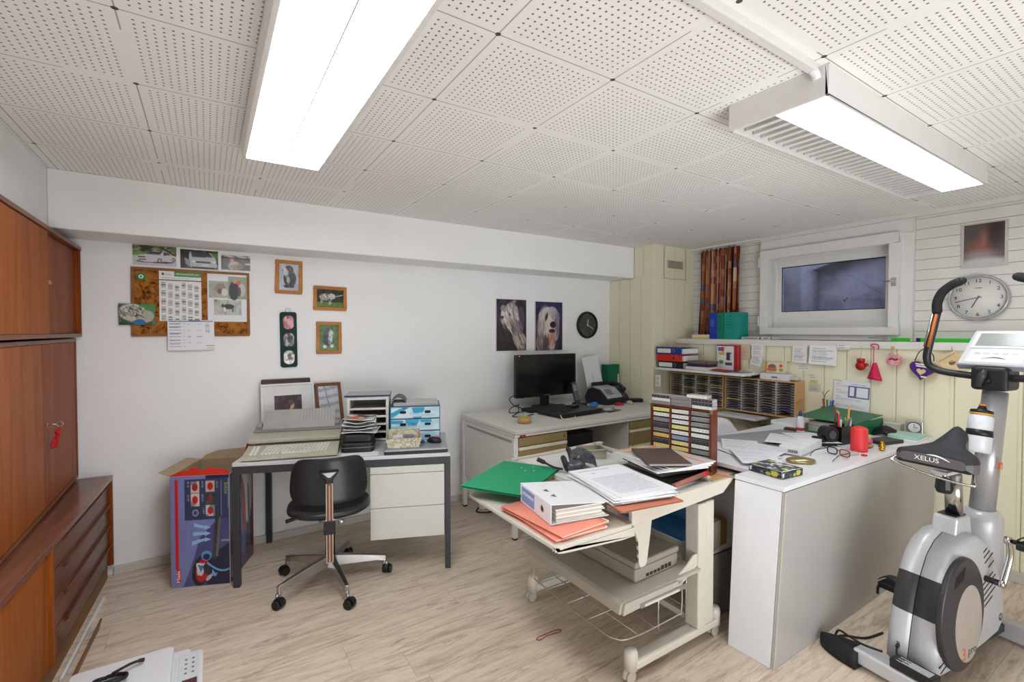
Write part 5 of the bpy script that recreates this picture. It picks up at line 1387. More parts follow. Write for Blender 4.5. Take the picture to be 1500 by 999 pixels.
b = MB(); b.box((0, 0, 0), (0.17, 0.065, 0.035), bcab); o = b.build('power_adapter', loc=(3.51, 3.33, on2()), rot=(0, 0, D(-25)), bevel=0.006); tag(o, 'long black power adapter on the desk at the foot of the column', 'adapter')
b = MB(); b.box((0, 0, 0), (0.085, 0.04, 0.022), mat('stapler_red', (190, 30, 50), 0.35)); b.box((0.01, 0.006, 0.022), (0.06, 0.032, 0.03), mat('stapler_red'))
o = b.build('red_stapler', loc=(3.27, 3.235, on2()), rot=(0, 0, D(-10)), bevel=0.004); tag(o, 'small red stapler in front of the fax machine', 'stapler')
b = MB(); b.cyl((3.08, 3.20, on2(0.008)), (3.16, 3.165, on2(0.008)), 0.008, mat('pink'), n=12); o = b.build('pink_marker'); tag(o, 'pink marker pen beside the silver and black mouse', 'marker')
b = MB(); b.tube(spline([(3.56, 3.42, 0.797), (3.58, 3.47, 0.80), (3.62, 3.50, 0.84), (3.66, 3.45, 0.82), (3.675, 3.38, 0.797)], 6), 0.0035, wcab, 7); o = b.build('grey_cable'); tag(o, 'thin pale cable curling behind the power adapter', 'cable')
# PC tower beneath
t = thing('computer_tower', 'black computer tower under the off-white desk', 'computer', (2.42, 3.02, 0.0))
b = MB(); b.box((0, 0, 0.01), (0.34, 0.42, 0.655), mat('tower_black', (26, 26, 28), 0.35)); b.build('case', t, bevel=0.004)
b = MB(); b.box((0.004, -0.022, 0.012), (0.336, 0, 0.653), mat('tower_front', (34, 34, 38), 0.2)); b.build('front_panel', t, bevel=0.008)
MB().box((0.03, -0.026, 0.50), (0.30, -0.022, 0.54), fx_s).build('drive_door', t, bevel=0.002)
for x in (0.03, 0.29):
    MB().box((x, 0.03, 0), (x + 0.03, 0.39, 0.01), black).build('foot', t)
t = thing('power_strip', 'white multi-socket power strip on the floor under the off-white desk', 'power strip', (1.93, 3.45, 0), D(8))
MB().box((0, 0, 0), (0.30, 0.055, 0.04), mat('socket_white'), None).build('body', t, bevel=0.006)
for i in range(4):
    MB().cyl((0.05 + i * 0.065, 0.0275, 0.036), (0.05 + i * 0.065, 0.0275, 0.0415), 0.02, mat('socket_inner')).build('outlet', t)
b = MB(); b.tube(spline([(1.90, 3.47, 0.02), (1.86, 3.42, 0.008), (1.95, 3.36, 0.008), (2.1, 3.40, 0.006), (2.3, 3.30, 0.006), (2.41, 3.36, 0.03)], 7), 0.006, bcab, 7); o = b.build('power_cable'); tag(o, 'black power cable on the floor under the off-white desk', 'cable')
# ================================================================ computer trolley in the middle and everything piled on it
cw = mat('trolley_cream', (206, 200, 186), 0.42, var=0.03)
cg = mat('trolley_grey', (178, 172, 158), 0.45, var=0.04)
t = thing('computer_trolley', 'cream wheeled computer trolley with a pulled-out tray, loaded with papers', 'trolley', (0, 0, 0))
ZT = 0.76
b = MB()
b.box((1.50, 1.385, ZT - 0.022), (2.085, 2.27, ZT), mat('trolley_top', (214, 213, 208), 0.4))
b.box((1.50, 2.255, ZT), (2.06, 2.27, ZT + 0.014), cw)
b.build('top_board', t, bevel=0.003)
b = MB(); b.tube([(2.074, 1.42, ZT + 0.014), (2.074, 2.25, ZT + 0.014)], 0.014, cw, 12); b.build('edge_rail', t)
for y in (1.362, 2.272):
    b = MB(); b.prism([(1.47, ZT - 0.065), (1.60, ZT - 0.068), (2.10, ZT - 0.045), (2.185, ZT + 0.012), (2.16, ZT + 0.018), (1.52, ZT + 0.004), (1.47, ZT + 0.004)], y, y + 0.022, cw, 'y'); b.build('side_plate', t, bevel=0.004)
    b = MB(); b.prism([(1.475, ZT - 0.06), (1.595, ZT - 0.06), (1.585, 0.63), (1.565, 0.52), (1.555, 0.503), (1.525, 0.503), (1.515, 0.53), (1.510, 0.62)], y + 0.003, y + 0.017, cw, 'y')
    br = b.build('hanging_bracket', t, bevel=0.003)
    b = MB()
    for i in range(5):
        b.box((1.506, y + 0.004, 0.53 + i * 0.035), (1.514, y + 0.016, 0.545 + i * 0.035), mat('slot_dark', (90, 84, 74), 0.6))
    b.build('slot_holes', br)
for y in (1.372, 2.10):
    b = MB(); b.box((1.925, y, 0.095), (1.985, y + 0.075, ZT - 0.07), cw); b.box((1.988, y + 0.004, 0.095), (2.05, y + 0.071, ZT - 0.07), cw); b.build('post', t, bevel=0.006)
    fy = y + 0.037
    b = MB(); b.box((1.52, fy - 0.032, 0.055), (2.10, fy + 0.032, 0.094), cw); ft = b.build('foot_bar', t, bevel=0.010)
    for x in (1.515, 2.10):
        b = MB(); b.lathe([(0.030, 0.052), (0.031, 0.12), (0.026, 0.135), (0.012, 0.140), (0.001, 0.140)], cw, 20, at=(x, fy, 0)); b.build('end_cap', ft)
        b = MB()
        for s_ in (-1, 1):
            b.cyl((x - 0.012, fy + s_ * 0.008, 0.0255), (x - 0.012, fy + s_ * 0.020, 0.0255), 0.025, cg, n=20)
        b.prism([(x - 0.012 + 0.029 * math.cos(q), 0.026 + 0.029 * math.sin(q)) for q in np.linspace(-0.2, PI + 0.2, 12)], fy - 0.007, fy + 0.007, cw, 'y')
        b.cyl((x, fy, 0.045), (x, fy, 0.056), 0.010, steel, n=8)
        b.build('caster', ft)
b = MB(); b.cyl((2.02, 1.45, 0.64), (2.02, 2.10, 0.64), 0.022, cw); b.build('cross_bar', t)
b = MB(); b.box((1.94, 1.45, 0.10), (1.975, 2.10, 0.13), cw); b.build('lower_cross_bar', t, bevel=0.003)
# pulled-out tray
b = MB(); b.prism(rrect(0.415, 0.70, 0.03, 5, 1.2675, 1.70), 0.694, 0.712, cw)
b.build('pull_out_tray', t, bevel=0.004)
b = MB(); b.prism([(1.06, 0.700), (1.075, 0.683), (1.10, 0.678), (1.40, 0.655), (1.475, 0.655), (1.475, 0.693), (1.06, 0.693)], 1.352, 1.366, cw, 'y'); b.build('tray_side', t, bevel=0.003)
b = MB(); b.box((1.40, 1.366, 0.668), (1.51, 1.384, 0.69), mat('slot_dark')); b.build('tray_runner', t)
# low pull-out shelf
b = MB()
b.prism([(1.395, 0.345), (1.405, 0.383), (1.42, 0.392), (1.93, 0.392), (1.93, 0.378), (1.425, 0.378), (1.412, 0.345)], 1.36, 2.06, cg, 'y')
b.prism([(1.405, 0.345), (1.415, 0.39), (1.75, 0.39), (1.75, 0.372), (1.60, 0.352)], 1.345, 1.36, cg, 'y')
b.build('low_shelf', t, bevel=0.003)
b = MB(); b.box((1.50, 1.338, 0.350), (1.80, 1.346, 0.368), steel); b.box((1.52, 1.334, 0.354), (1.74, 1.339, 0.364), cw); b.build('shelf_slide', t)
b = MB(); b.prism([(1.735, 0.335), (1.80, 0.335), (1.925, 0.40), (1.925, 0.455), (1.90, 0.455), (1.85, 0.42), (1.80, 0.395), (1.745, 0.372)], 1.378, 1.386, cw, 'y'); b.build('shelf_bracket', t, bevel=0.002)
# wire basket below
wire = mat('wire_grey', (190, 186, 174), 0.35, 0.6)
b = MB()
zb = 0.19
b.tube(spline([(1.425, 2.00, 0.26), (1.430, 2.0, zb + 0.02), (1.44, 1.97, zb), (1.435, 1.55, zb), (1.445, 1.44, zb), (1.52, 1.40, zb), (1.80, 1.40, zb), (1.84, 1.40, zb + 0.02), (1.84, 1.40, 0.372)], 6), 0.0035, wire, 7)
b.tube([(1.68, 1.40, 0.372), (1.68, 1.40, zb - 0.02), (1.68, 1.43, zb - 0.02), (1.68, 1.97, zb - 0.02), (1.68, 2.0, 0.372)], 0.0032, wire, 7)
b.tube([(1.90, 1.42, 0.372), (1.90, 1.42, zb), (1.90, 1.98, zb), (1.90, 1.98, 0.372)], 0.0032, wire, 7)
for y in (1.60, 1.75, 1.90):
    b.tube([(1.438, y, zb), (1.90, y, zb - 0.004)], 0.0025, wire, 6)
b.tube([(1.44, 1.98, zb), (1.90, 1.98, zb)], 0.003, wire, 6)
b.tube([(1.55, 1.41, zb), (1.55, 1.98, zb)], 0.0025, wire, 6)
b.build('wire_basket', t)

# printer on the low shelf
pg = mat('printer_taupe', (150, 144, 130), 0.5, var=0.03)
t = thing('flatbed_printer', 'taupe flat printer on the low shelf of the trolley', 'printer', (1.565, 1.43, 0.393), D(2))
b = MB(); b.prism([(0, 0), (0.30, 0), (0.315, 0.03), (0.315, 0.085), (0.0, 0.085)], 0, 0.45, pg, 'y') if False else b.box((0, 0, 0), (0.30, 0.45, 0.062), pg); b.build('body', t, bevel=0.010)
MB().box((-0.004, -0.004, 0.064), (0.304, 0.454, 0.092), pg).build('lid', t, bevel=0.008)
b = MB()
for i in range(7):
    b.box((0.07 + i * 0.026, -0.003, 0.014), (0.088 + i * 0.026, 0.004, 0.026 + (i > 3) * 0.006), mat('port_dark', (44, 42, 40), 0.6))
b.build('ports', t)

# things on the pull-out tray and the top
t = thing('green_folder', 'bright green cardboard folder lying open-edged across the pull-out tray', 'folder', (1.285, 1.985, 0.7620), D(32))
gm = mat('folder_green', (16, 146, 96), 0.5, var=0.04)
MB().box((-0.235, -0.165, 0.0), (0.235, 0.165, 0.002), gm).build('back_cover', t)
MB().box((-0.228, -0.158, 0.0025), (0.228, 0.158, 0.0075), mat('pages_dark', (60, 60, 62), 0.6)).build('pages', t)
MB().box((-0.235, -0.165, 0.008), (0.235, 0.165, 0.0105), gm).build('front_cover', t)
b = MB()
for x, y in ((0.11, -0.02), (0.15, 0.02), (0.19, -0.03), (0.13, -0.06)):
    b.cyl((x, y, 0.0105), (x, y, 0.0115), 0.006, mat('rivet', (190, 196, 190), 0.4, 0.5), n=10)
b.build('rivets', t)
salmon = mat('folder_salmon', (226, 138, 116), 0.6, var=0.05); salmon2 = mat('folder_rust', (196, 120, 94), 0.6, var=0.05)
for i, (lab, c_, dx, rz) in enumerate((('salmon paper folder at the bottom under the white lever arch file', salmon, 0.0, -4), ('upper salmon folder with a sheet sticking out under the white lever arch file', salmon, 0.004, 2))):
    t = thing('paper_folder', lab, 'folder', (1.215, 1.575, 0.7135 + i * 0.0135), D(rz + 2), 'salmon folders on the tray')
    MB().box((-0.135, -0.205, 0), (0.125, 0.19, 0.0018), c_).build('back_cover', t)
    MB().box((-0.125, -0.20, 0.002), (0.13, 0.185, 0.009), mat('pages_cream', (222, 212, 190), 0.7)).build('pages', t)
    MB().sheet(lambda u, v: (-0.135 + 0.25 * u, -0.205 + 0.385 * v, 0.0115 + 0.001 * math.sin(u * 3)), 4, 4, (0, 0, -0.0015), c_).build('front_cover', t)
t = thing('lever_arch_file', 'thick white lever arch file with a blue label lying on salmon folders', 'file', (1.118, 1.455, 0.742), D(80))
wf = mat('file_white', (228, 229, 232), 0.35, var=0.02)
L_, Wd, T_ = 0.295, 0.27, 0.082
b = MB(); b.box((0, -Wd, 0), (L_, 0, 0.003), wf); b.box((0, -0.004, 0.003), (L_, 0, T_ - 0.003), wf); b.box((0, -Wd, T_ - 0.003), (L_, 0, T_), wf, Matrix.Translation((0, 0, T_)) @ Matrix.Rotation(D(5), 4, 'X') @ Matrix.Translation((0, 0, -T_))); b.build('cover', t, bevel=0.002)
b = MB()
for i in range(9):
    b.box((0.012 + 0.002 * (i % 3), -Wd + 0.012 + 0.006 * ((i * 5) % 4), 0.0035 + i * 0.0055), (L_ - 0.012 - 0.003 * (i % 2), -0.03, 0.0085 + i * 0.0055), mat('pages_pile_%d' % (i % 3), ((226, 222, 212), (206, 200, 186), (236, 234, 228))[i % 3], 0.7))
b.build('pages', t)
b = MB(); b.cyl((0.10, 0.0003, 0.042), (0.10, 0.0006, 0.042), 0.001, black, n=6)
hole = MB(); hole.lathe([(0.0095, 0), (0.014, 0), (0.014, 0.0015), (0.0095, 0.0015)], steel, 20, ring=True, M=Matrix.Translation((0.075, 0.0, 0.042)) @ Matrix.Rotation(-PI / 2, 4, 'X')); hole.cyl((0.075, 0.0, 0.042), (0.075, 0.0007, 0.042), 0.0095, black, n=18); hole.build('finger_ring', t)
MB().box((0.15, 0.0, 0.010), (0.275, 0.0008, 0.072), mat('label_blue', (128, 152, 206), 0.5)).build('spine_label', t)
text('label_lettering', 'AKTEN-MONITOR', 0.02, mat('print_white'), t, (0.2125, 0.0011, 0.047), (PI / 2, 0, PI), width=0.112, depth=0.0003)
b = MB()
for x in (0.10, 0.17):
    b.prism([(x - 0.018, -0.07), (x + 0.018, -0.075), (x, -0.05)], T_ + 0.0012, T_ + 0.002, steel, 'z', Matrix.Translation((0, 0, T_)) @ Matrix.Rotation(D(5), 4, 'X') @ Matrix.Translation((0, 0, -T_)))
b.build('lever_rivets', t)
# stack of printed sheets on a rust folder
t = thing('paper_folder', 'rust coloured folder under the stack of printed sheets', 'folder', (1.578, 1.525, ZT + 0.0125), D(-9))
MB().box((-0.16, -0.215, 0), (0.16, 0.215, 0.002), salmon2).build('back_cover', t); MB().box((-0.155, -0.20, 0.0022), (0.155, 0.20, 0.0045), paper).build('pages', t); MB().box((-0.16, -0.215, 0.0047), (0.16, 0.215, 0.0062), salmon2).build('front_cover', t)
for i in range(9):
    p = Pic(40, 56, (236, 236, 240), 100 + i)
    if i >= 7:
        p.lines(0.1, 0.08, 0.9, 0.12, 1, (140, 140, 150)).lines(0.10, 0.36, 0.92, 0.93, 16, (160, 160, 172), 0.4, 0.15, 0.6).ell(0.3, 0.2, 0.02, 0.015, (120, 120, 130))
    o = sheet_pic('printed_sheet', p, 0.30, 0.415, None, (1.60 + rs.uniform(-0.012, 0.012), 1.565 + rs.uniform(-0.014, 0.014), ZT + 0.0215 + i * 0.0036), (-PI / 2, 0, D(-12 + rs.uniform(-5, 5))), t=0.0028)
    lb = 'topmost printed white sheet of the stack on the rust folder' if i == 8 else 'white printed sheets stacked on the rust folder'
    tag(o, lb, 'paper', None if i == 8 else 'printed sheets on the trolley')
# magazines, brown notebook, black file and pen behind the stack
for i in range(4):
    p = Pic(36, 50, ((216, 212, 204), (208, 206, 204), (226, 224, 220), (198, 194, 190))[i], 120 + i)
    p.noise((188, 190, 196), 5, 0.45, 0.6).lines(0.08, 0.05, 0.6, 0.9, 22, (130, 130, 140))
    p.rect(0.1, 0.05, 0.9, 0.13, (222, 150, 120)).rect(0.72, 0.15, 0.80, 0.95, (226, 140, 108)).rect(0.06, 0.86, 0.5, 0.95, (226, 190, 110)).poly([(0.55, 0.3), (0.7, 0.3), (0.7, 0.7), (0.55, 0.6)], (236, 234, 230))
    o = sheet_pic('magazine', p, 0.30, 0.40, None, (1.975 + 0.008 * i, 1.655 - 0.006 * i, ZT + 0.069 + i * 0.0062), (-PI / 2, 0, D(-14 + 4 * i)), t=0.005, rough=0.3)
    tag(o, ('lowest magazine in the pile leaning on the black file', 'second magazine from the bottom of the pile by the cassette rack', 'third magazine from the bottom, under the striped one', 'topmost striped magazine under the brown notebook')[i], 'magazine', 'magazines on the trolley')
b = MB(); b.box((-0.105, -0.15, 0), (0.105, 0.15, 0.014), mat('notebook_brown', (82, 66, 62), 0.5)); b.box((-0.099, -0.152, 0.003), (0.103, 0.145, 0.011), mat('pages_grey', (150, 144, 138), 0.7))
o = b.build('brown_notebook', loc=(1.93, 1.605, ZT + 0.0955), rot=(0, 0, D(-32)), bevel=0.001); tag(o, 'dark brown notebook lying on the striped magazines', 'notebook')
t = thing('lever_arch_file', 'black lever arch file lying under the magazines beside the cassette rack', 'file', (1.945, 1.455, ZT + 0.030), D(-8))
b = MB(); b.box((-0.14, 0, 0), (0.135, 0.315, 0.003), black); b.box((0.131, 0, 0.003), (0.135, 0.315, 0.031), black); b.box((-0.14, 0, 0.031), (0.135, 0.315, 0.034), black); b.build('cover', t, bevel=0.001)
MB().box((-0.115, 0.05, 0.004), (0.12, 0.30, 0.029), mat('pages_grey', (150, 144, 138), 0.7)).build('pages', t)
b = MB(); b.cyl((1.79, 1.408, ZT + 0.032), (2.02, 1.425, ZT + 0.040), 0.011, mat('tube_rust', (150, 90, 76), 0.5), n=14); b.cyl((2.02, 1.425, ZT + 0.040), (2.07, 1.429, ZT + 0.042), 0.012, mat('tube_red', (176, 24, 30), 0.4), n=14)
o = b.build('marker_tube'); tag(o, 'long rust tube with a red end at the near edge of the trolley top', 'tube')
b = MB(); b.box((0, 0, 0), (0.07, 0.025, 0.010), mat('clip_blue', (66, 70, 150), 0.4)); o = b.build('blue_binder_clip', loc=(1.74, 1.875, ZT + 0.0012), rot=(0, 0, D(-40)), bevel=0.002); tag(o, 'small blue plastic strip behind the stack of printed sheets', 'clip')
# dark gadget with round ends (headset) and metal tin
hs = mat('headset_grey', (74, 76, 82), 0.25, var=0.4, scale=40, bump=0.8, coat=0.3)
t = thing('headset', 'crumpled dark grey headset with round black ear pads on the trolley', 'headset', (1.605, 1.93, ZT + 0.001), D(-10))
b = MB(); b.sheet(lambda u, v: (0.02 + 0.11 * u, -0.05 + 0.11 * v, 0.075 + 0.03 * math.sin(u * 3.0) + 0.010 * math.sin(v * 9 + u * 5)), 8, 6, (0.02, 0.01, -0.06), hs); b.build('headband', t, bevel=0.004)
for (x, y, z, r, a_) in ((-0.025, 0.0, 0.045, 0.042, 70), (0.055, 0.07, 0.058, 0.055, 60)):
    M = Matrix.Translation((x, y, z)) @ Matrix.Rotation(D(a_), 4, 'Y') @ Matrix.Rotation(D(20), 4, 'X')
    b = MB(); b.lathe([(0.001, -0.014), (r * 0.8, -0.014), (r, -0.006), (r, 0.006), (r * 0.7, 0.014), (0.001, 0.012)], mat('ear_pad', (40, 41, 44), 0.6), 24, M=M); b.build('ear_pad', t)
b = MB(); b.ball((0.02, -0.035, 0.034), (0.055, 0.04, 0.033), hs, 14, 10); b.build('ear_cup', t)
b = MB(); b.tube(spline([(-0.05, -0.02, 0.02), (-0.09, 0.01, 0.028), (-0.13, 0.04, 0.05), (-0.16, 0.06, 0.065)], 5), [0.006] * 10 + [0.012] * 6, mat('ear_pad'), 8); b.build('microphone_arm', t)
tin = mat('tin_metal', (176, 172, 156), 0.28, 0.8, var=0.1)
t = thing('metal_tin', 'open square metal tin standing at the back of the trolley top', 'tin', (1.89, 2.075, ZT + 0.001), D(-22))
b = MB()
for lo, hi in (((-0.075, -0.055, 0), (0.075, 0.055, 0.003)), ((-0.075, -0.055, 0.003), (-0.072, 0.055, 0.055)), ((0.072, -0.055, 0.003), (0.075, 0.055, 0.055)), ((-0.072, -0.055, 0.003), (0.072, -0.052, 0.055)), ((-0.072, 0.052, 0.003), (0.072, 0.055, 0.055))):
    b.box(lo, hi, tin)
b.build('body', t, bevel=0.001)
MB().tube([(x, y, 0.055) for x, y in rrect(0.152, 0.112, 0.012, 4)], 0.003, tin, 8, closed=True).build('rim', t)
MB().box((-0.066, -0.046, 0.004), (0.066, 0.046, 0.03), mat('tin_filling', (206, 200, 180), 0.6)).build('filling', t)

# floor cabinet and cartons behind the trolley post
t = thing('low_cabinet', 'low grey cabinet on the floor behind the trolley post', 'cabinet', (2.085, 1.475, 0))
b = MB(); b.box((0, 0.02, 0), (0.36, 0.52, 0.345), mat('cabinet_grey', (150, 146, 136), 0.5)); b.build('body', t, bevel=0.003)
MB().box((-0.004, -0.004, 0.346), (0.364, 0.524, 0.362), cw).build('top', t, bevel=0.004)
b = MB(); b.box((0.005, 0.004, 0.01), (0.355, 0.019, 0.335), mat('cabinet_front', (156, 152, 142), 0.5)); b.build('door', t, bevel=0.002)
t = thing('flat_carton', 'flat blue carton with a white stripe on the floor cabinet under the trolley top', 'box', (1.97, 1.50, 0.364))
b = MB(); b.box((0.0, 0, 0), (0.24, 0.42, 0.09), mat('carton_white', (196, 194, 186), 0.6)); b.build('carton', t)
p = Pic(40, 60, (36, 116, 182), 140); p.rect(0, 0.30, 1, 0.335, (206, 214, 220)).noise((30, 104, 168), 5, 0.4, 0.7)
sheet_pic('lid', p, 0.242, 0.422, t, (0.12, 0.21, 0.092), FLAT(), t=0.003)
t = thing('parcel', 'small taped brown parcel on the floor cabinet beside the trolley post', 'parcel', (2.222, 1.49, 0.364))
b = MB(); b.box((0, 0, 0), (0.11, 0.13, 0.135), mat('parcel_brown', (150, 112, 66), 0.7)); b.build('carton', t, bevel=0.002)
b = MB(); b.box((-0.001, -0.001, 0.0), (0.05, 0.131, 0.136), mat('parcel_wrap', (196, 186, 166), 0.5)); b.build('wrapping', t)
t = thing('patterned_carton', 'blue and white patterned carton behind the small brown parcel', 'box', (2.215, 1.65, 0.364))
p = Pic(40, 40, (38, 92, 150), 141)
for i in range(4):
    p.rect(0, 0.2 + i * 0.22, 1, 0.26 + i * 0.22, (206, 212, 214)); p.rect(0.15 + i * 0.25, 0, 0.2 + i * 0.25, 1, (206, 212, 214))
MB().box((0, 0, 0), (0.175, 0.24, 0.20), mat('carton_blue')).build('carton', t)
sheet_pic('front_print', p, 0.173, 0.198, t, (0.0875, -0.001, 0.1), t=0.0015); sheet_pic('top_print', p, 0.173, 0.238, t, (0.0875, 0.12, 0.201), FLAT(), t=0.0015)
b = MB(); pts = [(1.35, 1.855, 0.002), (1.33, 1.845, 0.002), (1.345, 1.83, 0.002), (1.385, 1.838, 0.002), (1.43, 1.832, 0.002), (1.465, 1.828, 0.002), (1.475, 1.842, 0.002), (1.445, 1.852, 0.002), (1.40, 1.852, 0.002)]
b.tube(spline(pts + [pts[0]], 5)[:-1], 0.0018, mat('rubber_band', (150, 46, 44), 0.5), 6, closed=True); o = b.build('rubber_band'); tag(o, 'dark red rubber band lying on the floor in front of the trolley', 'rubber band')
# ================================================================ white counter desk on the right, beech board, racks of cassettes and discs
ZR = 0.80
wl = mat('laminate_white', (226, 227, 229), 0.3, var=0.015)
wl_shaded = mat('laminate_shaded', (176, 173, 169), 0.32, var=0.03, scale=2)  # white laminate of the front panel, its shade put into the colour
edge_dk = mat('edge_grey', (150, 148, 144), 0.5)
t = thing('counter_desk', 'large white counter desk with shade-toned front standing out from the cream wall', 'desk', (0, 0, 0))
top = [(2.165, 1.108), (4.03, 1.095), (4.03, 1.92), (2.30, 1.92), (2.30, 1.345), (2.165, 1.345)]
b = MB(); b.prism(top, ZR - 0.021, ZR, wl); b.prism([(x + (0.003 if x < 3 else -0.003), y + (0.003 if y < 1.2 else -0.003)) for x, y in top], ZR - 0.024, ZR - 0.021, edge_dk); b.build('desktop', t, bevel=0.0015)
b = MB()
b.add([(2.087, 1.122, 0.001), (2.112, 1.122, 0.001), (2.105, 1.318, 0.001), (2.080, 1.318, 0.001), (2.172, 1.122, ZR - 0.025), (2.197, 1.122, ZR - 0.025), (2.189, 1.342, ZR - 0.025), (2.164, 1.342, ZR - 0.025)],
      [(0, 3, 2, 1), (4, 5, 6, 7), (0, 1, 5, 4), (1, 2, 6, 5), (2, 3, 7, 6), (3, 0, 4, 7)], wl)
b.build('end_panel', t, bevel=0.001)
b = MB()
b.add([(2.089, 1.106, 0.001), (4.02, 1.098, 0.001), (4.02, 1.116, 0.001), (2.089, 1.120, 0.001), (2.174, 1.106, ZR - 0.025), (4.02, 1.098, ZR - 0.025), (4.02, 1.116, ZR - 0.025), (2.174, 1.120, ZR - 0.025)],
      [(0, 3, 2, 1), (4, 5, 6, 7), (0, 1, 5, 4), (1, 2, 6, 5), (2, 3, 7, 6), (3, 0, 4, 7)], wl_shaded)
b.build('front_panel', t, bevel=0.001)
b = MB(); b.add([(2.0885, 1.1045, 0.001), (2.094, 1.1045, 0.001), (2.179, 1.1045, ZR - 0.025), (2.173, 1.1045, ZR - 0.025), (2.0885, 1.1058, 0.001), (2.094, 1.1058, 0.001), (2.179, 1.1058, ZR - 0.025), (2.173, 1.1058, ZR - 0.025)],
      [(0, 1, 2, 3), (7, 6, 5, 4), (0, 4, 5, 1), (1, 5, 6, 2), (2, 6, 7, 3), (3, 7, 4, 0)], mat('edge_cream', (206, 198, 176), 0.5)); b.build('edge_strip', t)
b = MB(); b.box((2.56, 1.88, 0), (2.60, 1.91, ZR - 0.025), wl); b.build('leg', t); b = MB(); b.box((3.98, 1.88, 0), (4.02, 1.91, ZR - 0.025), wl); b.build('leg', t)
# beech board (return table) between desk and cassette rack
beech = wood('beech', (196, 150, 96), (222, 180, 128), 'y', 10, 0.4)
beech_h = wood('beech_cross', (196, 150, 96), (224, 184, 132), 'y', 12, 0.4)
t = thing('beech_table', 'small beech board table beside the counter desk carrying the cassette rack', 'table', (0, 0, 0))
b = MB(); b.prism([(x, y) for x, y in rrect(0.315, 0.74, 0.05, 5, 2.268, 1.775)], 0.722, 0.752, beech); b.build('table_top', t, bevel=0.004)
for x, y in ((2.30, 2.10), (2.37, 2.10)):
    pass
for x, y in ((2.39, 2.09), (2.12, 2.09)):
    MB().cyl((x, y, 0), (x, y, 0.721), 0.018, wl, n=16).build('leg', t)
MB().box((2.40, 1.40, 0.37), (2.42, 2.0, 0.721), wl).build('bracket_panel', t)
ORD = ['first', 'second', 'third', 'fourth', 'fifth', 'sixth', 'seventh', 'eighth', 'ninth', 'tenth', 'eleventh', 'twelfth', 'thirteenth']
# cassette rack
rackw = wood('rack_mahogany', (74, 34, 22), (112, 56, 38), 'z', 10, 0.35)
t = thing('cassette_rack', 'brown wooden cassette rack with brass corners standing on the beech board', 'rack', (2.122, 1.833, 0.7525), D(-80))
RW, RH, RD = 0.352, 0.338, 0.072
b = MB()
b.box((0, 0, 0), (0.010, RD, RH), rackw); b.box((RW - 0.010, 0, 0), (RW, RD, RH), rackw); b.box((0.010, 0, RH - 0.010), (RW - 0.010, RD, RH), rackw); b.box((0.010, 0, 0), (RW - 0.010, RD, 0.010), rackw); b.box((0.010, RD - 0.004, 0.010), (RW - 0.010, RD, RH - 0.010), rackw)
b.build('case', t, bevel=0.001)
cwid = (RW - 0.020 - 0.012) / 3
for k in (1, 2):
    x = 0.010 + k * cwid + (k - 1) * 0.006
    MB().box((x, 0.002, 0.010), (x + 0.006, RD - 0.004, RH - 0.010), rackw).build('divider', t)
pitch = (RH - 0.020) / 11
for k in range(3):
    b = MB()
    x = 0.010 + k * (cwid + 0.006)
    for r in range(1, 11):
        z = 0.010 + r * pitch
        b.box((x, 0.001, z - 0.0015), (x + 0.004, RD - 0.004, z), rackw); b.box((x + cwid - 0.004, 0.001, z - 0.0015), (x + cwid, RD - 0.004, z), rackw)
        b.box((x + 0.004, 0.03, z - 0.0015), (x + cwid - 0.004, RD - 0.004, z), rackw)
    b.build('shelf_ribs', t)
b = MB(); b.box((RW - 0.0098, -0.001, RH - 0.020), (RW + 0.001, 0.012, RH + 0.001), brass); b.build('brass_corner', t)
b = MB(); b.box((RW - 0.0098, -0.001, -0.0005), (RW + 0.001, 0.012, 0.016), brass); b.build('brass_corner', t)
b = MB(); b.box((-0.001, -0.001, RH - 0.016), (0.014, 0.012, RH + 0.001), brass); b.build('brass_corner', t)
cc_ = {'yellow': (216, 178, 80), 'white': (206, 204, 196), 'grey': (120, 118, 116), 'black': (46, 44, 46), 'blue': (128, 148, 176), 'cream': (226, 200, 120), 'lemon': (206, 200, 112)}
cols = [['lemon', 'white', 'grey', 'black', 'grey', 'yellow', 'black', 'cream', 'cream', 'black', 'grey'],
        ['white', 'white', 'white', 'lemon', 'white', 'blue', 'cream', 'cream', 'cream', 'grey', 'black'],
        ['grey', 'grey', 'grey', 'white', 'white', 'black', 'white', 'grey', 'grey', 'black', 'grey']]
RM = Matrix.Translation((2.122, 1.833, 0.7525)) @ Matrix.Rotation(D(-80), 4, 'Z')
clear = mat('case_clear', (150, 150, 152), 0.15, var=0.05, coat=0.6)
protoc = {}
def cassette(cn, w, label, loc, rz, group, h=0.0165, cat='cassette', d=0.055):
    key = (cn, w, h)
    if key in protoc:
        c = copy_tree(protoc[key])
    else:
        c = thing('cassette', label, cat, loc, rz)
        MB().box((0.0, 0.001, 0), (w, d, h), clear).build('case', c, bevel=0.001)
        m_ = mat('inlay_' + cn, cc_[cn], 0.45, var=0.12, scale=60)
        MB().box((0.003, -0.0004, 0.0016), (w - 0.003, 0.001, h - 0.0016), m_).build('inlay', c)
        b = MB()
        dk = cn not in ('black', 'grey')
        lm = mat('inlay_ink' if dk else 'inlay_print', (120, 112, 108) if dk else (140, 138, 134), 0.5)
        for q in range(5):
            x0_ = w * (0.12 + 0.16 * q); b.box((x0_, -0.0007, h * 0.46), (x0_ + w * (0.05 + 0.05 * ((q * 7) % 3) / 3), -0.0004, h * 0.58), lm)
        b.build('title_print', c)
        protoc[key] = c
    c.location = loc; c.rotation_euler = (0, 0, rz)
    c['label'] = label; c['category'] = cat; c['group'] = group
    return c
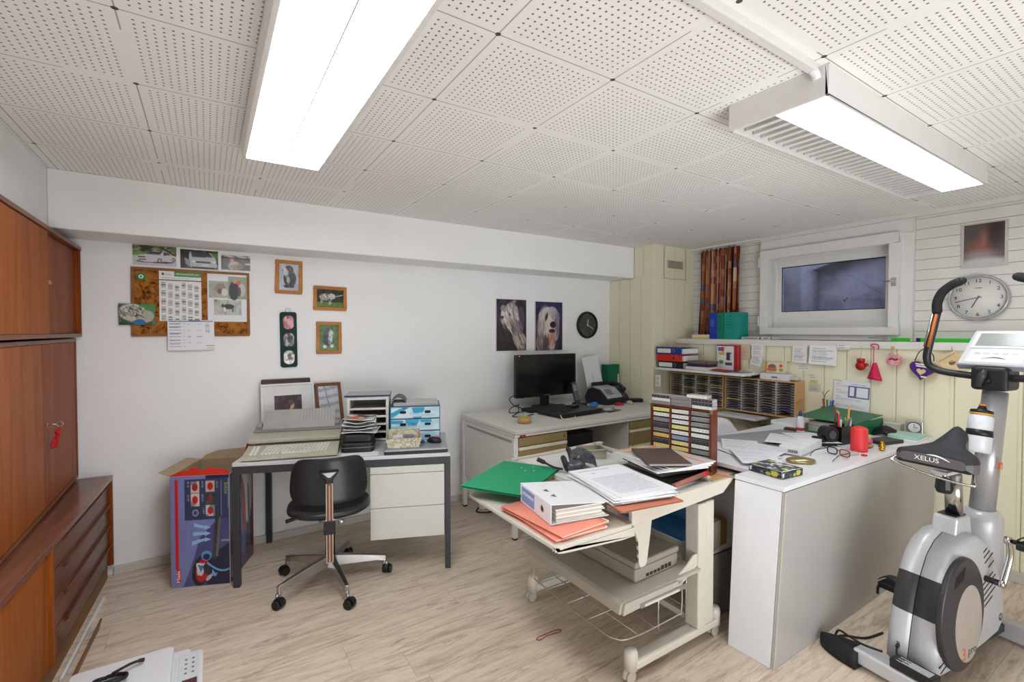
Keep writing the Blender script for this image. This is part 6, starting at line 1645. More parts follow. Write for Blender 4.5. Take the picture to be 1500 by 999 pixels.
for k in range(3):
    for r in range(11):
        cn = cols[k][r]
        z = 0.010 + (10 - r) * pitch + 0.0006
        loc = RM @ Vector((0.012 + k * (cwid + 0.006) + 0.0008, 0.004 + 0.002 * ((r * 5 + k) % 3), z + 0.0003))
        cassette(cn, cwid - 0.005, '%s-spined cassette, %s from the top in the %s column of the brown rack' % (cn, ORD[r], ('left', 'middle', 'right')[k]), tuple(loc), D(-80), 'cassettes in the brown rack', 0.0215)
pile = [(0, ['black', 'white', 'grey']), (1, ['grey', 'grey', 'grey']), (2, ['white', 'black', 'black'])]
for k, cs in pile:
    for r in range(3):
        loc = RM @ Vector((0.004 + k * 0.116 + 0.003 * ((r * 3 + k) % 3), 0.003 + 0.003 * ((r + k) % 2), RH + 0.0008 + r * 0.0182))
        cassette(cs[2 - r] if k < 2 else cs[r], 0.113, '%s cassette case, %s layer of the %s pile on top of the brown rack' % (cs[2 - r] if k < 2 else cs[r], ('bottom', 'middle', 'top')[r], ('left', 'middle', 'right')[k]), tuple(loc), D(-80 + (r - 1) * 1.0), 'cassettes lying on top of the brown rack', 0.0172)
loc = RM @ Vector((0.215, -0.002, RH + 0.0008 + 3 * 0.0182))
cassette('white', 0.1131, 'pale cassette case lying crosswise as topmost of the right pile on the brown rack', tuple(loc), D(-77), 'cassettes lying on top of the brown rack', 0.0172)
b = MB(); b.box((0, 0, 0), (0.125, 0.20, 0.002), mat('flyer_pink', (222, 160, 140), 0.5)); b.box((0.03, 0.01, 0.002), (0.09, 0.05, 0.0028), mat('flyer_green', (40, 150, 110), 0.5)); b.box((0.06, 0.06, 0.002), (0.115, 0.19, 0.0028), mat('flyer_grey', (206, 200, 190), 0.5))
o = b.build('flyer', loc=(2.245, 1.385, 0.7532), rot=(0, 0, D(8))); tag(o, 'pink flyer with a green patch in front of the cassette rack on the beech board', 'flyer')

# two beech disc racks on the wall
half = ['black', 'grey']
dcol = {'black': (48, 46, 48), 'grey': (104, 100, 98), 'yellow': (206, 178, 60), 'blue': (30, 48, 130), 'white': (196, 192, 186), 'brown': (104, 66, 48)}
rd = random.Random(11)
def disc_rack(y_left, W_, z0, H_, label, side, rows=13):
    Dp = 0.135
    t = thing('disc_rack', label, 'disc rack', (3.915, y_left, z0), -PI / 2)
    b = MB()
    b.box((0, 0, 0), (0.012, Dp, H_), beech_h); b.box((W_ - 0.012, 0, 0), (W_, Dp, H_), beech_h); b.box((0.012, 0, H_ - 0.010), (W_ - 0.012, Dp, H_), beech_h); b.box((0.012, 0, 0), (W_ - 0.012, Dp, 0.010), beech_h); b.box((0.012, Dp - 0.004, 0.010), (W_ - 0.012, Dp, H_ - 0.010), beech_h)
    b.build('case', t, bevel=0.001)
    cw_ = (W_ - 0.024 - 3 * 0.006) / 4
    slat = mat('slat_grey', (206, 200, 186), 0.5)
    ph = (H_ - 0.02) / rows
    for k in range(4):
        x = 0.012 + k * (cw_ + 0.006)
        if k:
            MB().box((x - 0.006, 0.0, 0.010), (x, Dp - 0.004, H_ - 0.010), mat('divider_pale', (206, 198, 180), 0.5)).build('divider', t)
        b = MB()
        for r in range(1, rows):
            z = 0.010 + r * ph
            b.box((x, -0.002, z - 0.0022), (x + 0.026, Dp - 0.004, z + 0.0006), slat); b.box((x + cw_ - 0.026, -0.002, z - 0.0022), (x + cw_, Dp - 0.004, z + 0.0006), slat)
        b.build('shelf_ribs', t)
    return t, cw_, ph
protod = {}
def disc(cn, w, label, loc, group):
    key = (cn, round(w, 3))
    if key in protod:
        c = copy_tree(protod[key])
    else:
        c = thing('disc_case', label, 'disc case', loc, -PI / 2)
        MB().box((0, 0, 0), (w, 0.110, 0.0098), mat('disc_clear', (170, 168, 166), 0.2, var=0.1, coat=0.4)).build('case', c, bevel=0.0008)
        MB().box((0.004, -0.0006, 0.0014), (w - 0.004, 0, 0.0090), mat('disc_inlay_' + cn, dcol[cn], 0.4, var=0.3, scale=80)).build('inlay', c)
        protod[key] = c
    c.location = loc; c.rotation_euler = (0, 0, -PI / 2)
    c['label'] = label; c['category'] = 'disc case'; c['group'] = group
    return c
for side, yl, W_, z0, H_, special, empty in (
    ('left', 3.135, 0.585, 0.795, 0.300, {(1, 5): 'yellow', (2, 3): 'yellow', (2, 7): 'white', (3, 3): 'yellow', (3, 4): 'white', (3, 6): 'white', (1, 10): 'blue', (1, 9): 'brown'}, {(0, 12), (3, 12)}),
    ('right', 2.537, 0.615, 0.802, 0.295, {(0, 8): 'yellow', (0, 12): 'blue', (3, 9): 'blue', (3, 10): 'blue', (3, 4): 'brown', (2, 11): 'blue', (0, 10): 'blue'}, {(2, 5), (1, 10), (3, 12), (3, 11)})):
    t, cw_, ph = disc_rack(yl, W_, z0, H_, 'beech rack of disc cases on the cream wall, %s one of the pair' % ('the left, farther' if side == 'left' else 'the right, nearer'), side)
    for k in range(4):
        for r in range(13):
            if (k, r) in empty:
                continue
            cn = special.get((k, r)) or rd.choice(['black', 'black', 'black', 'grey', 'grey'])
            x = 0.012 + k * (cw_ + 0.006) + 0.0035
            z = z0 + 0.010 + (12 - r) * ph + (0.0010 if r < 12 else 0.0005)
            disc(cn, cw_ - 0.007, '%s disc case, %s from the top in the %s column of the %s beech rack' % (cn, ORD[r], ORD[k], side), (3.915 + 0.004 + 0.003 * ((r * 7 + k) % 4), yl - x, z), 'disc cases in the %s beech rack' % side)

# hanging shelf above the racks and what it carries
t = thing('hanging_shelf', 'white hanging shelf above the beech disc racks carrying files', 'shelf', (0, 0, 0))
b = MB(); b.prism([(3.69, 2.235), (3.715, 2.225), (4.055, 2.27), (4.055, 3.135), (3.69, 3.135)], 1.128, 1.150, wl); b.build('board', t, bevel=0.002)
b = MB(); b.prism([(4.056, 0.95), (4.056, 1.127), (3.85, 1.127), (3.87, 1.115), (4.04, 0.965)], 3.10, 3.115, wl, 'y') if False else b.prism([(3.82, 1.127), (4.056, 1.127), (4.056, 1.10), (3.86, 1.118)], 2.45, 2.465, wl, 'y'); b.prism([(3.82, 1.127), (4.056, 1.127), (4.056, 1.10), (3.86, 1.118)], 3.05, 3.065, wl, 'y'); b.build('bracket', t)
SZ = 1.151
def lying_file(label, x, y, z, rz, cm, h=0.062, back_label=True):
    t = thing('lever_arch_file', label, 'file', (x, y, z), rz)
    b = MB(); b.box((0, -0.29, 0), (0.004, 0, h), cm); b.box((0.004, -0.29, 0), (0.265, 0, 0.003), cm); b.box((0.004, -0.29, h - 0.003), (0.265, 0, h), cm); b.build('cover', t, bevel=0.002)
    MB().box((0.03, -0.285, 0.0035), (0.25, -0.008, h - 0.012), paper).build('pages', t)
    b = MB(); b.cyl((-0.0012, -0.20, h / 2), (0.0, -0.20, h / 2), 0.017, steel, n=18); b.cyl((-0.0018, -0.20, h / 2), (0.0, -0.20, h / 2), 0.011, black, n=16); b.build('finger_ring', t)
    if back_label:
        MB().box((-0.0008, -0.17, 0.010), (0, -0.012, h - 0.012), mat('label_white', (224, 224, 218), 0.6)).build('spine_label', t)
    return t
lying_file('black lever arch file at the bottom of the stack on the hanging shelf', 3.72, 3.125, SZ, 0, black)
lying_file('red lever arch file in the middle of the stack on the hanging shelf', 3.712, 3.130, SZ + 0.065, 0, mat('file_red', (206, 44, 36), 0.4), 0.066, False)
lying_file('blue lever arch file on top of the stack on the hanging shelf', 3.705, 3.132, SZ + 0.134, 0, mat('file_blue', (28, 58, 140), 0.4), 0.062)
b = MB(); b.box((0, 0, 0), (0.16, 0.24, 0.028), mat('book_white', (214, 212, 206), 0.5)); o = b.build('book', loc=(3.72, 2.575, SZ), rot=(0, 0, D(-2)), bevel=0.001); tag(o, 'white book at the bottom of the small pile beside the files on the hanging shelf', 'book', 'books beside the files')
b = MB(); b.box((0, 0, 0), (0.16, 0.20, 0.025), mat('book_dark', (44, 40, 62), 0.4)); o = b.build('book', loc=(3.735, 2.59, SZ + 0.0285), rot=(0, 0, D(3)), bevel=0.001); tag(o, 'dark blue book in the middle of the small pile on the hanging shelf', 'book', 'books beside the files')
b = MB(); b.box((0, 0, 0), (0.15, 0.21, 0.026), mat('book_taupe', (108, 100, 88), 0.5)); b.box((-0.001, 0.002, 0.002), (0.002, 0.03, 0.024), mat('book_redpatch', (150, 50, 40), 0.5)); o = b.build('book', loc=(3.735, 2.585, SZ + 0.0545), rot=(0, 0, D(-1)), bevel=0.001); tag(o, 'taupe book with a red patch on top of the small pile on the hanging shelf', 'book', 'books beside the files')
t = thing('software_box', 'red and white software box standing at the back of the hanging shelf', 'box', (3.985, 2.66, SZ), -PI / 2)
p = Pic(40, 60, (228, 228, 226), 150); p.rect(0.80, 0, 1, 1, (172, 30, 44)).rect(0, 0, 1, 0.04, (172, 30, 44)).rect(0.05, 0.1, 0.18, 0.24, (60, 110, 180)).rect(0.2, 0.08, 0.34, 0.26, (206, 60, 50)).rect(0.06, 0.28, 0.36, 0.42, (206, 190, 70)).rect(0.45, 0.3, 0.7, 0.62, (56, 58, 62)).rect(0.62, 0.35, 0.74, 0.6, (206, 210, 212)).ell(0.2, 0.7, 0.12, 0.08, (110, 150, 90)).rect(0.4, 0.7, 0.72, 0.82, (70, 90, 84)).poly([(0.33, 0), (0.47, 0), (0.40, 0.07)], (160, 20, 40))
MB().box((0, 0.001, 0), (0.205, 0.045, 0.225), mat('box_red', (172, 34, 46), 0.4)).build('carton', t); sheet_pic('front_print', p, 0.204, 0.224, t, (0.1025, 0, 0.1125), t=0.0015, rough=0.3)
p = Pic(30, 20, (186, 20, 40), 151); p.noise((150, 14, 30), 4, 0.4, 0.7)
o = sheet_pic('red_booklet', p, 0.15, 0.19, None, (3.785, 2.45, SZ + 0.006), FLAT(D(-15)), t=0.002, bend=lambda u, v: 0.010 * math.sin(u * PI), back=mat('book_redpatch')); tag(o, 'red booklet lying bowed on the hanging shelf', 'booklet')
for k, (x, y, rz, c_) in enumerate(((3.80, 2.36, 10, (90, 96, 104)), (3.86, 2.33, -20, (150, 156, 172)))):
    p = Pic(24, 18, c_, 152 + k); p.noise((210, 212, 216), 5, 0.5, 0.65)
    o = sheet_pic('leaflet', p, 0.13, 0.10, None, (x, y, SZ + 0.0025 + 0.004 * k), FLAT(D(rz)), t=0.0015); tag(o, ('dark leaflet beside the red booklet on the hanging shelf', 'pale bluish leaflet near the end of the hanging shelf')[k], 'leaflet')
b = MB(); b.ball((0, 0, 0.012), (0.028, 0.036, 0.012), mat('pebble_cream', (206, 200, 176), 0.6), 14, 8); o = b.build('cloth_ball', loc=(3.93, 2.32, SZ)); tag(o, 'small cream lump at the end of the hanging shelf', 'ornament')
# small board under the racks, radiator valve, white chair back
t = thing('small_wall_shelf', 'small white shelf board under the left beech rack', 'shelf', (0, 0, 0))
b = MB(); b.box((3.76, 2.16, 0.763), (4.055, 2.53, 0.783), wl); b.build('board', t, bevel=0.003); b = MB(); b.prism([(3.80, 0.762), (4.056, 0.762), (4.056, 0.66)], 2.34, 2.355, wl, 'y'); b.build('bracket', t)
t = thing('radiator_valve', 'small brass valve with a red handle on the cream wall under the racks', 'valve', (4.0, 2.26, 0.68))
b = MB(); b.cyl((0.055, 0, 0), (-0.02, 0, 0), 0.012, steel, n=12); b.cyl((-0.01, 0, -0.05), (-0.01, 0, 0.05), 0.010, steel, n=12); b.tube([(-0.01, -0.0, -0.05), (-0.012, -0.06, -0.05), (-0.012, -0.06, -0.13)], 0.008, steel, 10); b.build('pipe', t)
MB().lathe([(0.012, 0.05), (0.022, 0.052), (0.022, 0.062), (0.012, 0.066)], mat('valve_red', (150, 40, 30), 0.4), 18, at=(-0.01, 0, 0)).build('handle', t)
t = thing('plastic_chair', 'white plastic chair behind the cassette rack, only its rounded back showing', 'chair', (3.15, 2.14, 0), D(-60))
b = MB(); b.sheet(lambda u, v: ((2 * u - 1) * 0.21 * math.sqrt(max(0.02, 1 - 0.55 * v ** 4)), 0.04 * (2 * u - 1) ** 2 + 0.20 + 0.05 * v, 0.42 + 0.40 * v - 0.07 * v * (2 * u - 1) ** 4), 14, 8, (0, 0.012, 0), wl); b.build('backrest', t)
b = MB(); b.prism(rrect(0.42, 0.40, 0.05, 5, 0, 0.0), 0.425, 0.445, wl); b.build('seat', t, bevel=0.006)
for x, y in ((-0.18, -0.17), (0.18, -0.17), (-0.18, 0.17), (0.18, 0.17)):
    MB().cyl((x * 1.06, y * 1.06, 0), (x, y, 0.425), 0.014, steel, n=12).build('leg', t)
# ---------------------------------------------------------------- things lying on the counter desk
def r3(z=0.001):
    return ZR + z
b = MB(); b.prism(rrect(0.72, 0.44, 0.02, 3), 0, 0.004, mat('pad_grey', (150, 152, 156), 0.35, var=0.1, scale=6)); o = b.build('desk_pad', loc=(3.05, 1.635, r3(0.0005)), rot=(0, 0, D(-12))); tag(o, 'large grey desk pad half covered by papers on the counter desk', 'desk pad')
pp = [((2.72, 1.655), 5, 'white sheet at the far left of the papers, next to the cassette rack'), ((2.70, 1.50), -20, 'white sheet overlapping the middle of the papers on the counter desk'), ((2.51, 1.435), 15, 'white sheet nearest to the beech board on the counter desk'), ((3.06, 1.56), -8, 'white sheet lying on the middle of the grey desk pad'), ((3.22, 1.49), 25, 'white sheet on the right part of the grey desk pad'), ((2.60, 1.57), 40, 'white sheet lowest in the loose heap beside the rack')]
for i, ((x, y), rz, lb) in enumerate(sorted(pp, key=lambda q: -len(q[2]) if 'lowest' not in q[2] else -99)):
    p = Pic(30, 42, (230, 231, 236), 160 + i).lines(0.1, 0.1, 0.9, 0.9, 18, (176, 178, 190), 0.35, 0.3, 0.5)
    ph_ = rs.uniform(0, 3)
    o = sheet_pic('loose_paper', p, 0.21, 0.297, None, (x, y, r3(0.0065 + i * 0.0035)), FLAT(D(rz - 60)), t=0.0006, bend=lambda u, v, q=ph_: 0.002 * math.sin(u * 4 + q) * math.sin(v * 3 + q))
    tag(o, lb, 'paper', 'loose papers on the counter desk')
for i in range(3):
    b = MB(); b.box((0, 0, 0), (0.15, 0.11, 0.003), paper); o = b.build('envelope', loc=(2.47 + 0.015 * i, 1.36 + 0.012 * i, r3(0.0 + 0.0035 * i)), rot=(0, 0, D(10 - 8 * i))); tag(o, 'pale envelopes stacked at the beech board side of the counter desk', 'envelope', 'envelopes at the desk edge')
# toy box
t = thing('game_box', 'small black, purple and lime printed box at the near corner of the counter desk', 'box', (2.270, 1.172, r3()), D(-6))
pb = Pic(64, 22, (40, 37, 50), 170); pb.noise((76, 70, 110), 7, 0.55, 0.7, 0.7).noise((150, 176, 70), 5, 0.7, 0.8).poly([(0.02, 0.3), (0.1, 0.2), (0.08, 0.8), (0.02, 0.85)], (220, 220, 226)).ell(0.78, 0.6, 0.1, 0.3, (206, 176, 60)).ell(0.6, 0.7, 0.08, 0.25, (150, 180, 60))
pt = Pic(64, 44, (46, 44, 54), 171); pt.noise((90, 84, 124), 8, 0.55, 0.7, 0.7).noise((166, 192, 76), 6, 0.58, 0.72).noise((214, 216, 218), 11, 0.62, 0.75)
BW, BD, BH = 0.158, 0.175, 0.036
MB().box((0, 0.001, 0), (BW - 0.001, BD, BH - 0.001), mat('box_dark', (54, 52, 68), 0.4)).build('carton', t)
# front faces the camera side
sheet_pic('side_print', pb, BD - 0.002, BH - 0.002, t, (-0.0006, BD / 2, BH / 2), (0, 0, -PI / 2), t=0.001, rough=0.25)
sheet_pic('side_print', pb, BW - 0.002, BH - 0.002, t, (BW / 2, 0.0002, BH / 2), t=0.001, rough=0.25)
sheet_pic('top_print', pt, BW - 0.002, BD - 0.002, t, (BW / 2, BD / 2, BH - 0.0004), FLAT(), t=0.001, rough=0.25)
b = MB()
b.lathe([(0.001, 0), (0.05, 0), (0.056, 0.010), (0.050, 0.020), (0.03, 0.027), (0.001, 0.029)], mat('tin_gold', (168, 152, 106), 0.25, 0.8), 30, M=Matrix.Diagonal((1.35, 0.8, 1, 1)))
o = b.build('oval_tin', loc=(2.655, 1.275, r3()), rot=(0, 0, D(-40))); tag(o, 'small oval gold coloured tin behind the printed box', 'tin')
t = thing('white_carton', 'low white carton with a barcode lying on the counter desk', 'box', (2.765, 1.325, r3(0.0058)), D(8))
MB().box((0, 0, 0), (0.345, 0.115, 0.045), mat('carton_clean', (222, 223, 226), 0.5)).build('carton', t, bevel=0.001)
b = MB()
for i in range(9):
    b.box((-0.0008, 0.020 + i * 0.0055, 0.012), (0, 0.020 + i * 0.0055 + (0.002 if i % 2 else 0.0035), 0.028), mat('ink_black', (50, 50, 54), 0.6))
b.build('barcode', t)
# spectacles
t = thing('spectacles', 'black and red framed spectacles standing open on the counter desk', 'spectacles', (2.965, 1.225, r3(0.0045)), D(80))
fr_b = mat('frame_black', (30, 26, 28), 0.3); fr_r = mat('frame_red', (166, 40, 44), 0.35)
b = MB()
for s_ in (-1, 1):
    b.tube([(s_ * 0.034 + x, -0.002 * abs(x) * 10, 0.021 + y) for x, y in rrect(0.054, 0.036, 0.014, 4)], 0.0032, fr_b if s_ > 0 else fr_r, 6, closed=True)
b.tube([(-0.008, 0, 0.026), (0, 0.0, 0.030), (0.008, 0, 0.026)], 0.0022, fr_b, 6)
b.build('front_frame', t)
gl2 = bpy.data.materials.get('lens_clear') or bpy.data.materials.new('lens_clear')
gl2.use_nodes = True; g_ = gl2.node_tree; g_.nodes.clear()
tr = g_.nodes.new('ShaderNodeBsdfTransparent'); tr.inputs[0].default_value = (0.93, 0.94, 0.95, 1); gs = g_.nodes.new('ShaderNodeBsdfGlossy'); gs.inputs['Roughness'].default_value = 0.05; mx = g_.nodes.new('ShaderNodeMixShader'); mx.inputs[0].default_value = 0.03; ou = g_.nodes.new('ShaderNodeOutputMaterial')
g_.links.new(tr.outputs[0], mx.inputs[1]); g_.links.new(gs.outputs[0], mx.inputs[2]); g_.links.new(mx.outputs[0], ou.inputs[0])
for s_ in (-1, 1):
    b = MB(); b.prism(rrect(0.052, 0.034, 0.013, 4, s_ * 0.034, 0.021), -0.0006, 0.0006, gl2, 'y'); b.build('lens', t)
    b = MB(); b.tube([(s_ * 0.062, 0.0, 0.030), (s_ * 0.066, 0.012, 0.030), (s_ * 0.066, 0.10, 0.026), (s_ * 0.064, 0.135, 0.008), (s_ * 0.063, 0.145, -0.002)], [0.0026, 0.0026, 0.002, 0.002, 0.002], fr_b, 6); b.build('temple', t)
b = MB(); b.prism(ellipse(0.062, 0.035, 26), 0, 0.008, mat('soap_grey', (192, 190, 180), 0.5)); o = b.build('lens_cloth', loc=(3.075, 1.215, r3()), rot=(0, 0, D(-15)), bevel=0.004); tag(o, 'flat grey oval object beside the spectacles', 'oval object')
b = MB(); b.prism([(0.016 * math.cos(a) * (1 if i % 2 else 0.6), 0.016 * math.sin(a) * (1 if i % 2 else 0.6)) for i, a in enumerate(np.linspace(0, 2 * PI, 13)[:-1])], 0, 0.008, mat('sweet_red', (196, 60, 44), 0.3)); o = b.build('red_trinket', loc=(3.095, 1.150, r3())); tag(o, 'tiny red star shaped trinket in front of the red candle', 'trinket')
# candle
t = thing('pillar_candle', 'thick red pillar candle on the counter desk', 'candle', (3.20, 1.215, r3()))
MB().lathe([(0.001, 0), (0.042, 0), (0.0425, 0.004), (0.0425, 0.128), (0.040, 0.134), (0.02, 0.143), (0.004, 0.147), (0.001, 0.147)], mat('candle_red', (222, 56, 58), 0.45, var=0.04), 32).build('wax', t)
MB().cyl((0, 0, 0.145), (0.001, 0, 0.156), 0.0012, black, n=6).build('wick', t)
# tape dispenser and pen holder
t = thing('tape_dispenser', 'black desk tape dispenser left of the pen holder', 'tape dispenser', (3.195, 1.390, r3()), D(-20))
b = MB(); b.prism([(-0.075, 0), (0.06, 0), (0.06, 0.03), (0.035, 0.05), (0.0, 0.045), (-0.02, 0.02), (-0.05, 0.055), (-0.075, 0.055)], -0.03, 0.03, black, 'y'); b.build('body', t, bevel=0.003)
b = MB(); b.cyl((0.015, -0.034, 0.068), (0.015, 0.034, 0.068), 0.048, black, n=28); b.build('tape_spool', t, bevel=0.003)
b = MB(); b.cyl((0.015, -0.0345, 0.068), (0.015, -0.036, 0.068), 0.026, mat('core_grey', (80, 80, 84), 0.5), n=20); b.build('core', t)
t = thing('pen_holder', 'black mesh pen holder crammed with pens and pencils', 'pen holder', (3.325, 1.365, r3()), D(-10))
mesh_m = mat('mesh_black', (22, 22, 24), 0.35)
b = MB()
b.box((-0.05, -0.04, 0), (0.05, 0.04, 0.004), mesh_m)
for lo, hi in (((-0.05, -0.04, 0.0), (0.05, -0.0385, 0.11)), ((-0.05, 0.0385, 0), (0.05, 0.04, 0.11)), ((-0.05, -0.0385, 0), (-0.0485, 0.0385, 0.11)), ((0.0485, -0.0385, 0), (0.05, 0.0385, 0.11))):
    b.box(lo, hi, mesh_m)
b.box((-0.0485, -0.001, 0.004), (0.0485, 0.001, 0.10), mesh_m)
b.build('box', t)
b = MB()
for i in range(7):
    b.box((-0.051, -0.041, 0.004 + i * 0.017), (0.051, -0.040, 0.008 + i * 0.017), mesh_m); b.box((-0.051, -0.041, 0.004 + i * 0.017), (-0.050, 0.041, 0.008 + i * 0.017), mesh_m)
b.build('ribs', t)
PM = Matrix.Translation((3.325, 1.365, r3())) @ Matrix.Rotation(D(-10), 4, 'Z')
pens = [('red', (206, 50, 44), -0.035, -0.02, -0.05, -0.02, 0.20, 'pencil'), ('navy', (36, 38, 84), -0.022, -0.025, -0.035, 0.0, 0.205, 'pencil'), ('brown', (110, 62, 48), -0.005, 0.02, -0.015, 0.03, 0.245, 'pencil'), ('ochre', (214, 150, 40), 0.03, -0.015, 0.055, -0.02, 0.235, 'pencil'), ('green', (40, 110, 60), 0.0, -0.028, -0.008, -0.035, 0.16, 'pencil'), ('tan', (196, 150, 100), 0.010, 0.012, 0.012, 0.02, 0.175, 'pencil'), ('silver', (180, 182, 188), 0.036, -0.024, 0.050, -0.035, 0.155, 'pen'), ('dark blue', (40, 60, 110), 0.018, -0.03, 0.022, -0.04, 0.16, 'pen'), ('coral', (220, 90, 80), -0.012, -0.01, -0.02, 0.005, 0.185, 'pencil'), ('white', (220, 220, 222), 0.040, 0.020, 0.052, 0.03, 0.15, 'pen')]
for nm, c_, x0, y0, x1, y1, ln, kd in pens:
    m_ = mat('pen_' + nm.replace(' ', '_'), c_, 0.35)
    t = thing(kd, '%s %s standing in the black mesh pen holder' % (nm, kd), kd, tuple(PM @ Vector((x0, y0, 0.005))), 0, 'pens in the mesh holder')
    e = (PM.to_3x3() @ Vector((x1 - x0, y1 - y0, ln)))
    d_ = e.normalized()
    b = MB(); b.cyl((0, 0, 0), tuple(d_ * (ln - 0.014)), 0.0055, m_, n=8); b.build('barrel', t)
    b = MB(); b.cyl(tuple(d_ * (ln - 0.014)), tuple(d_ * (ln + 0.004)), 0.0055, mat('pencil_wood', (206, 170, 120), 0.6) if kd == 'pencil' else steel, 0.0012, n=8); b.build('tip', t)
# green lever arch file lying tilted
t = thing('lever_arch_file', 'big green lever arch file lying open-backed on the counter desk behind the pen holder', 'file', (3.66, 1.385, r3()), D(-0))
gd = mat('file_dark_green', (16, 104, 66), 0.45, var=0.04)
b = MB(); b.box((-0.01, 0, 0), (0.0 + 0.285, 0.003, 0.0), gd) if False else None
b = MB()
b.box((-0.15, -0.02, 0), (0.31, 0.33, 0.003), gd)
b.add([(-0.15, -0.02, 0.094), (0.31, -0.02, 0.110), (0.31, 0.33, 0.130), (-0.15, 0.33, 0.100), (-0.15, -0.02, 0.097), (0.31, -0.02, 0.113), (0.31, 0.33, 0.133), (-0.15, 0.33, 0.103)], [(0, 3, 2, 1), (4, 5, 6, 7), (0, 1, 5, 4), (1, 2, 6, 5), (2, 3, 7, 6), (3, 0, 4, 7)], gd)
b.box((-0.15, -0.02, 0.003), (0.31, -0.016, 0.096), gd)
b.build('cover', t, bevel=0.001)
b = MB()
for i in range(8):
    b.box((-0.095 + 0.004 * (i % 3), -0.012 - 0.003 * (i % 2), 0.0035 + i * 0.0085), (0.28, 0.28, 0.011 + i * 0.0085), mat('pages_pile_%d' % (i % 3), (226, 222, 212), 0.7))
b.build('pages', t)
b = MB(); b.box((0, 0, 0), (0.26, 0.20, 0.024), paper); b.box((0.003, 0.003, 0.024), (0.257, 0.197, 0.031), mat('carton_clean')); o = b.build('flat_white_box', loc=(3.56, 1.745, r3()), rot=(0, 0, D(-8)), bevel=0.001); tag(o, 'flat white box at the far edge of the counter desk under the right beech rack', 'box')
b = MB(); b.box((0, 0, 0), (0.10, 0.05, 0.02), mat('wallet_red', (84, 40, 36), 0.5)); o = b.build('dark_red_case', loc=(3.42, 1.76, r3()), rot=(0, 0, D(-80)), bevel=0.004); tag(o, 'small dark red case beside the flat white box', 'case') if False else None
tag(o, 'small dark red case beside the flat white box', 'case')
t = thing('glue_bottle', 'white glue bottle with a blue cap behind the green file', 'bottle', (3.69, 1.80 - 0.23, r3()))
t.location = (3.455, 1.665, r3())
MB().lathe([(0.001, 0), (0.024, 0), (0.025, 0.006), (0.025, 0.085), (0.018, 0.105), (0.010, 0.112), (0.001, 0.112)], mat('bottle_white', (226, 228, 232), 0.35), 20).build('body', t)
MB().lathe([(0.001, 0.112), (0.012, 0.112), (0.011, 0.130), (0.005, 0.155), (0.001, 0.158)], mat('cap_blue', (60, 70, 130), 0.35), 16).build('cap', t)
MB().lathe([(0.0253, 0.015), (0.0256, 0.015), (0.0256, 0.035), (0.0253, 0.035)], mat('label_red', (200, 60, 50), 0.5), 20, ring=True).build('label', t)
# pen cup at the wall
t = thing('pen_cup', 'small blue cup of coloured pens by the cream wall behind the green file', 'pen cup', (3.985, 1.725, r3(0.0)))
MB().lathe([(0.001, 0), (0.036, 0), (0.040, 0.12), (0.037, 0.12), (0.033, 0.006), (0.001, 0.006)], mat('cup_blue', (40, 70, 120), 0.4), 24).build('cup', t)
for nm, c_, dx, dy, l_ in (('red', (206, 50, 40), 0.0, 0.022, 0.175), ('green', (40, 130, 70), 0.004, 0.004, 0.17), ('light blue', (60, 110, 200), 0.0, -0.016, 0.165), ('royal blue', (30, 60, 170), 0.006, -0.026, 0.17)):
    o = MB().cyl((0, 0, 0), (dx * 0.6, dy * 0.8, l_), 0.006, mat('marker_' + nm.replace(' ', '_'), c_, 0.4), n=10).build('felt_pen', loc=(3.985 + dx * 0.5, 1.725 + dy * 0.6, r3(0.007)))
    tag(o, '%s felt pen in the small cup by the cream wall' % nm, 'pen', 'felt pens in the small cup')
b = MB(); b.tube(spline([(0, 0, 0), (0, 0.004, 0.10), (0.0, 0.006, 0.19), (0, -0.008, 0.225), (0, -0.026, 0.245)], 5), 0.0025, mat('wire_green', (70, 90, 70), 0.5), 6); b.tube(spline([(0, 0.006, 0.19), (0, 0.018, 0.22), (0, 0.022, 0.235)], 4), 0.002, mat('wire_green'), 6); o = b.build('twig', loc=(3.972, 1.735, r3(0.007))); tag(o, 'thin forked twig rising from the small pen cup', 'twig')
b = MB(); b.box((0, 0, 0), (0.16, 0.12, 0.003), mat('paper_orange', (214, 110, 70), 0.6)); b.box((-0.02, -0.03, -0.004), (0.12, 0.10, -0.0005), paper); o = b.build('orange_paper', loc=(3.85, 1.72, r3(0.005)), rot=(0, 0, D(8))); tag(o, 'orange slip on white paper between the flat box and the green file', 'paper')
# small things on the right end
t = thing('small_figurine', 'tiny pink and green figurine right of the red candle', 'figurine', (3.335, 1.215, r3()))
b = MB(); b.ball((0, 0, 0.014), (0.022, 0.022, 0.014), mat('figure_gold', (170, 140, 70), 0.4)); b.ball((0, 0, 0.04), (0.020, 0.018, 0.02), mat('figure_pink', (206, 80, 140), 0.4)); b.ball((0, 0, 0.066), (0.014, 0.014, 0.014), mat('figure_green', (170, 190, 120), 0.4)); b.build('body', t)
t = thing('gold_ornament', 'small shiny gold ornament at the desk edge near the bicycle seat', 'ornament', (3.335, 1.150, r3()), D(20))
gold = mat('gold_foil', (214, 160, 50), 0.2, 1.0, var=0.2, scale=60)
b = MB(); b.ball((0, 0, 0.022), (0.024, 0.018, 0.020), gold, 8, 6); b.ball((-0.02, 0, 0.010), (0.014, 0.016, 0.010), gold, 7, 5); b.ball((0.022, 0, 0.010), (0.014, 0.016, 0.010), gold, 7, 5); b.ball((0.004, 0.0, 0.042), (0.012, 0.012, 0.010), gold, 7, 5); b.build('body', t)
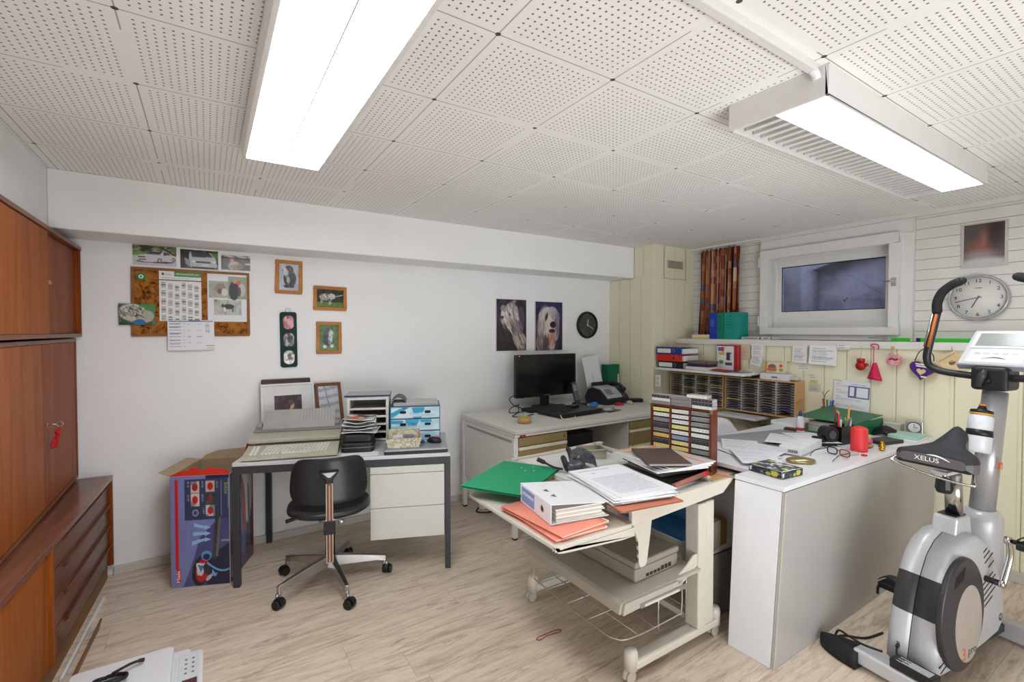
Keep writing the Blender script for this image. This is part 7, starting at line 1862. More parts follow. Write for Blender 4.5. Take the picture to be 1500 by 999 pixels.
b = MB(); b.box((0, 0, 0), (0.19, 0.11, 0.022), mat('wallet_black', (36, 36, 38), 0.4)); o = b.build('wallet', loc=(3.47, 1.185, r3()), rot=(0, 0, D(-12)), bevel=0.005); tag(o, 'black wallet lying right of the small figurine', 'wallet')
b = MB(); b.box((0, 0, 0), (0.20, 0.15, 0.012), paper); b.box((0.0, 0.0, 0.012), (0.20, 0.15, 0.026), mat('pad_teal', (160, 206, 190), 0.5)); b.box((0.0, 0.0, 0.026), (0.20, 0.15, 0.029), mat('pad_teal_top', (178, 216, 202), 0.5)); o = b.build('teal_notepad', loc=(3.73, 1.105, r3()), rot=(0, 0, D(2))); tag(o, 'pale teal notepad on the desk by the cream wall', 'notepad')
b = MB(); b.box((0, 0, 0), (0.20, 0.17, 0.001), paper); o = b.build('white_slip', loc=(3.50, 1.125 - 0.02, r3(0.0)), rot=(0, 0, D(4))); tag(o, 'white slip at the desk edge under the bicycle seat', 'paper')
t = thing('letter_tray', 'black curved plastic tray right of the green file', 'tray', (3.79, 1.27, r3()))
b = MB(); b.prism([(-0.20 * 0 - 0.02, 0.0), (0.05, 0.0), (0.05, 0.035), (0.03, 0.045), (0.0, 0.03)], 0, 0.20, black, 'y') if False else b.sheet(lambda u, v: (-0.02 + 0.06 * u, -0.03 + 0.12 * v, 0.02 + 0.035 * u + 0.012 * math.cos((v - 0.5) * 5)), 3, 8, (0, 0, -0.018), black); b.build('tray_body', t)
t = thing('plastic_box', 'pale plastic storage box with a clear lid by the cream wall', 'box', (3.975, 1.295, r3(0.0)))
MB().box((-0.025, -0.035, 0.058), (0.050, 0.055, 0.070), mat('plastic_pale', (206, 208, 196), 0.25), None).build('lid', t, bevel=0.003)
MB().box((-0.022, -0.032, 0.0), (0.047, 0.052, 0.057), mat('box_pale', (200, 200, 186), 0.4)).build('box', t)
# alarm clock
t = thing('alarm_clock', 'small square silver alarm clock on the desk by the cream wall', 'alarm clock', (3.99, 1.195, r3()), -PI / 2 + D(8))
sv = mat('clock_silver', (176, 176, 176), 0.3, 0.5)
b = MB(); b.box((-0.045, -0.015, 0.012), (0.045, 0.02, 0.098), sv); b.box((-0.052, -0.02, 0), (0.052, 0.026, 0.012), sv); b.build('body', t, bevel=0.004)
b = MB(); b.prism(ellipse(0.034, 0.034, 28, 0, 0.055), -0.017, -0.0148, mat('face_white', (222, 222, 218), 0.4), 'y'); b.build('face', t)
b = MB(); b.tube([(0.035 * math.cos(a), -0.017, 0.055 + 0.035 * math.sin(a)) for a in np.linspace(0, 2 * PI, 24)[:-1]], 0.003, mat('clock_ring', (70, 70, 72), 0.4), 6, closed=True); b.build('ring', t)
b = MB(); b.box((-0.0015, -0.019, 0.055), (0.0015, -0.0175, 0.078), black); b.box((0.0, -0.019, 0.0535), (0.020, -0.0175, 0.0565), black); b.build('hands', t)
# ================================================================ things on and along the right wall
XN = 4.0365
def note(name, label, cat, y0, y1, z0, z1, pic, x=XN, tilt=0.0, bend=None, group='notes taped along the ledge', rough=0.6):
    o = sheet_pic(name, pic, abs(y1 - y0), z1 - z0, None, (x, (y0 + y1) / 2, (z0 + z1) / 2), (0, tilt, -PI / 2), t=0.0008, rough=rough, bend=bend)
    return tag(o, label, cat, group)
def npic(seed, c=(232, 231, 226), n=9, ink=(140, 140, 150)):
    return Pic(30, 30, c, seed).lines(0.12, 0.15, 0.88, 0.9, n, ink, 0.4, 0.4, 0.7)
cur = lambda u, v: 0.010 * v * v
note('note_card', 'tan card taped under the ledge above the hanging shelf', 'note', 2.563, 2.374, 1.258, 1.388, npic(201, (214, 192, 160), 7, (176, 150, 120)))
note('note_sheet', 'tall narrow white note taped under the ledge beside the tan card', 'note', 2.362, 2.252, 1.285, 1.390, npic(202))
note('note_sheet', 'crooked white receipt hanging below the tall narrow note', 'note', 2.365, 2.265, 1.200, 1.292, npic(203, (226, 226, 224), 6), x=XN + 0.002, tilt=D(14), bend=cur)
note('note_sheet', 'white note with a list, in the middle of the ledge left of the large sheet', 'note', 2.014, 1.902, 1.246, 1.382, npic(204, n=8), tilt=D(1.5))
note('note_sheet', 'large white sheet with lines of text under the window, taped to the ledge', 'note', 1.886, 1.688, 1.238, 1.392, npic(205, (236, 236, 234), 8), tilt=D(1.5), bend=cur)
note('note_sheet', 'small rolled white slip at the ledge right of the large sheet', 'note', 1.684, 1.598, 1.358, 1.404, npic(206, n=2), bend=lambda u, v: 0.012 * math.sin(v * PI))
note('note_sheet', 'small white card taped to the cream boards under the list note', 'note', 1.985, 1.885, 1.185, 1.225, npic(207, n=2), x=4.0555)
note('note_sheet', 'small pale card taped lower on the cream boards above the pen cup', 'note', 1.900, 1.825, 1.115, 1.160, npic(208, (228, 226, 210), 2), x=4.0555)
note('note_sheet', 'grey printed slip under the small pale card on the cream boards', 'note', 1.895, 1.810, 1.020, 1.085, npic(209, (206, 202, 186), 7), x=4.0555)
note('sticky_note', 'yellow sticky strip just above the grey printed slip', 'note', 1.885, 1.825, 1.088, 1.108, npic(210, (222, 206, 120), 1), x=4.0545)
note('sticky_note', 'pale yellow sticky note on the boards beside the greeting card', 'note', 2.07, 2.03, 1.215, 1.255, npic(211, (226, 218, 150), 1), x=4.0555)
p = Pic(40, 24, (226, 206, 170), 212); p.rect(0, 0, 0.12, 1, (206, 130, 60)).ell(0.35, 0.45, 0.2, 0.3, (120, 106, 92)).ell(0.36, 0.7, 0.25, 0.2, (196, 110, 70)).rect(0.62, 0, 0.66, 1, (236, 230, 214)).ell(0.78, 0.3, 0.08, 0.15, (206, 90, 60)).ell(0.8, 0.7, 0.1, 0.15, (150, 160, 80))
t = thing('greeting_card', 'orange and brown greeting card standing on the white carton on the right beech rack', 'card', (3.99, 2.13, 1.153), -PI / 2)
sheet_pic('card_front', p, 0.17, 0.085, t, (0, 0, 0.044), (-D(8), 0, 0), t=0.001, rough=0.35)
MB().box((-0.083, 0.02, 0), (0.083, 0.0212, 0.084), paper).build('card_back', t)
t = thing('white_carton', 'low white carton on top of the right beech rack', 'box', (3.93, 2.222, 1.0985), -PI / 2)
MB().box((0, 0, 0), (0.235, 0.11, 0.052), mat('carton_clean', (222, 223, 226), 0.5)).build('carton', t, bevel=0.001)
MB().box((0.095, -0.0008, 0.016), (0.145, 0, 0.030), mat('ink_grey', (120, 122, 130), 0.6)).build('print_mark', t)
b = MB(); b.box((0, 0, 0), (0.085, 0.15, 0.022), black); b.box((-0.0005, 0.02, 0.008), (0.0, 0.08, 0.016), mat('label_white')); o = b.build('black_case', loc=(3.935, 2.28, 1.1), rot=(0, 0, D(2)), bevel=0.002); tag(o, 'flat black case on the right beech rack left of the white carton', 'case')
b = MB(); b.ball((0, 0, 0.02), (0.035, 0.05, 0.02), mat('crumpled_grey', (196, 196, 192), 0.5, bump=0.8, scale=60), 9, 6); o = b.build('crumpled_paper', loc=(3.98, 1.965, 1.0985)); tag(o, 'crumpled pale paper at the end of the right beech rack top', 'paper')
# month calendar on the boards
p = Pic(50, 50, (230, 231, 232), 215); p.lines(0.06, 0.03, 0.3, 0.06, 1, (90, 90, 100))
for i in range(4):
    p.lines(0.08, 0.12 + i * 0.22, 0.22, 0.15 + i * 0.22, 1, (206, 90, 90)).lines(0.08, 0.18 + i * 0.22, 0.9, 0.26 + i * 0.22, 2, (176, 180, 190)).lines(0.5, 0.12 + i * 0.22, 0.95, 0.15 + i * 0.22, 1, (110, 130, 190))
p.rect(0.42, 0.18, 0.98, 0.58, (86, 96, 150)).rect(0.45, 0.22, 0.58, 0.53, (232, 234, 238)).rect(0.64, 0.22, 0.95, 0.54, (232, 234, 238))
note('month_calendar', 'white month calendar page with a blue boxed table on the cream boards', 'calendar', 1.715, 1.475, 0.912, 1.130, p, x=4.052, tilt=D(2), bend=lambda u, v: 0.012 * v * v, group=None)

# things hanging from the ledge
t = thing('boxing_glove_charm', 'little red boxing glove hanging from the ledge', 'charm', (4.010, 1.520, 1.26))
gl_r = mat('glove_red', (176, 24, 30), 0.35)
b = MB(); b.ball((0, 0, -0.012), (0.022, 0.034, 0.034), gl_r, 16, 10); b.build('glove', t)
b = MB(); b.tube([(0, -0.022, -0.006), (-0.004, -0.040, -0.002), (-0.004, -0.048, -0.004)], [0.012, 0.012, 0.008], gl_r, 10); b.build('thumb', t)
b = MB(); b.lathe([(0.024, 0.016), (0.026, 0.022), (0.027, 0.040), (0.022, 0.043)], gl_r, 18, M=Matrix.Diagonal((0.8, 1, 1, 1))); b.build('cuff', t)
b = MB(); b.tube([(0, 0.004, 0.042), (0.012, 0.0, 0.10), (0.018, -0.004, 0.138)], 0.0012, mat('string_grey', (176, 170, 160), 0.7), 6); b.build('string', t)
t = thing('gift_pouch', 'small pink cloth pouch hanging on a ribbon from the ledge', 'pouch', (4.012, 1.440, 1.28))
pk = mat('pouch_pink', (206, 22, 84), 0.45, var=0.15, scale=40)
b = MB(); b.sheet(lambda u, v: (0.010 - 0.022 * math.sin(u * PI) * (0.3 + 0.7 * v), (0.5 - u) * (0.016 + 0.072 * v), -0.005 - 0.115 * v - 0.012 * u * v), 10, 8, (0.018, 0, 0), pk); b.build('pouch', t)
b = MB(); b.tube([(0.004, 0.002, 0.0), (0.012, 0.006, 0.06), (0.016, 0.006, 0.11)], 0.003, mat('ribbon_pink', (214, 50, 110), 0.5), 6); b.tube(spline([(0.016, 0.006, 0.105), (0.012, 0.024, 0.118), (0.012, 0.014, 0.128), (0.014, -0.016, 0.126), (0.012, -0.024, 0.105), (0.010, -0.018, 0.090)], 4), 0.004, mat('ribbon_pink'), 6); b.build('ribbon', t)
t = thing('pink_cushion_charm', 'small patterned pink pillow charm hanging from the ledge', 'charm', (4.012, 1.322, 1.30))
b = MB(); b.prism(rrect(0.085, 0.072, 0.02, 4), -0.012, 0.012, mat('charm_pink', (222, 150, 156), 0.6, var=0.35, scale=45), 'x', Matrix.Rotation(D(6), 4, 'X')); b.build('pillow', t, bevel=0.008)
b = MB(); b.tube(spline([(-0.0125, 0.025, 0.004), (-0.0135, 0.005, 0.012), (-0.0135, -0.012, 0.002), (-0.0135, -0.025, 0.012)], 4), 0.005, mat('charm_dark', (120, 40, 60), 0.5), 6); b.build('motif', t)
b = MB(); b.tube([(0, 0.03, 0.036), (0.016, 0.012, 0.08), (0, -0.03, 0.036)], 0.0018, mat('cord_yellow', (214, 190, 90), 0.5), 6); b.ball((0.012, 0.012, 0.088), (0.008, 0.012, 0.010), mat('cord_yellow'), 8, 6); b.build('cord', t)
def heart(s):
    out = []
    for i in range(40):
        a = 2 * PI * i / 40
        out.append((s * 16 * math.sin(a) ** 3 / 17, s * (13 * math.cos(a) - 5 * math.cos(2 * a) - 2 * math.cos(3 * a) - math.cos(4 * a)) / 17))
    return out
t = thing('heart_decoration', 'purple heart shaped gift box hanging on a black cord behind the handlebar', 'decoration', (4.005, 1.160, 1.245))
MX = Matrix.Rotation(D(8), 4, 'X')
b = MB(); b.prism(heart(0.077), -0.018, 0.022, mat('heart_gold', (196, 164, 96), 0.35, 0.4), 'x', MX); b.build('box', t, bevel=0.003)
b = MB(); b.prism(heart(0.073), -0.0205, -0.018, mat('heart_purple', (74, 36, 122), 0.35), 'x', MX); b.build('lid', t)
b = MB(); b.prism(heart(0.026), -0.0225, -0.0205, mat('heart_cream', (216, 190, 140), 0.4), 'x', Matrix.Translation((0, 0.005, -0.012)) @ MX)
for (y0, y1, z) in ((-0.01, 0.04, 0.035), (-0.02, 0.035, 0.022), (-0.05, -0.02, 0.02), (-0.03, 0.0, -0.045)):
    b.box((-0.0215, y0, z - 0.004), (-0.0205, y1, z + 0.004), mat('print_white', (240, 242, 238), 0.6), MX)
b.build('print', t)
b = MB(); b.tube(spline([(0.0, 0.045, 0.058), (0.0, 0.02, 0.12), (0.016, -0.015, 0.140), (0.0, -0.05, 0.10), (0.0, -0.055, 0.058)], 5), 0.003, black, 6); b.build('cord', t)
t = thing('wooden_sign', 'small square pale wooden board with a hole hanging askew from the ledge', 'decoration', (4.012, 1.015, 1.30))
M45 = Matrix.Rotation(D(-38), 4, 'X')
bw = wood('pale_wood', (206, 180, 134), (226, 204, 162), 'y', 10, 0.6)
b = MB()
o_ = rrect(0.115, 0.115, 0.006, 2); hole_ = ellipse(0.017, 0.014, 24)
b.prism(o_, -0.006, 0.006, bw, 'x', M45); b.build('board', t, bevel=0.001)
b = MB(); b.prism(hole_, -0.0075, -0.006, mat('hole_brown', (120, 92, 60), 0.7), 'x', M45); b.build('hole', t)
b = MB(); b.tube([(-0.008, 0.010, 0.004), (-0.010, -0.022, 0.016)], 0.004, bw, 8); b.prism([(-0.05, 0.040), (0.05, 0.040), (0.05, 0.043), (-0.05, 0.043)], -0.007, -0.006, mat('hole_brown'), 'x', M45); b.build('perch', t)
b = MB(); b.tube([(0, 0.0, 0.078), (0.016, 0.01, 0.10)], 0.0018, mat('string_grey'), 6); b.build('string', t)

# on the ledge
LZ = 1.4285
def ring_file(label, y, w, c_, h=0.25):
    t = thing('ring_binder', label, 'binder', (4.047, y, LZ), -PI / 2)
    m_ = mat('binder_%d_%d' % (c_[0], c_[2]), c_, 0.4)
    b = MB(); b.box((0, 0, 0), (w, 0.004, h), m_); b.box((0, 0.004, 0), (0.003, 0.175, h), m_); b.box((w - 0.003, 0.004, 0), (w, 0.175, h), m_); b.build('cover', t, bevel=0.001)
    MB().box((0.006, 0.01, 0.004), (w - 0.006, 0.17, h - 0.006), paper).build('pages', t)
    b = MB()
    lt = mat('spine_print_%d' % c_[2], tuple(min(255, int(q * 0.6 + 100)) for q in c_) if c_[1] < 100 else tuple(int(q * 0.55) for q in c_), 0.5)
    for i in range(5):
        b.box((w * 0.15, -0.0008, h * (0.72 - 0.06 * i if c_[1] < 100 else 0.85 - 0.11 * i)), (w * (0.6 + 0.05 * (i % 3)), 0, h * (0.74 - 0.06 * i if c_[1] < 100 else 0.865 - 0.11 * i)), lt)
    b.build('spine_print', t)
    return t
ring_file('narrow royal blue binder on the ledge next to the curtain', 2.785, 0.075, (24, 58, 170), 0.248)
ring_file('dark teal binder on the ledge between blue binder and wide teal binder', 2.707, 0.070, (14, 118, 100), 0.246)
ring_file('wide teal binder on the ledge, nearest to the window', 2.634, 0.130, (16, 146, 132), 0.248)
for (lab, y0, y1, z0, h, c_) in (('yellow book under the white one on the ledge by the curtain', 2.985, 2.775, 0, 0.014, (222, 196, 60)), ('white book on top of the yellow one on the ledge by the curtain', 2.985, 2.79, 0.0145, 0.026, (222, 218, 206))):
    b = MB(); b.box((0, y1 - y0, 0), (0.15, 0, h), mat('ledge_book_%d' % c_[2], c_, 0.5)); b.box((0.004, y1 - y0 + 0.003, 0.002), (0.152, -0.003, h - 0.002), paper); o = b.build('book', loc=(4.055, y0, LZ + z0)); tag(o, lab, 'book', 'books lying on the ledge')
for (lab, y0, y1, k) in (('white booklet with red edges on the ledge beside the teal binders', 2.49, 2.315, 0), ('white and pink booklet on the ledge under the window corner', 2.31, 2.215, 1)):
    b = MB(); b.box((0, y1 - y0, 0), (0.14, 0, 0.022), mat('booklet_white', (222, 220, 214), 0.5)); b.box((-0.0006, y1 - y0, 0.002), (0, y1 - y0 + 0.012, 0.020), mat('booklet_red', (176, 40, 60), 0.5)); b.box((-0.0008, y1 - y0 + 0.03, 0.007), (0, -0.02, 0.015), mat('ink_grey')); o = b.build('booklet', loc=(4.095, y0, LZ)); tag(o, lab, 'booklet', 'booklets on the ledge')
for lab, y0, y1, c_ in (('short bright green strip on the ledge under the window', 1.372, 1.262, (40, 190, 40)), ('long bright green strip with a navy end on the ledge behind the handlebar', 1.205, 0.78, (40, 190, 40))):
    b = MB(); b.box((0, y1 - y0, 0), (0.012, 0, 0.026), mat('strip_green', c_, 0.4))
    if y0 < 1.3:
        b.box((-0.0005, -0.001, -0.0003), (0.0125, 0.024, 0.0263), mat('strip_navy', (34, 40, 84), 0.4))
    o = b.build('green_strip', loc=(4.10, y0, LZ), bevel=0.001); tag(o, lab, 'strip', 'green strips on the ledge')

# curtain on its rail
n = NT('curtain_print', 0.85, 0.1)
yy = n.math('MULTIPLY', n.xyz.outputs[1], 1.0); zz = n.xyz.outputs[2]
at = n.new('ShaderNodeUVMap'); sx = n.new('ShaderNodeSeparateXYZ'); n.link(at.outputs[0], sx.inputs[0])
u_, v_ = sx.outputs[0], sx.outputs[1]
cu = n.math('MULTIPLY', u_, 16.0); cv = n.math('MULTIPLY', v_, 13.0)
cell = n.math('ADD', n.math('MULTIPLY', n.math('FLOOR', cu), 13.7), n.math('MULTIPLY', n.math('FLOOR', cv), 5.31))
rn = n.math('FRACT', n.math('MULTIPLY', n.math('SINE', cell), 4375.5))
c = n.ramp(rn, [(0.0, (150, 80, 56)), (0.35, (176, 106, 72)), (0.55, (192, 132, 94)), (0.72, (124, 66, 54)), (0.80, (216, 192, 164)), (0.86, (96, 104, 130)), (0.92, (172, 108, 74))])
for e in c.node.color_ramp.elements:
    pass
c.node.color_ramp.interpolation = 'CONSTANT'
stripe = n.math('MULTIPLY', n.math('LESS_THAN', n.math('FRACT', n.math('MULTIPLY', u_, 9.0)), 0.13), n.math('LESS_THAN', n.math('FRACT', n.math('MULTIPLY', v_, 60.0)), 0.5))
c = n.mix(stripe, c, (214, 200, 180))
c = n.mix(n.math('LESS_THAN', n.math('FRACT', cu), 0.12), c, (60, 36, 34))
c = n.mix(n.math('MULTIPLY', n.noise(60, 3), 0.25), c, (60, 30, 24))
n.color(c)
t = thing('curtain', 'gathered red-brown patterned curtain drawn to the left of the window', 'curtain', (4.268, 2.62, 1.43))
nu, nv = 96, 12
vs, fs, uvs = [], [], []
for j in range(nv + 1):
    for i in range(nu + 1):
        u, v = i / nu, j / nv
        w_ = 0.42 * (1 - 0.04 * v) 
        amp = 0.020 + 0.012 * math.sin(u * 9) + 0.008 * v
        vs.append((amp * math.sin(u * 2 * PI * 8.5 + 0.5 * math.sin(v * 4)) + 0.008 * math.sin(u * 31), 0.42 - u * w_ + (0.02 * v if u < 0.1 else 0), 0.885 - 0.875 * v)); uvs.append((u, v))
for j in range(nv):
    for i in range(nu):
        a = j * (nu + 1) + i; fs.append((a, a + nu + 1, a + nu + 2, a + 1))
me = bpy.data.meshes.new('drape'); me.from_pydata(vs, [], fs); ul = me.uv_layers.new(name='UVMap')
for lp in me.loops:
    ul.data[lp.index].uv = uvs[lp.vertex_index]
me.materials.append(n.m); me.polygons.foreach_set('use_smooth', [True] * len(fs))
o = bpy.data.objects.new('drape', me); COL.objects.link(o); o.parent = t
sd_ = o.modifiers.new('thick', 'SOLIDIFY'); sd_.thickness = 0.002
b = MB()
for i in range(9):
    b.cyl((0, 0.42 - i * 0.048, 0.878), (0, 0.42 - i * 0.048, 0.906), 0.004, mat('glider_white', (226, 226, 222), 0.4), n=8)
b.build('gliders', t)
b = MB(); b.box((4.25, 2.42, 2.337), (4.286, 3.158, 2.358), frame_white); o = b.build('curtain_rail', bevel=0.002); tag(o, 'white curtain rail under the ceiling in the window corner', 'curtain rail')

# big white clock and blurred photo
t = thing('wall_clock', 'large round silver rimmed clock with a white dial on the clapboards', 'clock', (4.329, 0.966, 1.724), -PI / 2)
b = MB(); b.lathe([(0.146, 0), (0.151, 0.006), (0.151, 0.038), (0.146, 0.046), (0.139, 0.046), (0.136, 0.028)], mat('clock_silver_rim', (186, 186, 186), 0.3, 0.7), 56, M=RX, ring=True); b.build('rim', t)
b = MB(); b.lathe([(0.001, 0.010), (0.137, 0.010), (0.137, 0.030), (0.001, 0.030)], mat('dial_white', (222, 221, 214), 0.45, var=0.01), 56, M=RX); b.build('dial', t)
ink = mat('ink_black', (50, 50, 54), 0.6)
for k in range(1, 13):
    a = k * PI / 6
    text('numeral', str(k), 0.034, ink, t, (0.112 * math.sin(a), -0.0308, 0.112 * math.cos(a)), (PI / 2, 0, 0))
b = MB()
for k in range(60):
    b.box((-0.0005, -0.0309, 0.130), (0.0005, -0.030, 0.135), ink, Matrix.Rotation(k * PI / 30, 4, 'Y'))
b.build('minute_marking', t)
b = MB(); b.box((-0.018, -0.031, 0.062), (0.018, -0.030, 0.066), mat('ink_grey')); b.build('maker_mark', t)
hg = mat('hand_grey', (96, 96, 94), 0.4)
MB().box((-0.003, -0.0345, -0.015), (0.003, -0.0335, 0.072), hg, Matrix.Rotation(D(205), 4, 'Y')).build('hour_hand', t)
MB().box((-0.002, -0.0365, -0.020), (0.002, -0.0355, 0.118), hg, Matrix.Rotation(D(257), 4, 'Y')).build('minute_hand', t)
p = Pic(40, 52, (92, 72, 66), 220); p.ell(0.45, 0.5, 0.34, 0.30, (150, 86, 68), 0, 0.9).ell(0.55, 0.35, 0.14, 0.14, (170, 104, 84), 0, 1.2).ell(0.78, 0.3, 0.2, 0.35, (52, 40, 40), 0, 1.0).ell(0.2, 0.2, 0.25, 0.3, (80, 70, 66), 0, 1.2).ell(0.4, 0.8, 0.4, 0.12, (150, 140, 138), 0, 1.2).ell(0.5, 0.98, 0.7, 0.12, (196, 194, 192), 0, 0.8)
t = thing('photo_holder', 'blurred portrait photo in a clear holder high on the clapboards above the clock', 'photo', (4.329, 0.948, 2.075), -PI / 2)
MB().box((-0.113, -0.006, -0.148), (0.113, 0, 0.148), mat('holder_pale', (196, 194, 190), 0.25, coat=0.5)).build('holder', t, bevel=0.001)
sheet_pic('photo', p, 0.196, 0.262, t, (0.0, -0.0068, 0.008), t=0.001, rough=0.2, coat=0.4)
# ================================================================ exercise bicycle
silver = mat('bike_silver', (198, 199, 202), 0.34, 0.2, var=0.03)
darkg = mat('bike_dark', (54, 53, 56), 0.4)
rubber = mat('rubber_black', (26, 26, 28), 0.6)
alu_post = mat('bike_post', (178, 177, 178), 0.32, 0.45, var=0.03)
t = thing('exercise_bike', 'silver and dark grey exercise bicycle in front of the cream wall', 'exercise bike', (2.50, 0.76, 0), -D(8))
body = [(-0.005, 0.066), (0.012, 0.17), (0.036, 0.284), (0.062, 0.37), (0.09, 0.441), (0.14, 0.525), (0.20, 0.575), (0.27, 0.600), (0.33, 0.604), (0.385, 0.590), (0.44, 0.548), (0.50, 0.478), (0.553, 0.39), (0.588, 0.30), (0.600, 0.22), (0.585, 0.16), (0.545, 0.125), (0.42, 0.105), (0.25, 0.085), (0.12, 0.062)]
cen = (0.30, 0.30)
def shell_half(y0, y1, m_of, s_in=0.90):
    pass
def rear_mat(z):
    return darkg if 0.284 <= z < 0.441 else silver
b = MB()
k = len(body)
def rings(ys):
    out = []
    for y, sc in ys:
        out.append([(cen[0] + (x - cen[0]) * sc, y, cen[1] + (z - cen[1]) * sc) for x, z in body])
    return out
for ys in (((0.0015, 1.0), (0.060, 0.995), (0.080, 0.965), (0.090, 0.90)), ((-0.0015, 1.0), (-0.070, 0.995), (-0.092, 0.965), (-0.102, 0.90))):
    R_ = rings(ys)
    for a, c_ in zip(R_[:-1], R_[1:]):
        for i in range(k):
            j = (i + 1) % k
            zm = (body[i][1] + body[j][1]) / 2
            m_ = rear_mat(zm) if (i < 6) else silver
            b.add([a[i], a[j], c_[j], c_[i]], [(0, 1, 2, 3)], m_, True)
    b.add(R_[-1], [tuple(range(k))], silver); b.add(R_[0], [tuple(range(k))], darkg)
b.build('housing', t)
def disc(b, cx, cz, rx, rz, y0, y1, m, n=48, dome=0.0):
    b.prism([(cx + rx * math.cos(2 * PI * i / n), cz + rz * math.sin(2 * PI * i / n)) for i in range(n)], y0, y1, m, 'y')
b = MB(); disc(b, 0.168, 0.312, 0.176, 0.238, -0.120, -0.095, darkg); b.build('flywheel_cover', t, bevel=0.008, seg=3)
b = MB(); disc(b, 0.205, 0.268, 0.110, 0.163, -0.1225, -0.1195, mat('cover_beige', (176, 166, 156), 0.4)); fd = b.build('cover_disc', t, bevel=0.001)
text('logo_lettering', '3', 0.075, mat('logo_orange', (226, 120, 40), 0.4), t, (0.165, -0.1232, 0.145), (PI / 2, 0, 0), depth=0.0004)
text('logo_lettering', 'pro', 0.050, mat('logo_grey', (96, 92, 90), 0.5), t, (0.235, -0.1232, 0.150), (PI / 2, 0, 0), depth=0.0004)
b = MB()
for i in range(5):
    b.prism([(0.085 + i * 0.016, 0.44 + i * 0.006), (0.093 + i * 0.016, 0.44 + i * 0.006), (0.108 + i * 0.016, 0.49 + i * 0.006), (0.100 + i * 0.016, 0.49 + i * 0.006)], -0.1215, -0.119, black, 'y')
b.build('grille', t)
b = MB()
for i, (x, z, ln) in enumerate(((0.37, 0.53, 0.03), (0.375, 0.505, 0.05), (0.385, 0.480, 0.07), (0.42, 0.455, 0.045), (0.37, 0.385, 0.09), (0.375, 0.36, 0.11), (0.38, 0.335, 0.11), (0.385, 0.310, 0.10), (0.39, 0.285, 0.07))):
    b.prism([(x, z - 0.003), (x + ln, z - 0.003 + ln * 0.45), (x + ln, z + 0.003 + ln * 0.45), (x, z + 0.003)], -0.1032, -0.101, black, 'y')
b.build('vent_grating', t)
b = MB()
for x, z in ((0.02, 0.12), (0.03, 0.095)):
    b.prism([(x, z - 0.003), (x + 0.05, z + 0.02), (x + 0.05, z + 0.026), (x, z + 0.003)], -0.1032, -0.101, black, 'y')
b.build('lower_grating', t)
b = MB(); b.cyl((0.545, -0.1025, 0.20), (0.545, -0.098, 0.20), 0.017, black, n=18); b.cyl((0.547, -0.1035, 0.202), (0.547, -0.099, 0.202), 0.011, steel, n=14); b.build('screw_cap', t)
# seat post neck
b = MB(); b.prism([(0.27, 0.585), (0.42, 0.57), (0.400, 0.668), (0.285, 0.672)], -0.046, 0.046, silver, 'y'); b.build('post_sleeve', t, bevel=0.010, seg=3)
b = MB(); b.box((0.30, -0.034, 0.666), (0.385, 0.034, 0.675), black); b.build('sleeve_collar', t)
b = MB(); b.tube([(0.352, -0.006, 0.66), (0.322, -0.012, 0.86)], 0.032, chrome, 20, flat=0.8); b.build('seat_post', t)
b = MB(); b.cyl((0.42, 0.02, 0.655), (0.445, 0.03, 0.655), 0.03, black, n=16); b.build('height_knob', t)
b = MB(); b.box((0.20, -0.045, 0.872), (0.40, 0.020, 0.886), silver); b.build('slider', t, bevel=0.003)
b = MB(); b.tube([(0.262, -0.006, 0.87), (0.262, -0.006, 0.845)], 0.008, steel, 10); b.lathe([(0.014, 0.845), (0.030, 0.838), (0.033, 0.80), (0.026, 0.782), (0.008, 0.780)], black, 12, at=(0.262, -0.006, 0), smooth=False); b.build('slider_knob', t)
b = MB()
b.box((0.20, -0.035, 0.888), (0.26, 0.0, 0.925), steel); b.cyl((0.23, -0.06, 0.908), (0.23, 0.03, 0.908), 0.016, steel, n=14)
b.build('seat_clamp', t, bevel=0.003)
b = MB(); b.tube(spline([(0.14, 0.085, 0.955), (0.08, 0.10, 0.935), (0.068, 0.095, 0.92), (0.06, -0.04, 0.895), (0.058, -0.175, 0.888), (0.075, -0.178, 0.905), (0.10, -0.165, 0.95)], 5), 0.005, chrome, 8); b.build('seat_rail', t)
# seat: wide at the back, narrow nose
yc = -0.047
def seat_sec(x, hw, zt, zb, hump):
    out = []
    zm = zb + (zt - zb) * 0.55
    out.append((x, yc + hw, zb))
    for i in range(11):
        a = PI * i / 10
        out.append((x, yc + hw * math.cos(a), zm + (zt - zm) * (math.sin(a) ** 0.5) + hump * math.exp(-((math.cos(a)) / 0.75) ** 2)))
    out.append((x, yc - hw, zb))
    out.append((x, yc - hw * 0.9, zb - 0.006)); out.append((x, yc + hw * 0.9, zb - 0.006))
    return out
secs = [seat_sec(0.035, 0.108, 0.985, 0.950, 0), seat_sec(0.05, 0.126, 1.000, 0.938, 0), seat_sec(0.10, 0.131, 1.000, 0.935, 0.0), seat_sec(0.15, 0.122, 0.998, 0.938, 0.0), seat_sec(0.19, 0.098, 0.998, 0.945, 0.006), seat_sec(0.23, 0.060, 1.006, 0.955, 0.018), seat_sec(0.28, 0.042, 1.028, 0.965, 0.026), seat_sec(0.34, 0.036, 1.042, 0.975, 0.026), seat_sec(0.375, 0.016, 1.030, 0.990, 0.01)]
secs = [[(0.04 + (x - 0.035) * 0.70, (y - yc) * 1.04 + yc - 0.006, z + (0.022 * max(0, (x - 0.12) / 0.25) if z > 0.97 else 0)) for x, y, z in sc] for sc in secs]
kk = len(secs[0])
pad = mat('seat_pad', (44, 44, 50), 0.7, bump=0.1); band = mat('seat_band', (96, 92, 94), 0.45)
b = MB()
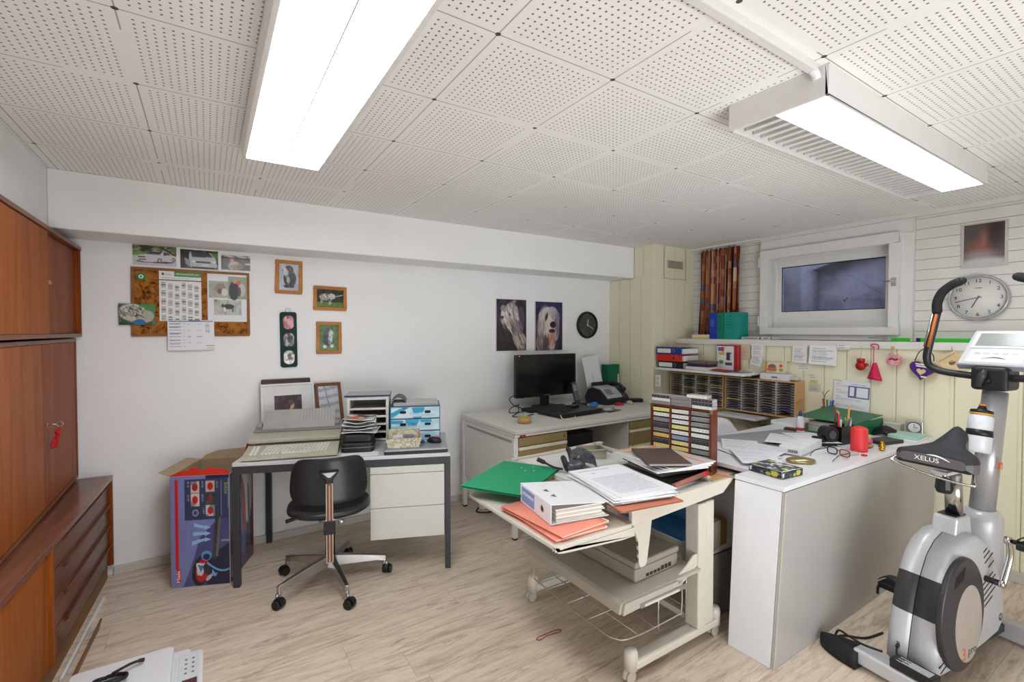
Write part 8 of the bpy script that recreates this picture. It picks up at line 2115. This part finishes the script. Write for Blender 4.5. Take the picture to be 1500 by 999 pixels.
for a, c_ in zip(secs[:-1], secs[1:]):
    for i in range(kk):
        j = (i + 1) % kk
        b.add([a[i], a[j], c_[j], c_[i]], [(0, 1, 2, 3)], pad if 1 <= i < 11 else band if i in (0, 11) else black, 1 <= i < 11)
b.add(secs[0], [tuple(range(kk))], band); b.add(secs[-1], [tuple(range(kk))], pad)
b.build('seat', t, bevel=0.0)
text('seat_lettering', 'XELUS', 0.027, mat('print_white', (240, 242, 238), 0.6), t, (0.0385, yc + 0.010, 0.964), (PI / 2, 0, -PI / 2), width=0.086, depth=0.0005)
b = MB(); b.tube([(0.038, yc + 0.03 - 0.0065 * i - 0.02, 0.984 + 0.007 * math.sin(i / 12 * PI) - 0.0012 * i) for i in range(13)], [0.001 + 0.0022 * math.sin(i / 12 * PI) for i in range(13)], mat('print_white'), 6); b.build('seat_swoosh', t)
# cranks and pedals
b = MB(); b.cyl((0.39, -0.10, 0.412), (0.39, -0.150, 0.412), 0.013, black, n=14); b.cyl((0.39, -0.150, 0.412), (0.39, -0.168, 0.412), 0.016, chrome, n=14); b.tube(spline([(0.39, -0.158, 0.408), (0.405, -0.165, 0.47), (0.415, -0.172, 0.54), (0.402, -0.172, 0.605)], 5), 0.0125, chrome, 10, flat=0.7); b.cyl((0.402, -0.160, 0.605), (0.402, -0.182, 0.605), 0.016, chrome, n=14); b.build('crank_arm', t)
b = MB(); b.cyl((0.39, 0.09, 0.412), (0.39, 0.150, 0.412), 0.013, black, n=14); b.tube(spline([(0.39, 0.145, 0.412), (0.385, 0.152, 0.35), (0.37, 0.158, 0.29), (0.375, 0.158, 0.222)], 5), 0.0125, chrome, 10, flat=0.7); b.build('crank_arm', t)
def pedal(x, y0, y1, z, s):
    b = MB(); b.cyl((x, y0, z), (x, y0 + (y1 - y0) * 0.25, z), 0.010, black, n=10)
    lo, hi = sorted((y0 + (y1 - y0) * 0.22, y1))
    b.box((x - 0.05, lo, z - 0.016), (x + 0.05, hi, z + 0.012), rubber); pd = b.build('pedal', t, bevel=0.006)
    b = MB(); b.sheet(lambda u, v: (x - 0.03 + 0.05 * v, lo - 0.008 + (hi - lo + 0.016) * u, z + 0.012 + 0.032 * math.sin(u * PI) ** 0.6), 12, 3, (0, 0, -0.003), black)
    b.tube([(x - 0.02, hi if s > 0 else lo, z), (x - 0.03, (hi if s > 0 else lo) + s * 0.006, z - 0.03), (x - 0.032, (hi if s > 0 else lo) + s * 0.006, z - 0.06)], 0.007, black, 6)
    b.build('pedal_strap', pd)
pedal(0.400, -0.182, -0.30, 0.606, -1)
pedal(0.372, 0.168, 0.285, 0.215, 1)
# front post, collar
b = MB(); b.lathe([(0.078, 0.36), (0.078, 0.60), (0.072, 0.628), (0.058, 0.648), (0.05, 0.65)], silver, 30, at=(0.622, 0, 0), M=Matrix.Identity(4)); b.build('post_collar', t)
b = MB(); b.tube([(0.622, 0, 0.62), (0.738, 0, 1.205)], 0.047, alu_post, 26, up=(0, 1, 0)); pst = b.build('front_post', t)
text('post_lettering', '3 pro', 0.075, mat('logo_orange'), pst, (0.664, -0.0485, 0.868), (PI / 2, D(10), 0), depth=0.0005, width=0.05)
b = MB(); b.box((0.66, -0.068, 1.215), (0.80, 0.068, 1.33), black); b.build('head_clamp', t, bevel=0.018, seg=3)
b = MB(); b.tube(spline([(0.648, 0.03, 1.235), (0.638, 0.018, 1.275), (0.642, 0.004, 1.315)], 4), [0.012, 0.013, 0.014, 0.015, 0.016, 0.017, 0.016, 0.013, 0.009], darkg, 10); b.cyl((0.665, 0.0, 1.262), (0.645, 0.004, 1.268), 0.014, black, n=12); b.build('clamp_lever', t)
# handlebar
HB = [(0.72, 0.055, 1.276), (0.71, 0.14, 1.284), (0.70, 0.205, 1.295), (0.695, 0.245, 1.318), (0.690, 0.256, 1.36), (0.684, 0.246, 1.42), (0.676, 0.222, 1.53), (0.668, 0.206, 1.60), (0.660, 0.202, 1.65), (0.654, 0.180, 1.70), (0.65, 0.14, 1.735), (0.648, 0.100, 1.752)]
for s_ in (1, -1):
    pts = [(x, y * s_, z) for x, y, z in HB]
    b = MB(); b.tube(spline(pts[:8], 6), 0.0175, mat('bar_black', (34, 34, 36), 0.4), 14); hb = b.build('handlebar', t)
    b = MB(); b.tube(spline(pts[7:], 6), [0.021] * 24 + [0.017], mat('foam_black', (28, 28, 30), 0.75), 14); b.ball(pts[-1], 0.019, mat('foam_black'), 12, 8); b.build('grip', hb)
    a_, c_ = Vector(pts[5]), Vector(pts[7])
    b = MB(); b.tube([a_ + Vector((-0.016, -0.004 * s_, 0)), c_ + Vector((-0.016, -0.004 * s_, -0.01))], 0.0062, mat('pulse_orange', (206, 110, 40), 0.4), 8); b.tube([a_ + Vector((-0.010, 0.014 * s_, 0)), c_ + Vector((-0.010, 0.014 * s_, -0.01))], 0.0062, steel, 8); b.build('pulse_sensor', hb)
# console
cs = mat('console_white', (206, 208, 212), 0.35)
M = Matrix.Translation((0.70, 0.0, 1.345)) @ Matrix.Rotation(-D(36), 4, 'Y') @ Matrix.Rotation(-PI / 2, 4, 'Z')
# console local: x to the rider's right, y away from the rider, z up out of the panel
M = Matrix.Translation((0.690, 0.0, 1.338)) @ Matrix.Rotation(-D(48), 4, 'Y') @ Matrix.Rotation(-PI / 2, 4, 'Z')
b = MB(); b.prism([(-0.132, 0), (0.132, 0), (0.118, 0.225), (-0.118, 0.225)], -0.03, 0.0, cs, 'z', M); co = b.build('console', t, bevel=0.006)
b = MB(); b.prism([(-0.108, 0.105), (0.108, 0.105), (0.102, 0.21), (-0.102, 0.21)], 0.0, 0.004, mat('console_frame', (220, 221, 224), 0.35), 'z', M); b.build('screen_frame', co, bevel=0.001)
b = MB(); b.prism([(-0.090, 0.118), (0.090, 0.118), (0.085, 0.20), (-0.085, 0.20)], 0.004, 0.0055, mat('lcd_grey', (150, 156, 150), 0.2), 'z', M); b.build('screen', co)
b = MB(); b.prism([(-0.105, 0.012), (0.105, 0.012), (0.100, 0.095), (-0.100, 0.095)], 0.0, 0.003, mat('console_frame'), 'z', M); b.build('key_panel', co, bevel=0.001)
b = MB()
for i in range(5):
    b.prism(rrect(0.024, 0.012, 0.004, 3, -0.068 + i * 0.034, 0.07), 0.003, 0.0042, mat('key_pale', (190, 194, 200), 0.4), 'z', M)
b.build('keys', co)
b = MB(); b.tube([M @ Vector((-0.045 + 0.0075 * i, 0.034 + 0.010 * math.sin(i / 12 * PI), 0.0035)) for i in range(13)], [0.0006 + 0.0022 * math.sin((i / 12) ** 1.5 * PI) for i in range(13)], ink, 6); b.build('swoosh', co)
b = MB(); b.prism([(-0.132, -0.006), (0.132, -0.006), (0.132, 0.004), (-0.132, 0.004)], -0.034, 0.001, mat('console_edge', (150, 152, 156), 0.35), 'z', M); b.build('front_edge', co, bevel=0.001)
# stabilisers
b = MB(); b.box((-0.105, -0.30, 0.020), (-0.025, 0.16, 0.085), silver); b.build('rear_stabiliser', t, bevel=0.012, seg=3)
for s_ in (1, -1):
    sec = []
    for q in range(9):
        v = q / 8
        hw = 0.066 * math.sqrt(max(0.03, 1 - (max(0, v - 0.15) / 0.86) ** 2)); hh = 0.080 - 0.032 * v ** 1.5
        y = s_ * (0.135 + 0.185 * v)
        sec.append([(-0.066 + hw * math.cos(a), y, 0.004 + hh * max(0, math.sin(a)) ** 0.62) for a in np.linspace(0, PI, 11)])
    b = MB()
    kk = 11
    for a, c_ in zip(sec[:-1], sec[1:]):
        for i in range(kk):
            j = (i + 1) % kk
            b.add([a[i], a[j], c_[j], c_[i]], [(0, 1, 2, 3)], rubber, True)
    b.add(sec[0], [tuple(range(kk))], rubber); b.add(sec[-1], [tuple(range(kk))], rubber)
    b.build('stabiliser_cap', t)
b = MB(); b.box((-0.06, -0.05, 0.045), (0.745, 0.05, 0.085), darkg); b.build('base_beam', t, bevel=0.006)
b = MB(); b.box((0.745, -0.34, 0.012), (0.80, 0.28, 0.098), silver); b.build('front_stabiliser', t, bevel=0.008)
b = MB(); b.prism(rrect(0.10, 0.07, 0.02, 4, 0.56, 0.10), -0.14, -0.085, silver, 'y') if False else b.cyl((0.744, -0.16, 0.05), (0.738, -0.16, 0.05), 0.014, steel, n=14); b.build('bolt', t)
b = MB(); b.box((0.009, 0.030, 0.130), (0.018, 0.046, 0.150), black); b.cyl((0.013, 0.038, 0.14), (-0.006, 0.036, 0.132), 0.007, black, n=10); b.build('power_plug', t)
b = MB(); b.tube(spline([(-0.006, 0.036, 0.132), (-0.022, 0.028, 0.11), (-0.024, 0.018, 0.095), (-0.028, 0.01, 0.089)], 5), 0.004, bcab, 7); b.build('plug_cable', t)
# drinking bottle in its cage, power adapter, floor cable
BO = Matrix.Translation((2.50, 0.76, 0)) @ Matrix.Rotation(-D(8), 4, 'Z')
t2 = thing('drinking_bottle', 'white drinking bottle with black bands and a yellow ringed cap on the bicycle post', 'bottle', tuple(BO @ Vector((0.580, 0.004, 0.925))), -D(8), rot=(0, D(11), -D(8)))
wb = mat('bottle_translucent', (214, 216, 220), 0.3, var=0.02)
b = MB(); b.lathe([(0.001, 0), (0.040, 0), (0.047, 0.010), (0.048, 0.085), (0.043, 0.105), (0.046, 0.130), (0.046, 0.168), (0.036, 0.182), (0.001, 0.182)], wb, 30); b.build('body', t2)
b = MB(); b.lathe([(0.030, 0.182), (0.044, 0.182), (0.044, 0.187), (0.030, 0.187)], mat('ring_yellow', (220, 170, 30), 0.4), 28, ring=True); b.build('cap_ring', t2)
b = MB(); b.lathe([(0.001, 0.187), (0.042, 0.187), (0.040, 0.202), (0.018, 0.206), (0.012, 0.222), (0.001, 0.222)], black, 26); b.build('cap', t2)
b = MB(); b.lathe([(0.0484, 0.078), (0.0492, 0.078), (0.0470, 0.108), (0.0440, 0.108)], black, 30, ring=True); b.build('band', t2)
b = MB(); b.lathe([(0.008, 0.222), (0.013, 0.222), (0.012, 0.230), (0.008, 0.230)], mat('spout_orange', (206, 120, 40), 0.4), 16, ring=True); b.build('spout', t2)
t2 = thing('power_adapter', 'black power adapter with white print resting on the rear foot of the bicycle', 'adapter', tuple(BO @ Vector((-0.064, -0.055, 0.0865))), -D(8))
b = MB(); b.box((-0.032, -0.075, 0), (0.032, 0.075, 0.036), black); b.build('body', t2, bevel=0.004)
b = MB()
for i in range(7):
    b.box((-0.024, -0.055 + 0.0 * i, 0.0362), (-0.024, -0.055, 0.0362), black) if False else b.box((-0.022 + i * 0.0062, -0.06, 0.036), (-0.0195 + i * 0.0062, 0.055 - 0.02 * (i % 3), 0.0366), mat('print_white', (240, 242, 238), 0.6))
b.build('rating_print', t2)
b = MB(); b.tube(spline([(2.445, 0.83, 0.112), (2.44, 0.90, 0.106), (2.45, 0.96, 0.108), (2.50, 1.02, 0.085), (2.545, 1.055, 0.02), (2.58, 1.06, 0.006), (2.62, 1.04, 0.006), (2.68, 0.98, 0.006), (2.80, 0.95, 0.006)], 8), 0.005, bcab, 8); o = b.build('adapter_cable'); tag(o, 'black adapter cable trailing over the rear foot of the bicycle to the floor', 'cable')

# ================================================================ printer on the floor by the sideboard
pw = mat('printer_white', (224, 225, 227), 0.35, var=0.01)
t = thing('inkjet_printer', 'white flat inkjet printer standing on the floor by the sideboard', 'printer', (-0.475, 2.12, 0), D(0))
b = MB(); b.prism(rrect(0.40, 0.40, 0.02, 4, 0.20, 0.20), 0.0, 0.095, pw); b.prism(rrect(0.10, 0.33, 0.02, 4, 0.395, 0.195), 0.0, 0.098, pw); b.build('body', t, bevel=0.006)
b = MB(); b.prism(rrect(0.338, 0.40, 0.022, 5, 0.169, 0.204), 0.097, 0.125, pw); b.build('scanner_lid', t, bevel=0.006, seg=3)
b = MB(); b.prism(rrect(0.072, 0.30, 0.012, 4, 0.395, 0.195), 0.098, 0.104, mat('panel_pale', (214, 216, 218), 0.35)); pl = b.build('control_panel', t, bevel=0.002)
b = MB()
for i in range(4):
    for k in range(2):
        b.cyl((0.385 + 0.025 * k, 0.20 + i * 0.032, 0.104), (0.385 + 0.025 * k, 0.20 + i * 0.032, 0.1055), 0.005, mat('key_grey', (120, 124, 128), 0.5), n=10)
b.build('keys', pl)
MB().box((0.375, 0.12, 0.104), (0.425, 0.155, 0.106), mat('panel_red', (90, 40, 48), 0.3)).build('display', pl)
b = MB(); 
for k in range(3):
    b.tube([(-0.345 + 0.045 * math.cos(a + k) + 0.01 * k, 2.40 - 0.018 * k + 0.022 * math.sin(a + k) , 0.1325 + 0.008 * k + 0.003 * math.sin(3 * a)) for a in np.linspace(0, 5.6, 22)], 0.0055, bcab, 8)
b.tube(spline([(-0.33, 2.40, 0.150), (-0.28, 2.43, 0.150), (-0.25, 2.445, 0.145), (-0.235, 2.45, 0.140)], 5), [0.0055] * 10 + [0.008] * 6, bcab, 8)
o = b.build('coiled_cable'); tag(o, 'coiled black cable lying on the white inkjet printer', 'cable')
